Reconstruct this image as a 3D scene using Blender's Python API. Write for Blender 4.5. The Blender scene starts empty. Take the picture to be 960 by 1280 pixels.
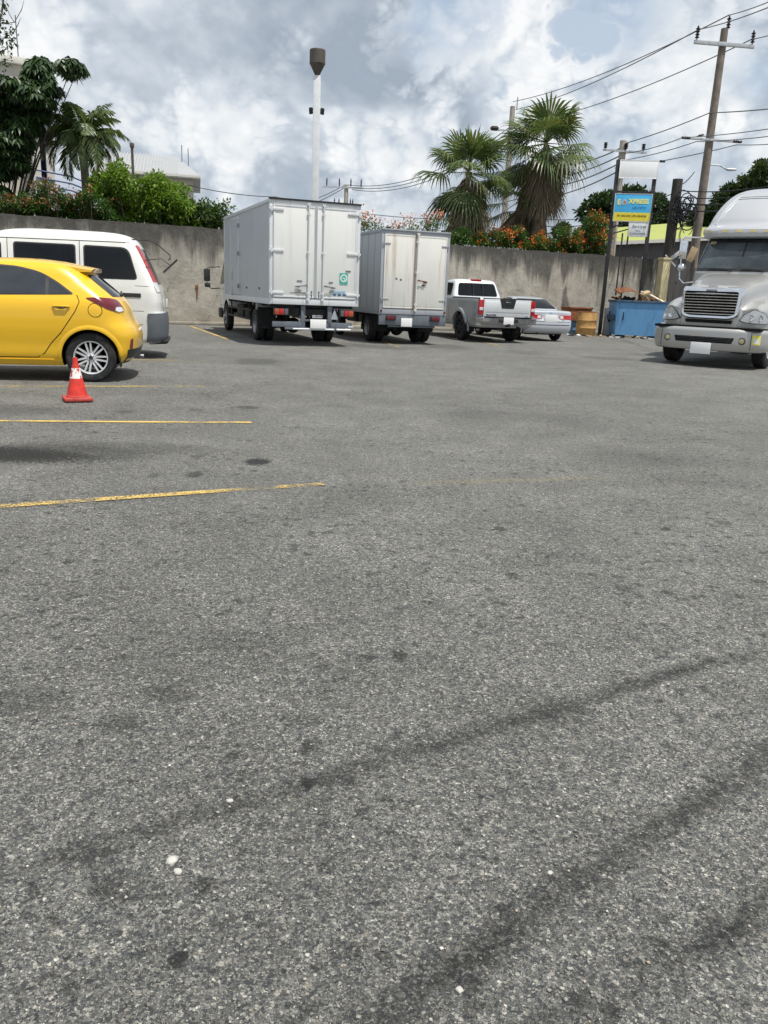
import bpy, bmesh, math, random
import numpy as np
from mathutils import Vector, Matrix
random.seed(7)
PI = math.pi
scene = bpy.context.scene
C = scene.collection

# ------------------------------------------------------------------ camera
CAM_H = 1.275
PITCH = math.atan((640 - 365) / 1000.0)
ROLL = math.radians(2.4)
_F = Vector((0, math.cos(PITCH), -math.sin(PITCH)))
_R0 = Vector((1, 0, 0)); _U0 = _R0.cross(_F)
_R = _R0 * math.cos(ROLL) + _U0 * math.sin(ROLL)
_U = -_R0 * math.sin(ROLL) + _U0 * math.cos(ROLL)
CAM = Vector((0, 0, CAM_H))
cd = bpy.data.cameras.new('camera'); cam = bpy.data.objects.new('camera', cd); C.objects.link(cam)
cam.matrix_world = Matrix(((_R.x, _U.x, -_F.x, CAM.x), (_R.y, _U.y, -_F.y, CAM.y), (_R.z, _U.z, -_F.z, CAM.z), (0, 0, 0, 1)))
cd.sensor_fit = 'VERTICAL'; cd.sensor_height = 24.0; cd.lens = 24.0 * 1000.0 / 1280.0
cd.clip_start = 0.05; cd.clip_end = 3000
scene.camera = cam

def ray(px, py): return _F * 1000.0 + _R * (px - 480) - _U * (py - 640)
def at(px, py, Y):
    """photograph pixel -> point at world distance Y"""
    d = ray(px, py); return CAM + d * (Y / d.y)
def gp(px, py, z=0.0):
    d = ray(px, py); return CAM + d * ((z - CAM_H) / d.z)

# ------------------------------------------------------------------ sun, sky, exposure
SUN_EL = math.radians(70)
_sh = Vector((0.74, -0.67, 0)).normalized()
SUN_DIR = Vector((_sh.x * math.cos(SUN_EL), _sh.y * math.cos(SUN_EL), math.sin(SUN_EL)))
sl = bpy.data.lights.new('sun', 'SUN'); sl.energy = 4.5; sl.angle = math.radians(0.6); sl.color = (1.0, 0.955, 0.88)
so = bpy.data.objects.new('sun', sl); C.objects.link(so)
so.rotation_euler = SUN_DIR.to_track_quat('Z', 'Y').to_euler(); so.location = (0, 0, 30)
vs = scene.view_settings
vs.view_transform = 'Standard'; vs.look = 'None'; vs.gamma = 1.0; vs.use_curve_mapping = False
vs.exposure = 0.10

class NT:
    """tiny node-tree helper"""
    def __init__(s, tree): s.t = tree; s.n = tree.nodes; s.l = tree.links
    def new(s, typ, **kw):
        n = s.n.new(typ)
        for k, v in kw.items():
            setattr(n, k, v)
        return n
    def put(s, sock, v):
        if isinstance(v, bpy.types.NodeSocket): s.l.new(v, sock)
        elif v is not None: sock.default_value = v
    def math(s, op, a, b=None, c=None, clamp=False):
        n = s.new('ShaderNodeMath', operation=op, use_clamp=clamp)
        s.put(n.inputs[0], a)
        if b is not None: s.put(n.inputs[1], b)
        if c is not None: s.put(n.inputs[2], c)
        return n.outputs[0]
    def vmath(s, op, a, b=None):
        n = s.new('ShaderNodeVectorMath', operation=op); s.put(n.inputs[0], a)
        if b is not None:
            if op == 'SCALE': s.put(n.inputs['Scale'], b)
            else: s.put(n.inputs[1], b)
        return n.outputs['Value'] if op in ('DOT_PRODUCT', 'LENGTH', 'DISTANCE') else n.outputs[0]
    def noise(s, vec, scale, detail=4, rough=0.55, dist=0.0, out='Fac'):
        n = s.new('ShaderNodeTexNoise'); s.put(n.inputs['Vector'], vec)
        n.inputs['Scale'].default_value = scale; n.inputs['Detail'].default_value = detail
        n.inputs['Roughness'].default_value = rough; n.inputs['Distortion'].default_value = dist
        return n.outputs[out]
    def voro(s, vec, scale, feature='F1', out='Distance', dims='3D', rnd=1.0):
        n = s.new('ShaderNodeTexVoronoi', feature=feature, voronoi_dimensions=dims)
        s.put(n.inputs['Vector'], vec); n.inputs['Scale'].default_value = scale
        n.inputs['Randomness'].default_value = rnd
        return n.outputs[out]
    def ramp(s, fac, stops, interp='LINEAR'):
        n = s.new('ShaderNodeValToRGB'); s.put(n.inputs[0], fac); r = n.color_ramp; r.interpolation = interp
        while len(r.elements) < len(stops): r.elements.new(0.5)
        for e, (p, c) in zip(r.elements, stops):
            e.position = p; e.color = (c, c, c, 1) if not hasattr(c, '__len__') else (*c[:3], 1)
        return n.outputs[0]
    def maprange(s, v, a, b, c=0.0, d=1.0, smooth=True):
        n = s.new('ShaderNodeMapRange'); n.interpolation_type = 'SMOOTHSTEP' if smooth else 'LINEAR'
        s.put(n.inputs[0], v)
        for i, x in zip((1, 2, 3, 4), (a, b, c, d)): s.put(n.inputs[i], x)
        return n.outputs[0]
    def mix(s, fac, a, b, blend='MIX'):
        n = s.new('ShaderNodeMix', data_type='RGBA', blend_type=blend)
        s.put(n.inputs[0], fac); s.put(n.inputs[6], a if not isinstance(a, tuple) else (*a[:3], 1)); s.put(n.inputs[7], b if not isinstance(b, tuple) else (*b[:3], 1))
        return n.outputs[2]
    def coord(s, out='Object'):
        return s.new('ShaderNodeTexCoord').outputs[out]
    def mapping(s, vec, scale=(1, 1, 1), loc=(0, 0, 0), rot=(0, 0, 0)):
        n = s.new('ShaderNodeMapping'); s.put(n.inputs[0], vec)
        n.inputs['Location'].default_value = loc; n.inputs['Rotation'].default_value = rot; n.inputs['Scale'].default_value = scale
        return n.outputs[0]

world = bpy.data.worlds.new('World'); scene.world = world; world.use_nodes = True
def build_sky():
    T = NT(world.node_tree); T.n.clear()
    out = T.new('ShaderNodeOutputWorld')
    sky = T.new('ShaderNodeTexSky', sky_type='NISHITA'); sky.sun_disc = False
    sky.sun_elevation = SUN_EL; sky.sun_rotation = math.radians(132); sky.air_density = 1.2; sky.dust_density = 2.0
    bg = T.new('ShaderNodeBackground'); T.put(bg.inputs[0], sky.outputs[0]); bg.inputs[1].default_value = 0.11
    D = T.coord('Generated')
    st = T.mapping(D, scale=(1, 1, 1.25), loc=(0.37, 0.0, 0.22))
    warp = T.noise(st, 7.0, 4, 0.5, out='Color')
    wv = T.vmath('SCALE', T.vmath('SUBTRACT', warp, (0.5, 0.5, 0.5)), 0.045)
    P = T.vmath('ADD', st, wv)
    def billow(p):
        tot = None
        for sc, a in ((8.0, .40), (17.0, .28), (35.0, .18), (72.0, .10), (140.0, .05)):
            v = T.math('MULTIPLY', T.math('ABSOLUTE', T.math('SUBTRACT', T.noise(T.mapping(p, loc=(sc * .13, sc * .07, 0)), sc, 0, 0.5), 0.5)), 2.0 * a * 2.0)
            tot = v if tot is None else T.math('ADD', tot, v)
        return tot
    bil = billow(P)
    soft = T.noise(P, 4.6, 5, 0.5)
    soft2 = T.noise(T.vmath('ADD', P, (0.004, 0, 0.030)), 4.6, 5, 0.5)
    mid = T.noise(P, 11.0, 5, 0.52); mid2 = T.noise(T.vmath('ADD', P, (0.002, 0, 0.014)), 11.0, 5, 0.52)
    relief = T.math('ADD', T.math('MULTIPLY', T.math('SUBTRACT', soft, soft2), 1.6), T.math('MULTIPLY', T.math('SUBTRACT', mid, mid2), 1.0))
    def lobe(px, py, deg, amp, sq=1.0, crisp=0.0, w=1.0):
        c = ray(px, py).normalized()
        d = T.vmath('SUBTRACT', T.vmath('ADD', D, T.vmath('SCALE', wv, w)), tuple(c))
        d = T.mapping(d, scale=(1, 1, sq))
        L = T.math('ADD', T.vmath('LENGTH', d), T.math('MULTIPLY', T.math('SUBTRACT', 0.36, bil), 0.11))
        return T.math('MULTIPLY', T.maprange(L, math.radians(deg), math.radians(deg) * crisp, 0.0, 1.0), amp)
    def total(items):
        S = None
        for a in items:
            v = lobe(*a); S = v if S is None else T.math('ADD', S, v)
        return S
    # broad grey bases and bright heaps
    B = total([(430, 20, 7, -0.40, 1, .35), (330, 60, 8, -0.16), (250, 10, 6, -.10), (570, 215, 6, -0.22, 1.5, .3), (560, 110, 4, -0.28, 1, .35), (640, 300, 9, -0.12, 2), (110, 60, 8, -0.12), (190, 150, 5, -0.14), (300, 230, 6, -.1, 2), (740, 245, 7, -.12, 2),
               (640, 60, 6.0, 0.34, 1, .45), (690, 110, 5, 0.16, 1, .4), (730, 165, 4, .14, 1, .3), (860, 75, 6.5, 0.20, 1, .5), (910, 175, 3, .12, 1.3, .3), (310, 165, 4, 0.24), (390, 130, 3, .18), (470, 190, 5, 0.30, 1.4, .2), (530, 150, 3.5, 0.14), (510, 40, 2.6, 0.30, 1, .3),
               (200, 190, 3.5, 0.26, 1.4), (60, 110, 5, 0.12), (30, 20, 4, .12), (480, 250, 6, 0.12, 2)])
    val = T.math('ADD', T.math('MULTIPLY', B, 1.22), T.math('MULTIPLY', T.math('SUBTRACT', bil, 0.36), 0.66))
    val = T.math('ADD', val, T.math('MULTIPLY', T.math('SUBTRACT', soft, 0.5), 0.75))
    val = T.math('ADD', T.math('ADD', val, T.math('MULTIPLY', relief, 1.0)), 0.44)
    col = T.ramp(val, [(0.0, (0.34, 0.40, 0.475)), (0.28, (0.44, 0.50, 0.575)), (0.50, (0.57, 0.63, 0.70)), (0.74, (0.75, 0.79, 0.825)), (1.0, (0.90, 0.91, 0.92))])
    cl = T.new('ShaderNodeBackground'); T.put(cl.inputs[0], col); cl.inputs[1].default_value = 1.0
    # gaps to the blue, upper right
    G = total([(775, -6, 5.0, 0.46, 1, 0), (715, 25, 1.6, 0.3), (560, -8, 4.0, 0.5, 1, .3), (960, 90, 3.0, 0.34, 1, .2), (900, 210, 4, 0.25, 1.6), (790, 190, 4, .22, 1.2), (660, 330, 6, 0.22, 2.5)])
    gap = T.math('SUBTRACT', T.math('ADD', G, T.math('MULTIPLY', T.math('SUBTRACT', 0.5, soft), 0.7)), T.math('MULTIPLY', T.math('SUBTRACT', bil, 0.36), 0.5))
    gapf = T.math('MULTIPLY', T.maprange(gap, -0.04, 0.56), 0.85)
    blue = T.new('ShaderNodeBackground')
    T.put(blue.inputs[0], (0.50, 0.60, 0.73, 1)); blue.inputs[1].default_value = 1.0
    m0 = T.new('ShaderNodeMixShader'); m0.inputs[0].default_value = 0.65; T.l.new(bg.outputs[0], m0.inputs[1]); T.l.new(blue.outputs[0], m0.inputs[2])
    m = T.new('ShaderNodeMixShader'); T.put(m.inputs[0], gapf); T.l.new(cl.outputs[0], m.inputs[1]); T.l.new(m0.outputs[0], m.inputs[2])
    T.l.new(m.outputs[0], out.inputs[0])
build_sky()
# ------------------------------------------------------------------ materials
MATS = {}
def mat(name):
    m = bpy.data.materials.new(name); m.use_nodes = True; T = NT(m.node_tree); T.n.clear()
    o = T.new('ShaderNodeOutputMaterial'); b = T.new('ShaderNodeBsdfPrincipled'); T.l.new(b.outputs[0], o.inputs[0])
    MATS[name] = m
    return m, T, b, o
def bump(T, b, h, strength=0.3, dist=0.01):
    n = T.new('ShaderNodeBump'); n.inputs['Strength'].default_value = strength; n.inputs['Distance'].default_value = dist
    T.put(n.inputs['Height'], h); T.l.new(n.outputs[0], b.inputs['Normal'])
def simple(name, col, rough=0.5, metal=0.0, var=0.12, vscale=6.0, dirt=None, dirt_amt=0.0, coat=0.0, bumpy=0.0, spec=0.5):
    m, T, b, o = mat(name)
    co = T.coord('Object')
    n = T.noise(co, vscale, 5, 0.6)
    c = T.mix(T.maprange(n, 0.3, 0.7), tuple(x * (1 - var) for x in col), tuple(min(1, x * (1 + var)) for x in col))
    if dirt:
        d = T.noise(co, vscale * 0.7, 8, 0.68)
        c = T.mix(T.math('MULTIPLY', T.maprange(d, 0.5, 0.72), dirt_amt), c, dirt)
    T.put(b.inputs['Base Color'], c)
    T.put(b.inputs['Roughness'], T.maprange(n, 0.2, 0.8, max(0.02, rough - 0.06), min(1, rough + 0.08)))
    b.inputs['Metallic'].default_value = metal
    b.inputs['Coat Weight'].default_value = coat; b.inputs['Coat Roughness'].default_value = 0.04
    b.inputs['Specular IOR Level'].default_value = spec
    if bumpy: bump(T, b, T.noise(co, vscale * 6, 4, 0.6), bumpy, 0.004)
    return m
def carpaint(name, col, metal=0.0, rough=0.35, dust=0.12, dustcol=(0.35, 0.32, 0.27)):
    m, T, b, o = mat(name)
    co = T.coord('Object')
    z = T.new('ShaderNodeSeparateXYZ'); T.l.new(co, z.inputs[0])
    n = T.noise(co, 2.2, 7, 0.65)
    low = T.maprange(z.outputs[2], 0.75, 0.2)                     # road dust collects low on the body
    f = T.math('MULTIPLY', T.math('ADD', T.math('MULTIPLY', low, 0.8), T.maprange(n, 0.45, 0.75)), dust)
    T.put(b.inputs['Base Color'], T.mix(f, col, dustcol))
    b.inputs['Metallic'].default_value = metal
    T.put(b.inputs['Roughness'], T.math('ADD', T.math('MULTIPLY', f, 0.5), rough))
    b.inputs['Coat Weight'].default_value = 0.7; T.put(b.inputs['Coat Roughness'], T.math('ADD', T.math('MULTIPLY', f, 0.4), 0.04))
    return m

simple('black_rubber', (0.022, 0.022, 0.023), 0.8, var=0.25, vscale=9, dirt=(0.11, 0.10, 0.09), dirt_amt=0.5, bumpy=0.2, spec=0.3)
simple('black_plastic', (0.020, 0.021, 0.023), 0.5, var=0.2, dirt=(0.09, 0.085, 0.08), dirt_amt=0.35)
simple('wheel_well', (0.012, 0.012, 0.012), 0.9, var=0.2, spec=0.15)
simple('chassis_black', (0.013, 0.014, 0.016), 0.6, var=0.3, vscale=4, dirt=(0.06, 0.052, 0.045), dirt_amt=0.45, bumpy=0.15)
simple('grey_plastic', (0.10, 0.115, 0.135), 0.55, var=0.1, dirt=(0.2, 0.19, 0.17), dirt_amt=0.3)
simple('alloy', (0.66, 0.67, 0.69), 0.35, metal=0.35, var=0.06)
simple('steel', (0.34, 0.34, 0.35), 0.45, metal=0.8, var=0.15, dirt=(0.13, 0.08, 0.05), dirt_amt=0.35)
simple('chrome', (0.78, 0.79, 0.81), 0.09, metal=1.0, var=0.03)
simple('dark_glass', (0.007, 0.008, 0.010), 0.05, var=0.1, spec=0.3)
simple('smoked_glass', (0.03, 0.035, 0.042), 0.05, var=0.3, vscale=1.2, spec=0.7)
simple('cab_glass', (0.05, 0.066, 0.075), 0.06, var=0.55, vscale=1.1, spec=0.6)
simple('glass_band', (0.012, 0.016, 0.022), 0.08, var=0.1)
simple('plate_white', (0.86, 0.86, 0.86), 0.5, var=0.01)
simple('red_lens', (0.42, 0.012, 0.018), 0.15, var=0.15, coat=0.6)
simple('dark_red_lens', (0.12, 0.004, 0.012), 0.15, var=0.2, coat=0.6)
simple('amber_lens', (0.55, 0.20, 0.02), 0.2, var=0.1, coat=0.5)
simple('amber_reflector', (0.62, 0.52, 0.26), 0.3, var=0.2)
simple('clear_lens', (0.46, 0.48, 0.50), 0.12, var=0.15, coat=0.8)
simple('white_lens', (0.66, 0.66, 0.66), 0.15, var=0.1, coat=0.6)
carpaint('yellow_paint', (0.79, 0.465, 0.008), 0.0, 0.30, 0.10, (0.42, 0.30, 0.09))
carpaint('white_van_paint', (0.755, 0.755, 0.725), 0.0, 0.35, 0.22, (0.42, 0.38, 0.30))
carpaint('silver_paint', (0.74, 0.765, 0.79), 0.15, 0.33, 0.15, (0.30, 0.28, 0.25))
carpaint('blue_silver_paint', (0.53, 0.565, 0.625), 0.2, 0.33, 0.15, (0.30, 0.29, 0.27))
carpaint('shaded_silver_paint', (0.36, 0.38, 0.41), 0.35, 0.36, 0.3, (0.2, 0.19, 0.17))  # silver body with the shade of its unlit flank put into the colour
carpaint('champagne_paint', (0.44, 0.438, 0.425), 0.5, 0.34, 0.14, (0.33, 0.30, 0.25))
carpaint('roof_silver_paint', (0.50, 0.51, 0.53), 0.35, 0.36, 0.14, (0.36, 0.34, 0.3))
carpaint('cab_white_paint', (0.70, 0.71, 0.71), 0.0, 0.4, 0.2)
simple('cone_red', (0.62, 0.035, 0.022), 0.55, var=0.18, vscale=14, dirt=(0.20, 0.05, 0.04), dirt_amt=0.75)
simple('cone_base', (0.44, 0.055, 0.045), 0.65, var=0.2, vscale=14, dirt=(0.2, 0.1, 0.08), dirt_amt=0.6)
simple('wood_pole', (0.20, 0.165, 0.135), 0.85, var=0.25, vscale=3, bumpy=0.5)
simple('dark_pole', (0.055, 0.048, 0.043), 0.85, var=0.3, vscale=3, bumpy=0.4)
simple('concrete_pole', (0.40, 0.36, 0.31), 0.85, var=0.15, vscale=2, bumpy=0.2)
simple('galvanised', (0.50, 0.52, 0.54), 0.5, metal=0.4, var=0.12)
simple('insulator', (0.035, 0.022, 0.02), 0.3, var=0.2)
simple('cable_black', (0.018, 0.018, 0.02), 0.6, var=0.1)
simple('cable_grey', (0.10, 0.105, 0.11), 0.6, var=0.1)
simple('black_steel', (0.020, 0.020, 0.022), 0.6, var=0.2, dirt=(0.10, 0.06, 0.04), dirt_amt=0.5)
simple('white_steel', (0.68, 0.69, 0.71), 0.5, var=0.05)
simple('lamp_brown', (0.085, 0.070, 0.060), 0.6, var=0.15)
simple('rust', (0.19, 0.075, 0.03), 0.85, var=0.35, vscale=5, dirt=(0.06, 0.03, 0.02), dirt_amt=0.6, bumpy=0.3)
simple('ochre_drum', (0.44, 0.25, 0.085), 0.75, var=0.25, vscale=5, dirt=(0.24, 0.11, 0.04), dirt_amt=0.65, bumpy=0.2)
simple('dark_rust_drum', (0.24, 0.085, 0.035), 0.8, var=0.25, vscale=5, dirt=(0.09, 0.04, 0.02), dirt_amt=0.6)
simple('blue_drum', (0.10, 0.20, 0.30), 0.6, var=0.2, dirt=(0.2, 0.15, 0.1), dirt_amt=0.4)
simple('cardboard', (0.46, 0.34, 0.20), 0.85, var=0.15)
simple('pale_wood', (0.62, 0.54, 0.40), 0.8, var=0.15)
simple('gate_cream', (0.56, 0.48, 0.28), 0.8, var=0.12, vscale=2, dirt=(0.22, 0.19, 0.13), dirt_amt=0.6)
simple('building_white', (0.66, 0.64, 0.58), 0.8, var=0.06, vscale=0.6, dirt=(0.38, 0.36, 0.31), dirt_amt=0.4)
simple('building_cream', (0.56, 0.52, 0.45), 0.85, var=0.08, vscale=0.8, dirt=(0.33, 0.31, 0.27), dirt_amt=0.4)
simple('awning_blue', (0.025, 0.045, 0.17), 0.6, var=0.15)
simple('dark_window', (0.03, 0.035, 0.04), 0.15, var=0.3)
simple('dark_bark', (0.045, 0.038, 0.03), 0.9, var=0.3, vscale=3, bumpy=0.5)
simple('trunk_bark', (0.12, 0.095, 0.07), 0.9, var=0.3, vscale=3, bumpy=0.5)
simple('palm_bark', (0.20, 0.165, 0.125), 0.9, var=0.25, vscale=4, bumpy=0.5)
simple('pebble', (0.30, 0.29, 0.27), 0.8, var=0.5, vscale=60)
simple('white_stone', (0.46, 0.445, 0.41), 0.7, var=0.15, vscale=60)
simple('paint_white_smear', (0.7, 0.68, 0.66), 0.7, var=0.1)
simple('sign_white', (0.72, 0.73, 0.74), 0.5, var=0.03, dirt=(0.5, 0.5, 0.48), dirt_amt=0.3)
simple('sign_blank', (0.93, 0.93, 0.93), 0.5, var=0.01)
simple('sign_blue', (0.06, 0.43, 0.76), 0.45, var=0.08, vscale=2, dirt=(0.10, 0.45, 0.7), dirt_amt=0.4)
simple('sign_yellow', (0.78, 0.66, 0.05), 0.5, var=0.05)
simple('letter_yellow', (0.86, 0.82, 0.25), 0.5, var=0.03)
simple('letter_dark', (0.03, 0.10, 0.24), 0.5, var=0.05)
simple('letter_grey', (0.16, 0.17, 0.20), 0.5, var=0.05)
simple('letter_brown', (0.20, 0.10, 0.01), 0.5, var=0.05)
simple('sticker_green', (0.05, 0.42, 0.34), 0.5, var=0.2)
simple('sticker_blue', (0.30, 0.50, 0.66), 0.5, var=0.15)
simple('sticker_yellow', (0.78, 0.72, 0.10), 0.5, var=0.08)
simple('orange_mark', (0.6, 0.16, 0.05), 0.5, var=0.1)
simple('skin_brown', (0.2, 0.1, 0.06), 0.6, var=0.1)

def leafmat(name, c0, c1, trans=0.35, rough=0.45, c2=None):
    m, T, b, o = mat(name)
    g = T.new('ShaderNodeNewGeometry')
    st = [(0.0, c0), (0.8, c1)] + ([(0.97, c2)] if c2 else [])
    col = T.ramp(g.outputs['Random Per Island'], st)
    T.put(b.inputs['Base Color'], col); b.inputs['Roughness'].default_value = rough
    t = T.new('ShaderNodeBsdfTranslucent'); T.put(t.inputs[0], T.mix(1.0, col, (1.0, 1.0, 0.55), 'MULTIPLY'))
    mx = T.new('ShaderNodeMixShader'); mx.inputs[0].default_value = trans
    T.l.new(b.outputs[0], mx.inputs[1]); T.l.new(t.outputs[0], mx.inputs[2]); T.l.new(mx.outputs[0], o.inputs[0])
    return m
leafmat('leaf_dark', (0.020, 0.042, 0.016), (0.05, 0.095, 0.03), 0.25, 0.4)
leafmat('leaf_mid', (0.035, 0.075, 0.018), (0.075, 0.14, 0.03), 0.35)
leafmat('leaf_bright', (0.07, 0.15, 0.018), (0.20, 0.32, 0.04), 0.42)
leafmat('leaf_shrub', (0.03, 0.085, 0.018), (0.08, 0.17, 0.03), 0.4)
leafmat('leaf_olive', (0.035, 0.062, 0.02), (0.07, 0.105, 0.035), 0.3)
leafmat('palm_leaf', (0.058, 0.10, 0.034), (0.14, 0.195, 0.07), 0.3, 0.35, (0.17, 0.17, 0.06))
leafmat('palm_leaf_old', (0.075, 0.105, 0.04), (0.145, 0.155, 0.065), 0.3, 0.5)
leafmat('palm_dead', (0.14, 0.11, 0.075), (0.30, 0.24, 0.165), 0.2, 0.8)
leafmat('flower_orange', (0.50, 0.10, 0.02), (0.72, 0.22, 0.05), 0.3, 0.6)
leafmat('flower_pink', (0.52, 0.20, 0.14), (0.70, 0.34, 0.24), 0.3, 0.6)
leafmat('leaf_rusty', (0.24, 0.085, 0.04), (0.36, 0.16, 0.07), 0.3, 0.6)

def asphalt():
    m, T, b, o = mat('asphalt')
    co = T.coord('Object')
    w = T.vmath('SCALE', T.vmath('SUBTRACT', T.noise(co, 150, 3, out='Color'), (0.5, 0.5, 0.5)), 0.011)
    p = T.vmath('ADD', co, w)
    def chips(scale, seed):
        pp = T.mapping(p, loc=(seed, seed * 1.7, 0))
        n = T.new('ShaderNodeTexVoronoi', voronoi_dimensions='2D'); T.put(n.inputs['Vector'], pp); n.inputs['Scale'].default_value = scale
        s = T.new('ShaderNodeSeparateColor'); T.l.new(n.outputs['Color'], s.inputs[0])
        e = T.voro(pp, scale, 'DISTANCE_TO_EDGE', dims='2D')
        return s.outputs[0], s.outputs[1], e, n.outputs['Distance']
    r1, g1, e1, d1 = chips(150, 0.0)
    r2, g2, e2, d2 = chips(280, 3.1)
    r3, g3, e3, d3 = chips(74, 7.7)
    ramp = [(0.0, (0.030, 0.034, 0.038)), (0.22, (0.075, 0.081, 0.086)), (0.50, (0.148, 0.153, 0.149)), (0.78, (0.235, 0.236, 0.223)), (0.93, (0.35, 0.345, 0.318)), (0.99, (0.43, 0.42, 0.385)), (1.0, (0.60, 0.58, 0.54))]
    c1 = T.ramp(r1, ramp); c2 = T.ramp(r2, ramp)
    small = T.maprange(T.math('ADD', T.math('MULTIPLY', g1, 0.5), T.math('MULTIPLY', T.noise(co, 26, 3, 0.6), 0.5)), 0.46, 0.52)
    c = T.mix(small, c1, c2)
    pick = T.math('GREATER_THAN', g3, 0.955)                       # now and then a larger stone
    pick = T.math('MULTIPLY', pick, T.maprange(e3, 0.04, 0.12))
    c = T.mix(pick, c, T.ramp(r3, [(0, (0.10, 0.10, 0.095)), (0.6, (0.20, 0.195, 0.185)), (0.9, (0.30, 0.285, 0.255)), (1.0, (0.50, 0.48, 0.45))]))
    warm = T.math('MULTIPLY', T.math('GREATER_THAN', g2, 0.95), 0.35)
    c = T.mix(warm, c, (0.24, 0.17, 0.115))
    edge = T.mix(small, T.maprange(e1, 0.0, 0.13), T.maprange(e2, 0.0, 0.13))
    c = T.mix(T.maprange(edge, 0.0, 1.0, 0.20, 0.0), c, (0.030, 0.031, 0.033))
    c = T.mix(T.maprange(T.noise(co, 330, 3, 0.7), 0.38, 0.62, 0.42, 0.0), c, (0.035, 0.036, 0.036))     # bitumen between chips
    n_big = T.noise(co, 0.22, 5, 0.55); n_mid = T.noise(co, 1.7, 6, 0.62); n_blot = T.noise(co, 12.0, 5, 0.6)
    gain = T.math('MULTIPLY', T.maprange(n_big, 0.3, 0.7, 0.92, 1.22), T.maprange(n_mid, 0.25, 0.75, 0.82, 1.18))
    gain = T.math('MULTIPLY', gain, T.maprange(T.noise(co, 38, 4, 0.65), 0.30, 0.70, 0.64, 1.36, smooth=False))
    spots = T.math('MULTIPLY', T.maprange(n_blot, 0.56, 0.65), T.maprange(T.noise(co, 0.9, 3), 0.36, 0.60))
    gain = T.math('MULTIPLY', gain, T.math('SUBTRACT', 1.0, T.math('MULTIPLY', spots, 0.62)))
    sp2 = T.math('MULTIPLY', T.maprange(T.noise(co, 21.0, 4, 0.6), 0.585, 0.66), T.maprange(T.noise(co, 1.4, 3), 0.36, 0.58))
    gain = T.math('MULTIPLY', gain, T.math('SUBTRACT', 1.0, T.math('MULTIPLY', sp2, 0.5)))
    xy = T.new('ShaderNodeSeparateXYZ'); T.l.new(co, xy.inputs[0]); X, Y = xy.outputs[0], xy.outputs[1]
    ragged = T.math('MULTIPLY', T.math('SUBTRACT', T.noise(co, 16, 5, 0.65), 0.5), 0.16)
    ragged2 = T.math('MULTIPLY', T.math('SUBTRACT', T.noise(co, 3, 3, 0.6), 0.5), 0.10)
    ragged3 = T.math('SUBTRACT', T.noise(co, 44, 4, 0.65), 0.5)
    def tyre(p0, p1, width, amt, soft0=None):  # multiplier for a ragged straight band, darkest along its middle
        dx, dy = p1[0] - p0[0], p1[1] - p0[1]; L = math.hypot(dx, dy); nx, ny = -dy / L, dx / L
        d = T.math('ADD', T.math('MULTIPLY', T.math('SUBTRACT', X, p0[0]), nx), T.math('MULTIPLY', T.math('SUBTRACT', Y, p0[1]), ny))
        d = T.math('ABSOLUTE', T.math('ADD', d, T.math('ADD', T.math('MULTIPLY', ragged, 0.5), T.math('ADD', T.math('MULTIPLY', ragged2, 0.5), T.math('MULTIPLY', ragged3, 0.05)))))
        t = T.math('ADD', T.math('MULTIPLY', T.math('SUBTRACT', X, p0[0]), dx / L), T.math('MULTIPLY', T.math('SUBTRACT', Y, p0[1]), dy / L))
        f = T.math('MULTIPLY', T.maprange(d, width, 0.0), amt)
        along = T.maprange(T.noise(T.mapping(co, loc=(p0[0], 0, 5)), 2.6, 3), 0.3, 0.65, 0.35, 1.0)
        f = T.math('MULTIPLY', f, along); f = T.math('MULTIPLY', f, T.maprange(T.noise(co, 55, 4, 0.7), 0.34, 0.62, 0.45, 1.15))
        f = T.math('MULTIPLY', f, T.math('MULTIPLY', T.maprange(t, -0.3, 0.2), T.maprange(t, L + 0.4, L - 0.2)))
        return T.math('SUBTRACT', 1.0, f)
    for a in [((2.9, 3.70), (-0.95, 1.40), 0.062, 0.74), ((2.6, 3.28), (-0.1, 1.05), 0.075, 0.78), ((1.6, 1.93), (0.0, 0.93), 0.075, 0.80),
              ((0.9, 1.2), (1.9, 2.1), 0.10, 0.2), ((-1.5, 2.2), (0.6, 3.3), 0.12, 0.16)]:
        gain = T.math('MULTIPLY', gain, tyre(*a))  # long dark bands across the near asphalt
    def stain(x, y, rx, ry, amt):  # multiplier for a dark patch of radii rx, ry
        d = T.math('SQRT', T.math('ADD', T.math('POWER', T.math('DIVIDE', T.math('SUBTRACT', X, x), rx), 2.0), T.math('POWER', T.math('DIVIDE', T.math('SUBTRACT', Y, y), ry), 2.0)))
        d = T.math('ADD', d, T.math('ADD', T.math('MULTIPLY', ragged, 3.5), T.math('MULTIPLY', ragged3, 1.7)))
        return T.math('SUBTRACT', 1.0, T.math('MULTIPLY', T.maprange(d, 1.0, 0.55), amt))
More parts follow.
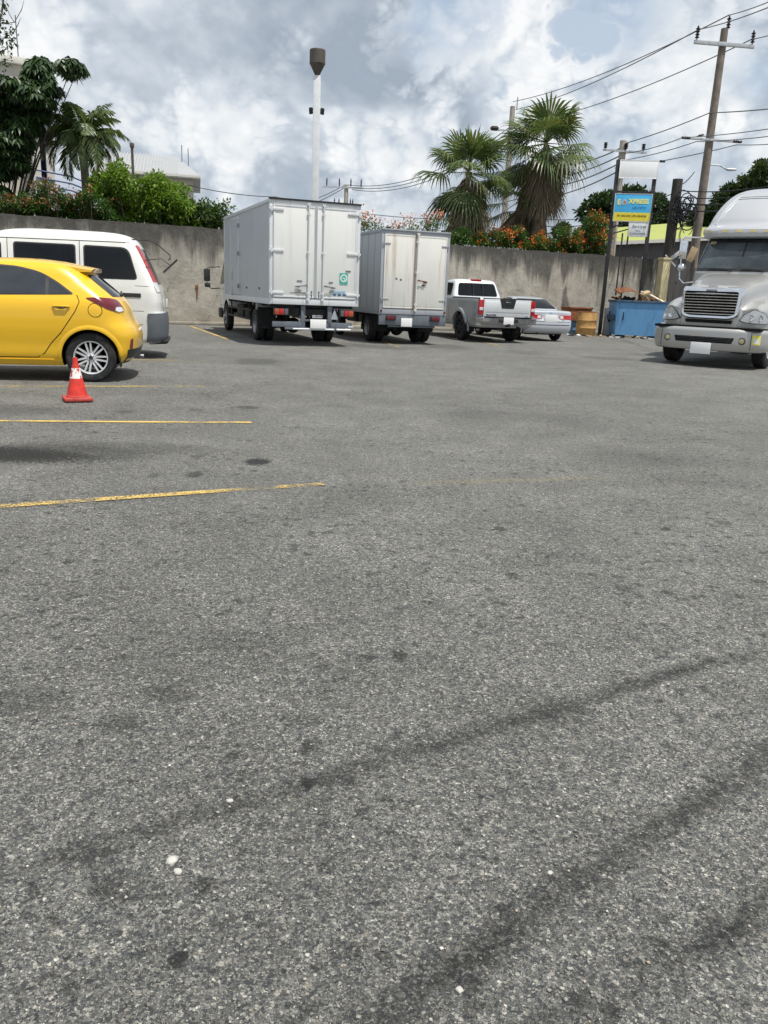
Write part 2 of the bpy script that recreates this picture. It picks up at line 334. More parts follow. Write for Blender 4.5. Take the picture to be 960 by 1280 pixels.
    for px, py, rx, ry, amt in [(385, 981, .030, .035, .75), (500, 822, .035, .045, .7), (222, 1199, .025, .03, .8), (322, 577, .12, .16, .9), (243, 593, .07, .13, .6), (193, 594, .05, .1, .4), (246, 571, .06, .12, .35),
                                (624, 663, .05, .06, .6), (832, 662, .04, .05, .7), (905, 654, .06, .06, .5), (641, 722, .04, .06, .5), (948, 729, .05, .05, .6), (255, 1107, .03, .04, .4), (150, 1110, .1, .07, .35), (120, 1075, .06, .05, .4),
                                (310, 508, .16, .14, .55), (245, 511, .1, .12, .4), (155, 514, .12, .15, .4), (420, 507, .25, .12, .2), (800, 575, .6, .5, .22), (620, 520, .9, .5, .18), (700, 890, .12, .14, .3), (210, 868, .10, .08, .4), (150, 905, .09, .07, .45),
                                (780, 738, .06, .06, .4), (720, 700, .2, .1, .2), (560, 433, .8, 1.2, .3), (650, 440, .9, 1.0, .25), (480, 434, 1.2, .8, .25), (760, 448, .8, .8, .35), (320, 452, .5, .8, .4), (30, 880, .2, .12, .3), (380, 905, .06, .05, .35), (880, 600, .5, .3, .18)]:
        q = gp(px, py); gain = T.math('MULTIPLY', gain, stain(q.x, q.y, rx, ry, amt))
    # large ragged dark patches at the left of the lot
    for x, y, rx, ry, amt in [(-2.95, 5.80, 1.0, .36, .88), (-2.5, 5.95, .9, .40, .45), (-2.0, 6.25, .8, .30, .3), (-3.9, 7.9, 1.0, .4, .3)]:
        gain = T.math('MULTIPLY', gain, stain(x, y, rx, ry, amt))
    # traces of worn-off yellow paint
    def trace(p0, p1, width, amt):
        return T.math('SUBTRACT', 1.0, tyre(p0, p1, width, amt))
    c = T.mix(trace((0.25, 5.42), (1.5, 5.82), 0.10, 0.42), c, (0.26, 0.22, 0.12))
    vm = T.new('ShaderNodeMix', data_type='RGBA', blend_type='MULTIPLY'); vm.inputs[0].default_value = 1.0
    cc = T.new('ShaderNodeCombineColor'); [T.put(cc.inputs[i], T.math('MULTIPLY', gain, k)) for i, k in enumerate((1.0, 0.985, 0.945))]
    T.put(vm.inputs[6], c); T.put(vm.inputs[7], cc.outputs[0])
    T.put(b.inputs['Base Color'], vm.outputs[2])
    T.put(b.inputs['Roughness'], T.maprange(r1, 0, 1, 0.62, 0.88)); b.inputs['Specular IOR Level'].default_value = 0.45
    h = T.math('ADD', T.math('MULTIPLY', edge, 0.22), T.math('ADD', T.math('MULTIPLY', T.mix(small, r1, r2), 0.55), T.math('MULTIPLY', T.noise(co, 260, 3, 0.7), 0.5)))
    bump(T, b, h, 0.95, 0.005)
asphalt()

def wall_mat(name, c_clean, c_dark, c_pale, streak=1.0, top=3.0):
    m, T, b, o = mat(name)
    co = T.coord('Object')
    z = T.new('ShaderNodeSeparateXYZ'); T.l.new(co, z.inputs[0]); Z = z.outputs[2]
    n1 = T.noise(co, 0.7, 7, 0.62); n2 = T.noise(co, 3.2, 8, 0.66); n3 = T.noise(co, 22, 5, 0.6)
    sv = T.mapping(co, scale=(1.6, 1.0, 0.13)); s1 = T.noise(sv, 1.3, 6, 0.62); s2 = T.noise(T.mapping(co, scale=(4.5, 1, 0.25)), 1.2, 5, 0.6)
    c = T.mix(T.maprange(n2, 0.35, 0.68), c_clean, c_pale)
    c = T.mix(T.math('MULTIPLY', T.maprange(n1, 0.46, 0.64), 0.55), c, tuple(x * 0.72 for x in c_clean))
    hgt = T.maprange(Z, top * 0.42, top * 1.02)
    f = T.math('MULTIPLY', T.maprange(T.math('ADD', T.math('MULTIPLY', s1, 1.25), T.math('MULTIPLY', hgt, 0.42)), 0.74, 0.96), streak)
    f = T.math('MULTIPLY', f, T.maprange(n2, 0.2, 0.6, 0.55, 1.0))
    c = T.mix(T.math('MULTIPLY', f, 0.86), c, c_dark)
    f2 = T.math('MULTIPLY', T.maprange(s2, 0.53, 0.66), T.math('MULTIPLY', hgt, 0.7 * streak)); c = T.mix(f2, c, c_dark)
    topb = T.maprange(T.math('ADD', Z, T.math('MULTIPLY', n2, 0.9)), top * 0.94, top * 1.16); c = T.mix(T.math('MULTIPLY', topb, 0.75), c, c_dark)
    c = T.mix(T.math('MULTIPLY', T.maprange(n3, 0.55, 0.75), 0.3), c, tuple(x * 0.5 for x in c_clean))
    low = T.maprange(Z, 0.45, 0.0); c = T.mix(T.math('MULTIPLY', low, 0.35), c, (0.20, 0.17, 0.13))
    ck = T.voro(T.vmath('ADD', T.mapping(co, scale=(.35, .35, .5)), T.vmath('SCALE', T.noise(co, 2.5, 4, out='Color'), .35)), 1.0, 'DISTANCE_TO_EDGE')
    c = T.mix(T.maprange(ck, .006, .0, 0, .55), c, (.06, .055, .05))
    T.put(b.inputs['Base Color'], c); b.inputs['Roughness'].default_value = 0.92; b.inputs['Specular IOR Level'].default_value = 0.2
    bump(T, b, T.math('ADD', T.noise(co, 9, 8, 0.7), T.math('MULTIPLY', n3, 0.4)), 0.6, 0.03)
wall_mat('stained_concrete', (0.36, 0.335, 0.285), (0.070, 0.067, 0.062), (0.49, 0.455, 0.39))

def painted_box(name, col, stain, amt=0.4, streaks=0.5, rough=0.45):
    m, T, b, o = mat(name)
    co = T.coord('Object')
    n = T.noise(co, 1.4, 7, 0.65); s = T.noise(T.mapping(co, scale=(6, 6, 0.35)), 1.6, 6, 0.6); sp = T.noise(co, 26, 5, 0.6)
    c = T.mix(T.math('MULTIPLY', T.maprange(n, 0.4, 0.75), amt), col, tuple(x * 0.78 for x in col))
    c = T.mix(T.math('MULTIPLY', T.maprange(s, 0.52, 0.75), streaks), c, stain)
    c = T.mix(T.math('MULTIPLY', T.maprange(sp, 0.66, 0.76), streaks), c, stain)
    T.put(b.inputs['Base Color'], c); b.inputs['Roughness'].default_value = rough
    bump(T, b, T.noise(co, 2.5, 4), 0.12, 0.01)
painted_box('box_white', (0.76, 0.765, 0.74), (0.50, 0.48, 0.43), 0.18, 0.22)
painted_box('box_side_shaded', (0.51, 0.535, 0.56), (0.42, 0.41, 0.39), 0.25, 0.3)  # white box, greyed so the colour carries the shade on its side
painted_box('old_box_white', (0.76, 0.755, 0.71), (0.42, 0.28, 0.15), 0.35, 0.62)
painted_box('old_box_side_shaded', (0.50, 0.52, 0.53), (0.34, 0.31, 0.26), 0.35, 0.5)  # old white box with side shade darkened into the colour
painted_box('box_frame', (0.67, 0.69, 0.71), (0.34, 0.33, 0.31), 0.3, 0.35)
painted_box('grey_frame', (0.36, 0.385, 0.42), (0.24, 0.23, 0.22), 0.3, 0.35)
painted_box('dumpster_blue', (0.13, 0.33, 0.60), (0.05, 0.08, 0.12), 0.5, 0.5, 0.6)
painted_box('zinc_dark', (0.105, 0.10, 0.10), (0.06, 0.04, 0.03), 0.6, 0.6, 0.7)
painted_box('zinc_roof', (0.36, 0.37, 0.38), (0.36, 0.34, 0.31), 0.3, 0.3, 0.5)
painted_box('roof_lime', (0.34, 0.38, 0.09), (0.24, 0.26, 0.08), 0.4, 0.3, 0.6)

def line_paint(name, wear=0.5):
    m, T, b, o = mat(name)
    co = T.coord('Object')
    n = T.noise(co, 5.0, 6, 0.7); v = T.noise(co, 95, 3, 0.6); n0 = T.noise(co, 1.1, 4, 0.6)
    xs = T.new('ShaderNodeSeparateXYZ'); T.l.new(co, xs.inputs[0])
    a = T.math('ADD', T.math('ADD', T.math('MULTIPLY', n, 0.5), T.math('MULTIPLY', v, 0.6)), T.math('MULTIPLY', n0, 0.55))
    edge = T.maprange(T.math('ABSOLUTE', xs.outputs[1]), 0.035, 0.055, 0.0, 0.30)
    cover = T.maprange(T.math('SUBTRACT', a, edge), wear, wear + 0.16)
    T.put(b.inputs['Base Color'], T.mix(v, (0.50, 0.33, 0.07), (0.66, 0.47, 0.15))); b.inputs['Roughness'].default_value = 0.75
    tr = T.new('ShaderNodeBsdfTransparent'); mx = T.new('ShaderNodeMixShader'); T.put(mx.inputs[0], cover)
    T.l.new(tr.outputs[0], mx.inputs[1]); T.l.new(b.outputs[0], mx.inputs[2]); T.l.new(mx.outputs[0], o.inputs[0])
line_paint('line_paint', 0.70)
line_paint('line_paint_worn', 0.77)
line_paint('line_paint_broken', 0.76)
M = MATS
# ------------------------------------------------------------------ mesh helpers
class MB:
    def __init__(s): s.v = []; s.f = []; s.m = []; s.s = []
    def add(s, vs, fs, mi=0, sm=False):
        o = len(s.v); s.v += [tuple(v) for v in vs]
        for f in fs: s.f.append(tuple(i + o for i in f)); s.m.append(mi); s.s.append(sm)
        return s
    def box(s, c, d, rot=None, bev=0.0, mi=0):
        x, y, z = [q / 2 for q in d]; b = min(bev, x * .95, y * .95, z * .95)
        vs = []; fs = []
        if b <= 0:
            vs = [(sx * x, sy * y, sz * z) for sx in (-1, 1) for sy in (-1, 1) for sz in (-1, 1)]
            fs = [(0, 1, 3, 2), (4, 6, 7, 5), (0, 4, 5, 1), (2, 3, 7, 6), (0, 2, 6, 4), (1, 5, 7, 3)]
        else:
            bm = bmesh.new(); bmesh.ops.create_cube(bm, size=1.0)
            for v in bm.verts: v.co = Vector((v.co.x * 2 * x, v.co.y * 2 * y, v.co.z * 2 * z))
            bmesh.ops.bevel(bm, geom=bm.edges[:], offset=b, segments=2, affect='EDGES', profile=0.6)
            bm.verts.index_update(); vs = [v.co.copy() for v in bm.verts]; fs = [[v.index for v in f.verts] for f in bm.faces]; bm.free()
        R = rot if rot is not None else Matrix.Identity(3)
        cc = Vector(c)
        return s.add([R @ Vector(v) + cc for v in vs], fs, mi, bev > 0)
    def tube(s, pts, r, n=8, mi=0, cap=True):
        pts = [Vector(p) for p in pts]; k = len(pts)
        rs = r if hasattr(r, '__len__') else [r] * k
        vs = []; fs = []; prev = None
        for i, p in enumerate(pts):
            t = (pts[min(i + 1, k - 1)] - pts[max(i - 1, 0)]).normalized()
            if prev is None:
                a = Vector((0, 0, 1)) if abs(t.z) < 0.9 else Vector((1, 0, 0)); u = t.cross(a).normalized()
            else:
                u = (prev - t * prev.dot(t)).normalized()
            prev = u; w = t.cross(u)
            for j in range(n):
                a = 2 * PI * j / n; vs.append(p + (u * math.cos(a) + w * math.sin(a)) * rs[i])
        for i in range(k - 1):
            for j in range(n):
                fs.append((i * n + j, i * n + (j + 1) % n, (i + 1) * n + (j + 1) % n, (i + 1) * n + j))
        s.add(vs, fs, mi, True)
        if cap: s.add(vs[:n], [tuple(range(n))[::-1]], mi); s.add(vs[-n:], [tuple(range(n))], mi)
        return s
    def lathe(s, prof, c=(0, 0, 0), axis='Z', n=32, mi=0, cap=False):
        """prof: (radius, height) pairs along the axis"""
        c = Vector(c); vs = []; fs = []
        for r, h in prof:
            for j in range(n):
                a = 2 * PI * j / n; x, y = r * math.cos(a), r * math.sin(a)
                v = {'Z': (x, y, h), 'X': (h, x, y), 'Y': (y, h, x)}[axis]; vs.append(c + Vector(v))
        k = len(prof)
        for i in range(k - 1):
            for j in range(n):
                fs.append((i * n + j, i * n + (j + 1) % n, (i + 1) * n + (j + 1) % n, (i + 1) * n + j))
        s.add(vs, fs, mi, True)
        if cap: s.add(vs[:n], [tuple(range(n))[::-1]], mi); s.add(vs[-n:], [tuple(range(n))], mi)
        return s
    def prism(s, poly, f0, f1, mi=0):
        """poly of 2-D points; f0/f1 map a 2-D point to the two faces"""
        n = len(poly); a = [f0(*p) for p in poly]; b = [f1(*p) for p in poly]
        s.add(a + b, [tuple(range(n)), tuple(range(2 * n - 1, n - 1, -1))] + [(i, i + n, (i + 1) % n + n, (i + 1) % n) for i in range(n)], mi)
        return s
    def build(s, name, mats, parent=None, sharp=35, loc=None):
        me = bpy.data.meshes.new(name); me.from_pydata([tuple(v) for v in s.v], [], s.f)
        for m in (mats if isinstance(mats, (list, tuple)) else [mats]): me.materials.append(M[m] if isinstance(m, str) else m)
        me.polygons.foreach_set('material_index', s.m); me.polygons.foreach_set('use_smooth', s.s)
        bm = bmesh.new(); bm.from_mesh(me); bmesh.ops.remove_doubles(bm, verts=bm.verts, dist=1e-5)
        bmesh.ops.recalc_face_normals(bm, faces=bm.faces); bm.to_mesh(me); bm.free()
        if any(s.s): me.set_sharp_from_angle(angle=math.radians(sharp))
        me.update()
        return link(name, me, parent, loc)
def link(name, me, parent=None, loc=None):
    o = bpy.data.objects.new(name, me); C.objects.link(o)
    if parent is not None: o.parent = parent
    if loc is not None: o.location = loc
    return o
def fastmesh(name, V, F, m, parent=None, smooth=False):
    """V (n,3) array, F (k,4) or (k,3) array"""
    me = bpy.data.meshes.new(name); k = F.shape[1]
    me.vertices.add(len(V)); me.vertices.foreach_set('co', V.astype(np.float32).ravel())
    me.loops.add(F.size); me.loops.foreach_set('vertex_index', F.astype(np.int32).ravel())
    me.polygons.add(len(F)); me.polygons.foreach_set('loop_start', np.arange(0, F.size, k, dtype=np.int32))
    me.update(calc_edges=True)
    if smooth: me.polygons.foreach_set('use_smooth', np.ones(len(F), bool))
    for q in (m if isinstance(m, (list, tuple)) else [m]): me.materials.append(M[q])
    me.update()
    return link(name, me, parent)
def thing(name, label, cat, loc=(0, 0, 0), rz=0.0, group=None):
    o = bpy.data.objects.new(name, None); C.objects.link(o); o.location = loc; o.rotation_euler = (0, 0, rz)
    o.empty_display_size = 0.2
    return tag(o, label, cat, group)
def tag(o, label, cat, group=None):
    o['label'] = label; o['category'] = cat
    if group: o['group'] = group
    return o
def struct(o): o['kind'] = 'structure'; return o
def rpoly(pts, r, n=4):
    """round the corners of a polygon"""
    out = []; k = len(pts)
    rs = r if hasattr(r, '__len__') else [r] * k
    for i, p in enumerate(pts):
        p = Vector(p); a = Vector(pts[i - 1]); b = Vector(pts[(i + 1) % k])
        da, db = (a - p), (b - p); rr = min(rs[i], da.length * .45, db.length * .45)
        if rr <= 1e-4: out.append(tuple(p)); continue
        A = p + da.normalized() * rr; B = p + db.normalized() * rr
        for j in range(n + 1):
            t = j / n; q = A * (1 - t) ** 2 + p * 2 * t * (1 - t) + B * t * t; out.append(tuple(q))
    return out
def text_mesh(s, size, name, m, parent, mtx, extrude=0.002, align='CENTER', bold=0.0, shear=0.0):
    cu = bpy.data.curves.new('lettering', 'FONT'); cu.body = s; cu.size = size; cu.extrude = extrude; cu.align_x = align; cu.align_y = 'CENTER'
    cu.offset = bold; cu.shear = shear
    t = bpy.data.objects.new('lettering', cu); C.objects.link(t)
    bpy.context.view_layer.update()
    me = bpy.data.meshes.new_from_object(t.evaluated_get(bpy.context.evaluated_depsgraph_get()))
    bpy.data.objects.remove(t); bpy.data.curves.remove(cu)
    me.transform(mtx); me.materials.clear(); me.materials.append(M[m]); me.name = name
    return link(name, me, parent)
def frame_mtx(o, x, y):
    """matrix with local X and Y axes along the given directions, at o"""
    x = Vector(x).normalized(); y = Vector(y); y = (y - x * y.dot(x)).normalized(); z = x.cross(y)
    return Matrix(((x.x, y.x, z.x, o[0]), (x.y, y.y, z.y, o[1]), (x.z, y.z, z.z, o[2]), (0, 0, 0, 1)))
def rotz(a): return Matrix.Rotation(a, 3, 'Z')
def rotx(a): return Matrix.Rotation(a, 3, 'X')
def roty(a): return Matrix.Rotation(a, 3, 'Y')

# ------------------------------------------------------------------ car bodies: bodies lofted from plan outlines stacked in height
def pchip(x, y, xs):
    x = np.asarray(x, float); y = np.asarray(y, float); h = np.diff(x); d = np.diff(y) / h
    m = np.zeros_like(y); m[0] = d[0]; m[-1] = d[-1]
    for i in range(1, len(x) - 1):
        if d[i - 1] * d[i] > 0:
            w1 = 2 * h[i] + h[i - 1]; w2 = h[i] + 2 * h[i - 1]; m[i] = (w1 + w2) / (w1 / d[i - 1] + w2 / d[i])
    i = np.clip(np.searchsorted(x, xs) - 1, 0, len(x) - 2); t = (xs - x[i]) / h[i]
    return (2 * t**3 - 3 * t**2 + 1) * y[i] + (t**3 - 2 * t**2 + t) * h[i] * m[i] + (-2 * t**3 + 3 * t**2) * y[i + 1] + (t**3 - t**2) * h[i] * m[i + 1]
class Loft:
    """keys: (z, y_rear, y_front, half_width, rear_round, front_round); local y runs forward, x to the right"""
    def __init__(s, keys, n=2.6, levels=None, dz=0.02):
        k = np.array(keys, float); s.k = k; s.n = n
        z0, z1 = k[0, 0], k[-1, 0]
        s.z = np.unique(np.round(np.concatenate([np.arange(z0, z1, dz), k[:, 0], [z1]]), 4))
    def at(s, z):
        z = min(max(z, s.k[0, 0]), s.k[-1, 0])
        return [float(pchip(s.k[:, 0], s.k[:, i], np.array([z]))[0]) for i in range(1, 6)]
    def hw(s, y, z):
        yr, yf, w, lr, lf = s.at(z); u = 0.0
        if y < yr + lr: u = min(1, (yr + lr - y) / lr)
        elif y > yf - lf: u = min(1, (y - yf + lf) / lf)
        return w * max(0.0, 1 - u ** s.n) ** (1 / s.n)
    def ry(s, x, z):
        yr, yf, w, lr, lf = s.at(z); u = min(1, abs(x) / max(w, 1e-4))
        return yr + lr * (1 - max(0.0, 1 - u ** s.n) ** (1 / s.n))
    def fy(s, x, z):
        yr, yf, w, lr, lf = s.at(z); u = min(1, abs(x) / max(w, 1e-4))
        return yf - lf * (1 - max(0.0, 1 - u ** s.n) ** (1 / s.n))
    def half(s, z, na=10, ns=16):
        yr, yf, w, lr, lf = s.at(z); p = []
        for i in range(na + 1):
            t = PI / 2 * i / na; p.append((w * math.sin(t) ** (2 / s.n), yr + lr * (1 - math.cos(t) ** (2 / s.n) if i < na else 1)))
        ya, yb = yr + lr, yf - lf
        for i in range(1, ns): p.append((w, ya + (yb - ya) * i / ns))
        for i in range(na, -1, -1):
            t = PI / 2 * i / na; p.append((w * math.sin(t) ** (2 / s.n), yf - lf * (1 - math.cos(t) ** (2 / s.n) if i < na else 1)))
        return p
    def arc(s, a, z, sgn=1):
        """point at distance a along the outline from the middle of the tail, with outward normal"""
        h = s.half(z, 24, 8); L = 0.0
        for i in range(len(h) - 1):
            d = math.hypot(h[i + 1][0] - h[i][0], h[i + 1][1] - h[i][1])
            if L + d >= a and d > 0:
                t = (a - L) / d; x = h[i][0] + (h[i + 1][0] - h[i][0]) * t; y = h[i][1] + (h[i + 1][1] - h[i][1]) * t
                return Vector((sgn * x, y, z)), Vector((sgn * (h[i + 1][1] - h[i][1]) / d, -(h[i + 1][0] - h[i][0]) / d, 0))
            L += d
        return Vector((0, s.at(z)[1], z)), Vector((0, 1, 0))
    def mesh(s, mb=None, mi=0):
        mb = mb or MB(); vs = []; rings = []
        for z in s.z:
            h = s.half(float(z)); ring = [(x, y, float(z)) for x, y in h] + [(-x, y, float(z)) for x, y in h[-2:0:-1]]
            rings.append(ring)
        n = len(rings[0]); vs = [v for r in rings for v in r]; fs = []
        for i in range(len(rings) - 1):
            for j in range(n): fs.append((i * n + j, i * n + (j + 1) % n, (i + 1) * n + (j + 1) % n, (i + 1) * n + j))
        fs.append(tuple(range(n))[::-1]); fs.append(tuple(range((len(rings) - 1) * n, len(rings) * n)))
        return mb.add(vs, fs, mi, True)
def boolean(o, cutters, well='wheel_well'):
    """cut wheel openings out of a body; the cut faces keep the cutter's own dark lining"""
    for c in cutters:
        c.data.materials.clear(); c.data.materials.append(M[well])
        md = o.modifiers.new('cut', 'BOOLEAN'); md.operation = 'DIFFERENCE'; md.solver = 'EXACT'; md.object = c
        try: md.material_mode = 'TRANSFER'
        except Exception: pass
    bpy.context.view_layer.update()
    dg = bpy.context.evaluated_depsgraph_get()
    me = bpy.data.meshes.new_from_object(o.evaluated_get(dg)); old = o.data
    o.modifiers.clear(); o.data = me; me.name = old.name; bpy.data.meshes.remove(old)
    for c in cutters:
        d = c.data; bpy.data.objects.remove(c); bpy.data.meshes.remove(d)
    me.set_sharp_from_angle(angle=math.radians(32))
def cut_cyl(parent, x0, x1, y, z, r):
    return MB().lathe([(r, x0), (r, x1)], (0, y, z), 'X', 48, cap=True).build('cutter', 'wheel_well', parent)
def cut_box(parent, c, d):
    return MB().box(c, d).build('cutter', 'wheel_well', parent)
def panel(name, fn, poly, off, m, parent, step=0.07, depth=0.012, mb=None, mi=0):
    """a thin plate with thickness, fitted on a curved surface: fn(u, v) -> (point, outward normal)"""
    bm = bmesh.new(); vs = [bm.verts.new((u, v, 0)) for u, v in poly]; bm.faces.new(vs)
    us = [p[0] for p in poly]; vv = [p[1] for p in poly]
    for lo, hi, no in ((min(us), max(us), (1, 0, 0)), (min(vv), max(vv), (0, 1, 0))):
        k = max(1, int((hi - lo) / step))
        for i in range(1, k):
            q = lo + (hi - lo) * i / k
            bmesh.ops.bisect_plane(bm, geom=bm.verts[:] + bm.edges[:] + bm.faces[:], plane_co=tuple(c * q for c in no), plane_no=no)
    bm.verts.index_update()
    top = []; low = []
    for v in bm.verts:
        p, n = fn(v.co.x, v.co.y); top.append(p + n * off); low.append(p - n * depth)
    N = len(top); fs = [[v.index for v in f.verts] for f in bm.faces]
    side = []
    for e in bm.edges:
        if len(e.link_faces) == 1: a, b = e.verts[0].index, e.verts[1].index; side.append((a, b, b + N, a + N))
    bm.free()
    own = mb is None; mb = mb or MB()
    mb.add(top + low, fs, mi, True); o = len(mb.v) - 2 * N
    for f in side: mb.f.append(tuple(i + o for i in f)); mb.m.append(mi); mb.s.append(True)
    return mb.build(name, m, parent) if own else mb
def side_fn(L, sgn):
    def fn(y, z):
        x = L.hw(y, z); e = 0.012
        dxz = (L.hw(y, z + e) - L.hw(y, z - e)) / (2 * e); dxy = (L.hw(y + e, z) - L.hw(y - e, z)) / (2 * e)
        return Vector((sgn * x, y, z)), Vector((sgn, -dxy, -dxz)).normalized()
    return fn
def rear_fn(L):
    def fn(x, z):
        e = 0.012; y = L.ry(x, z)
        dz = (L.ry(x, z + e) - L.ry(x, z - e)) / (2 * e); dx = (L.ry(x + e, z) - L.ry(x - e, z)) / (2 * e)
        return Vector((x, y, z)), Vector((dx, -1, dz)).normalized()
    return fn
def front_fn(L):
    def fn(x, z):
        e = 0.012; y = L.fy(x, z)
        dz = (L.fy(x, z + e) - L.fy(x, z - e)) / (2 * e); dx = (L.fy(x + e, z) - L.fy(x - e, z)) / (2 * e)
        return Vector((x, y, z)), Vector((-dx, 1, -dz)).normalized()
    return fn
def corner_fn(L, sgn):
    def fn(a, z):
        p, n = L.arc(a, z, sgn); e = 0.015
        p2, _ = L.arc(a, z + e, sgn); t = (p2 - p).normalized(); r = n.cross(Vector((0, 0, 1)))
        nn = t.cross(r).normalized()
        if nn.dot(n) < 0: nn = -nn
        return p, nn
    return fn
def seam(mb, fn, pts, w=0.008, off=0.0015, mi=0, closed=False):
    """a narrow dark gap line following a surface"""
    P = [Vector(p) for p in pts]
    if closed: P = P + [P[0]]
    Q = [P[0]]
    for a, b in zip(P, P[1:]):
        k = max(1, int((b - a).length / 0.06))
        for i in range(1, k + 1): Q.append(a + (b - a) * i / k)
    vs = []; fs = []
    for i, q in enumerate(Q):
        t = (Q[min(i + 1, len(Q) - 1)] - Q[max(i - 1, 0)]).normalized(); nrm = Vector((-t.y, t.x)) * w / 2
        for sg in (1, -1):
            p, n = fn(q.x + sg * nrm.x, q.y + sg * nrm.y); vs.append(p + n * off)
            
    for i in range(len(Q) - 1): fs.append((2 * i, 2 * i + 1, 2 * i + 3, 2 * i + 2))
    mb.add(vs, fs, mi, True)

# ------------------------------------------------------------------ wheels
def wheel(parent, x, y, r, w, sgn, style='alloy', rim_r=None, rim_mat='alloy', dual=False):
    """wheel > tyre, rim ; sgn +1: outer face towards +x. x is the outer face"""
    rr = rim_r or r * 0.62
    c = (x, y, r)
    hub = MB(); hub.lathe([(0.001, -sgn * w * .52), (rr * .62, -sgn * w * .52), (rr * .62, -sgn * 0.07), (0.001, -sgn * 0.07)], c, 'X', 24)
    h = hub.build('wheel', 'chassis_black', parent)
    t = MB()
    def tyre(x0):
        s = -sgn
        prof = [(rr * .96, 0.02 * s), (rr * 1.02, 0.006 * s), (rr + (r - rr) * .35, 0), (rr + (r - rr) * .72, 0.004 * s), (r * .975, 0.022 * s), (r * .995, 0.04 * s)]
        inner = [(a, w * s - b) for a, b in prof[::-1]]
        mid = []
        for g in (0.3, 0.5, 0.7): mid += [(r, s * w * (g - .05)), (r * .982, s * w * (g - .035)), (r * .982, s * w * (g + .035)), (r, s * w * (g + .05))]
        t.lathe(prof + mid + inner + [(rr * .96, 0.02 * s)], (x0, y, r), 'X', 44)
    tyre(x)
    if dual: tyre(x - sgn * (w + 0.03))
    t.build('tyre', 'black_rubber', h, 28)
    m = MB(); s = -sgn
    def ringp(z): return {'X': z}
    if style == 'alloy':
        m.lathe([(rr * .99, 0.012 * s), (rr * .985, 0.0), (rr * .93, 0.004 * s), (rr * .90, 0.03 * s), (rr * .90, w * .6 * s), (rr * .99, w * .6 * s)], c, 'X', 48)
        ns = 14
        for k in range(ns):
            a0 = 2 * PI * (k + (0.30 if k % 2 else -0.30)) / ns + 0.3
            for da, ro in ((0.0, 1),):
                a1 = 2 * PI * (k + (-0.16 if k % 2 else 0.16)) / ns + 0.3
                p0 = Vector((0, math.cos(a0), math.sin(a0))) * rr * .20; p1 = Vector((0, math.cos(a1), math.sin(a1))) * rr * .93
                d = (p1 - p0); n = Vector((0, -d.z, d.y)).normalized()
                w0, w1 = rr * .058, rr * .045; fx = x + s * 0.018; bx = x + s * 0.055; ex = x + s * 0.008
                V = []
                for p, ww, xf in ((p0, w0, fx), (p1, w1, ex)):
                    for q in (-1, 1):
                        V.append(Vector((xf, y, r)) + p + n * ww * q); V.append(Vector((bx, y, r)) + p + n * ww * q * 1.25)
                m.add(V, [(0, 2, 6, 4), (1, 5, 7, 3), (0, 4, 5, 1), (2, 3, 7, 6), (0, 1, 3, 2), (4, 6, 7, 5)])
        m.lathe([(rr * .24, 0.05 * s), (rr * .24, 0.016 * s), (rr * .17, 0.008 * s), (0.001, 0.008 * s)], c, 'X', 24)
        ro = m.build('rim', rim_mat, h)
        cap = MB(); cap.lathe([(rr * .125, 0.008 * s), (rr * .12, 0.002 * s), (0.001, 0.001 * s)], c, 'X', 20)
        for k in range(5):
            a = 2 * PI * k / 5 + 0.2; cap.lathe([(rr * .035, 0.006 * s), (0.001, 0.006 * s)], (x, y + math.cos(a) * rr * .185, r + math.sin(a) * rr * .185), 'X', 8)
        cap.build('hub_cap', 'black_plastic', h)
    elif style == 'five':
        m.lathe([(rr * .99, 0.01 * s), (rr * .93, 0.004 * s), (rr * .88, 0.04 * s), (rr * .88, w * .6 * s)], c, 'X', 40)
        for k in range(6):
            a = 2 * PI * k / 6; R = Matrix.Rotation(a, 3, 'X')
            m.box(Vector((x + s * 0.035, y, r)) + R @ Vector((0, rr * .52, 0)), (0.03, rr * .8, rr * .26), R, 0.008)
        m.lathe([(rr * .28, 0.05 * s), (rr * .26, 0.016 * s), (0.001, 0.012 * s)], c, 'X', 24)
        m.build('rim', rim_mat, h)
    else:   # pressed steel truck disc
        m.lathe([(rr * .99, 0.01 * s), (rr * .94, 0.006 * s), (rr * .86, 0.05 * s), (rr * .82, 0.10 * s if dual else 0.03 * s), (rr * .45, 0.12 * s if dual else 0.0), (rr * .40, 0.06 * s if dual else -0.03 * s), (rr * .24, 0.05 * s if dual else -0.05 * s), (0.001, 0.05 * s if dual else -0.05 * s)], c, 'X', 36)
        for k in range(6):
            a = 2 * PI * k / 6; m.lathe([(0.016, 0.14 * s if dual else 0.02 * s), (0.016, 0.09 * s if dual else -0.02 * s), (0.001, 0.09 * s if dual else -0.02 * s)], (x, y + math.cos(a) * rr * .55, r + math.sin(a) * rr * .55), 'X', 8)
        m.build('rim', rim_mat, h)
    return h
def plate(parent, o, w, h, xdir=(1, 0, 0), ydir=(0, 0, 1)):
    mb = MB(); mb.box((0, 0, 0), (w, h, 0.008), bev=0.003); mb.v = [tuple(frame_mtx(o, xdir, ydir) @ Vector(v)) for v in mb.v]
    return mb.build('number_plate', 'plate_white', parent)
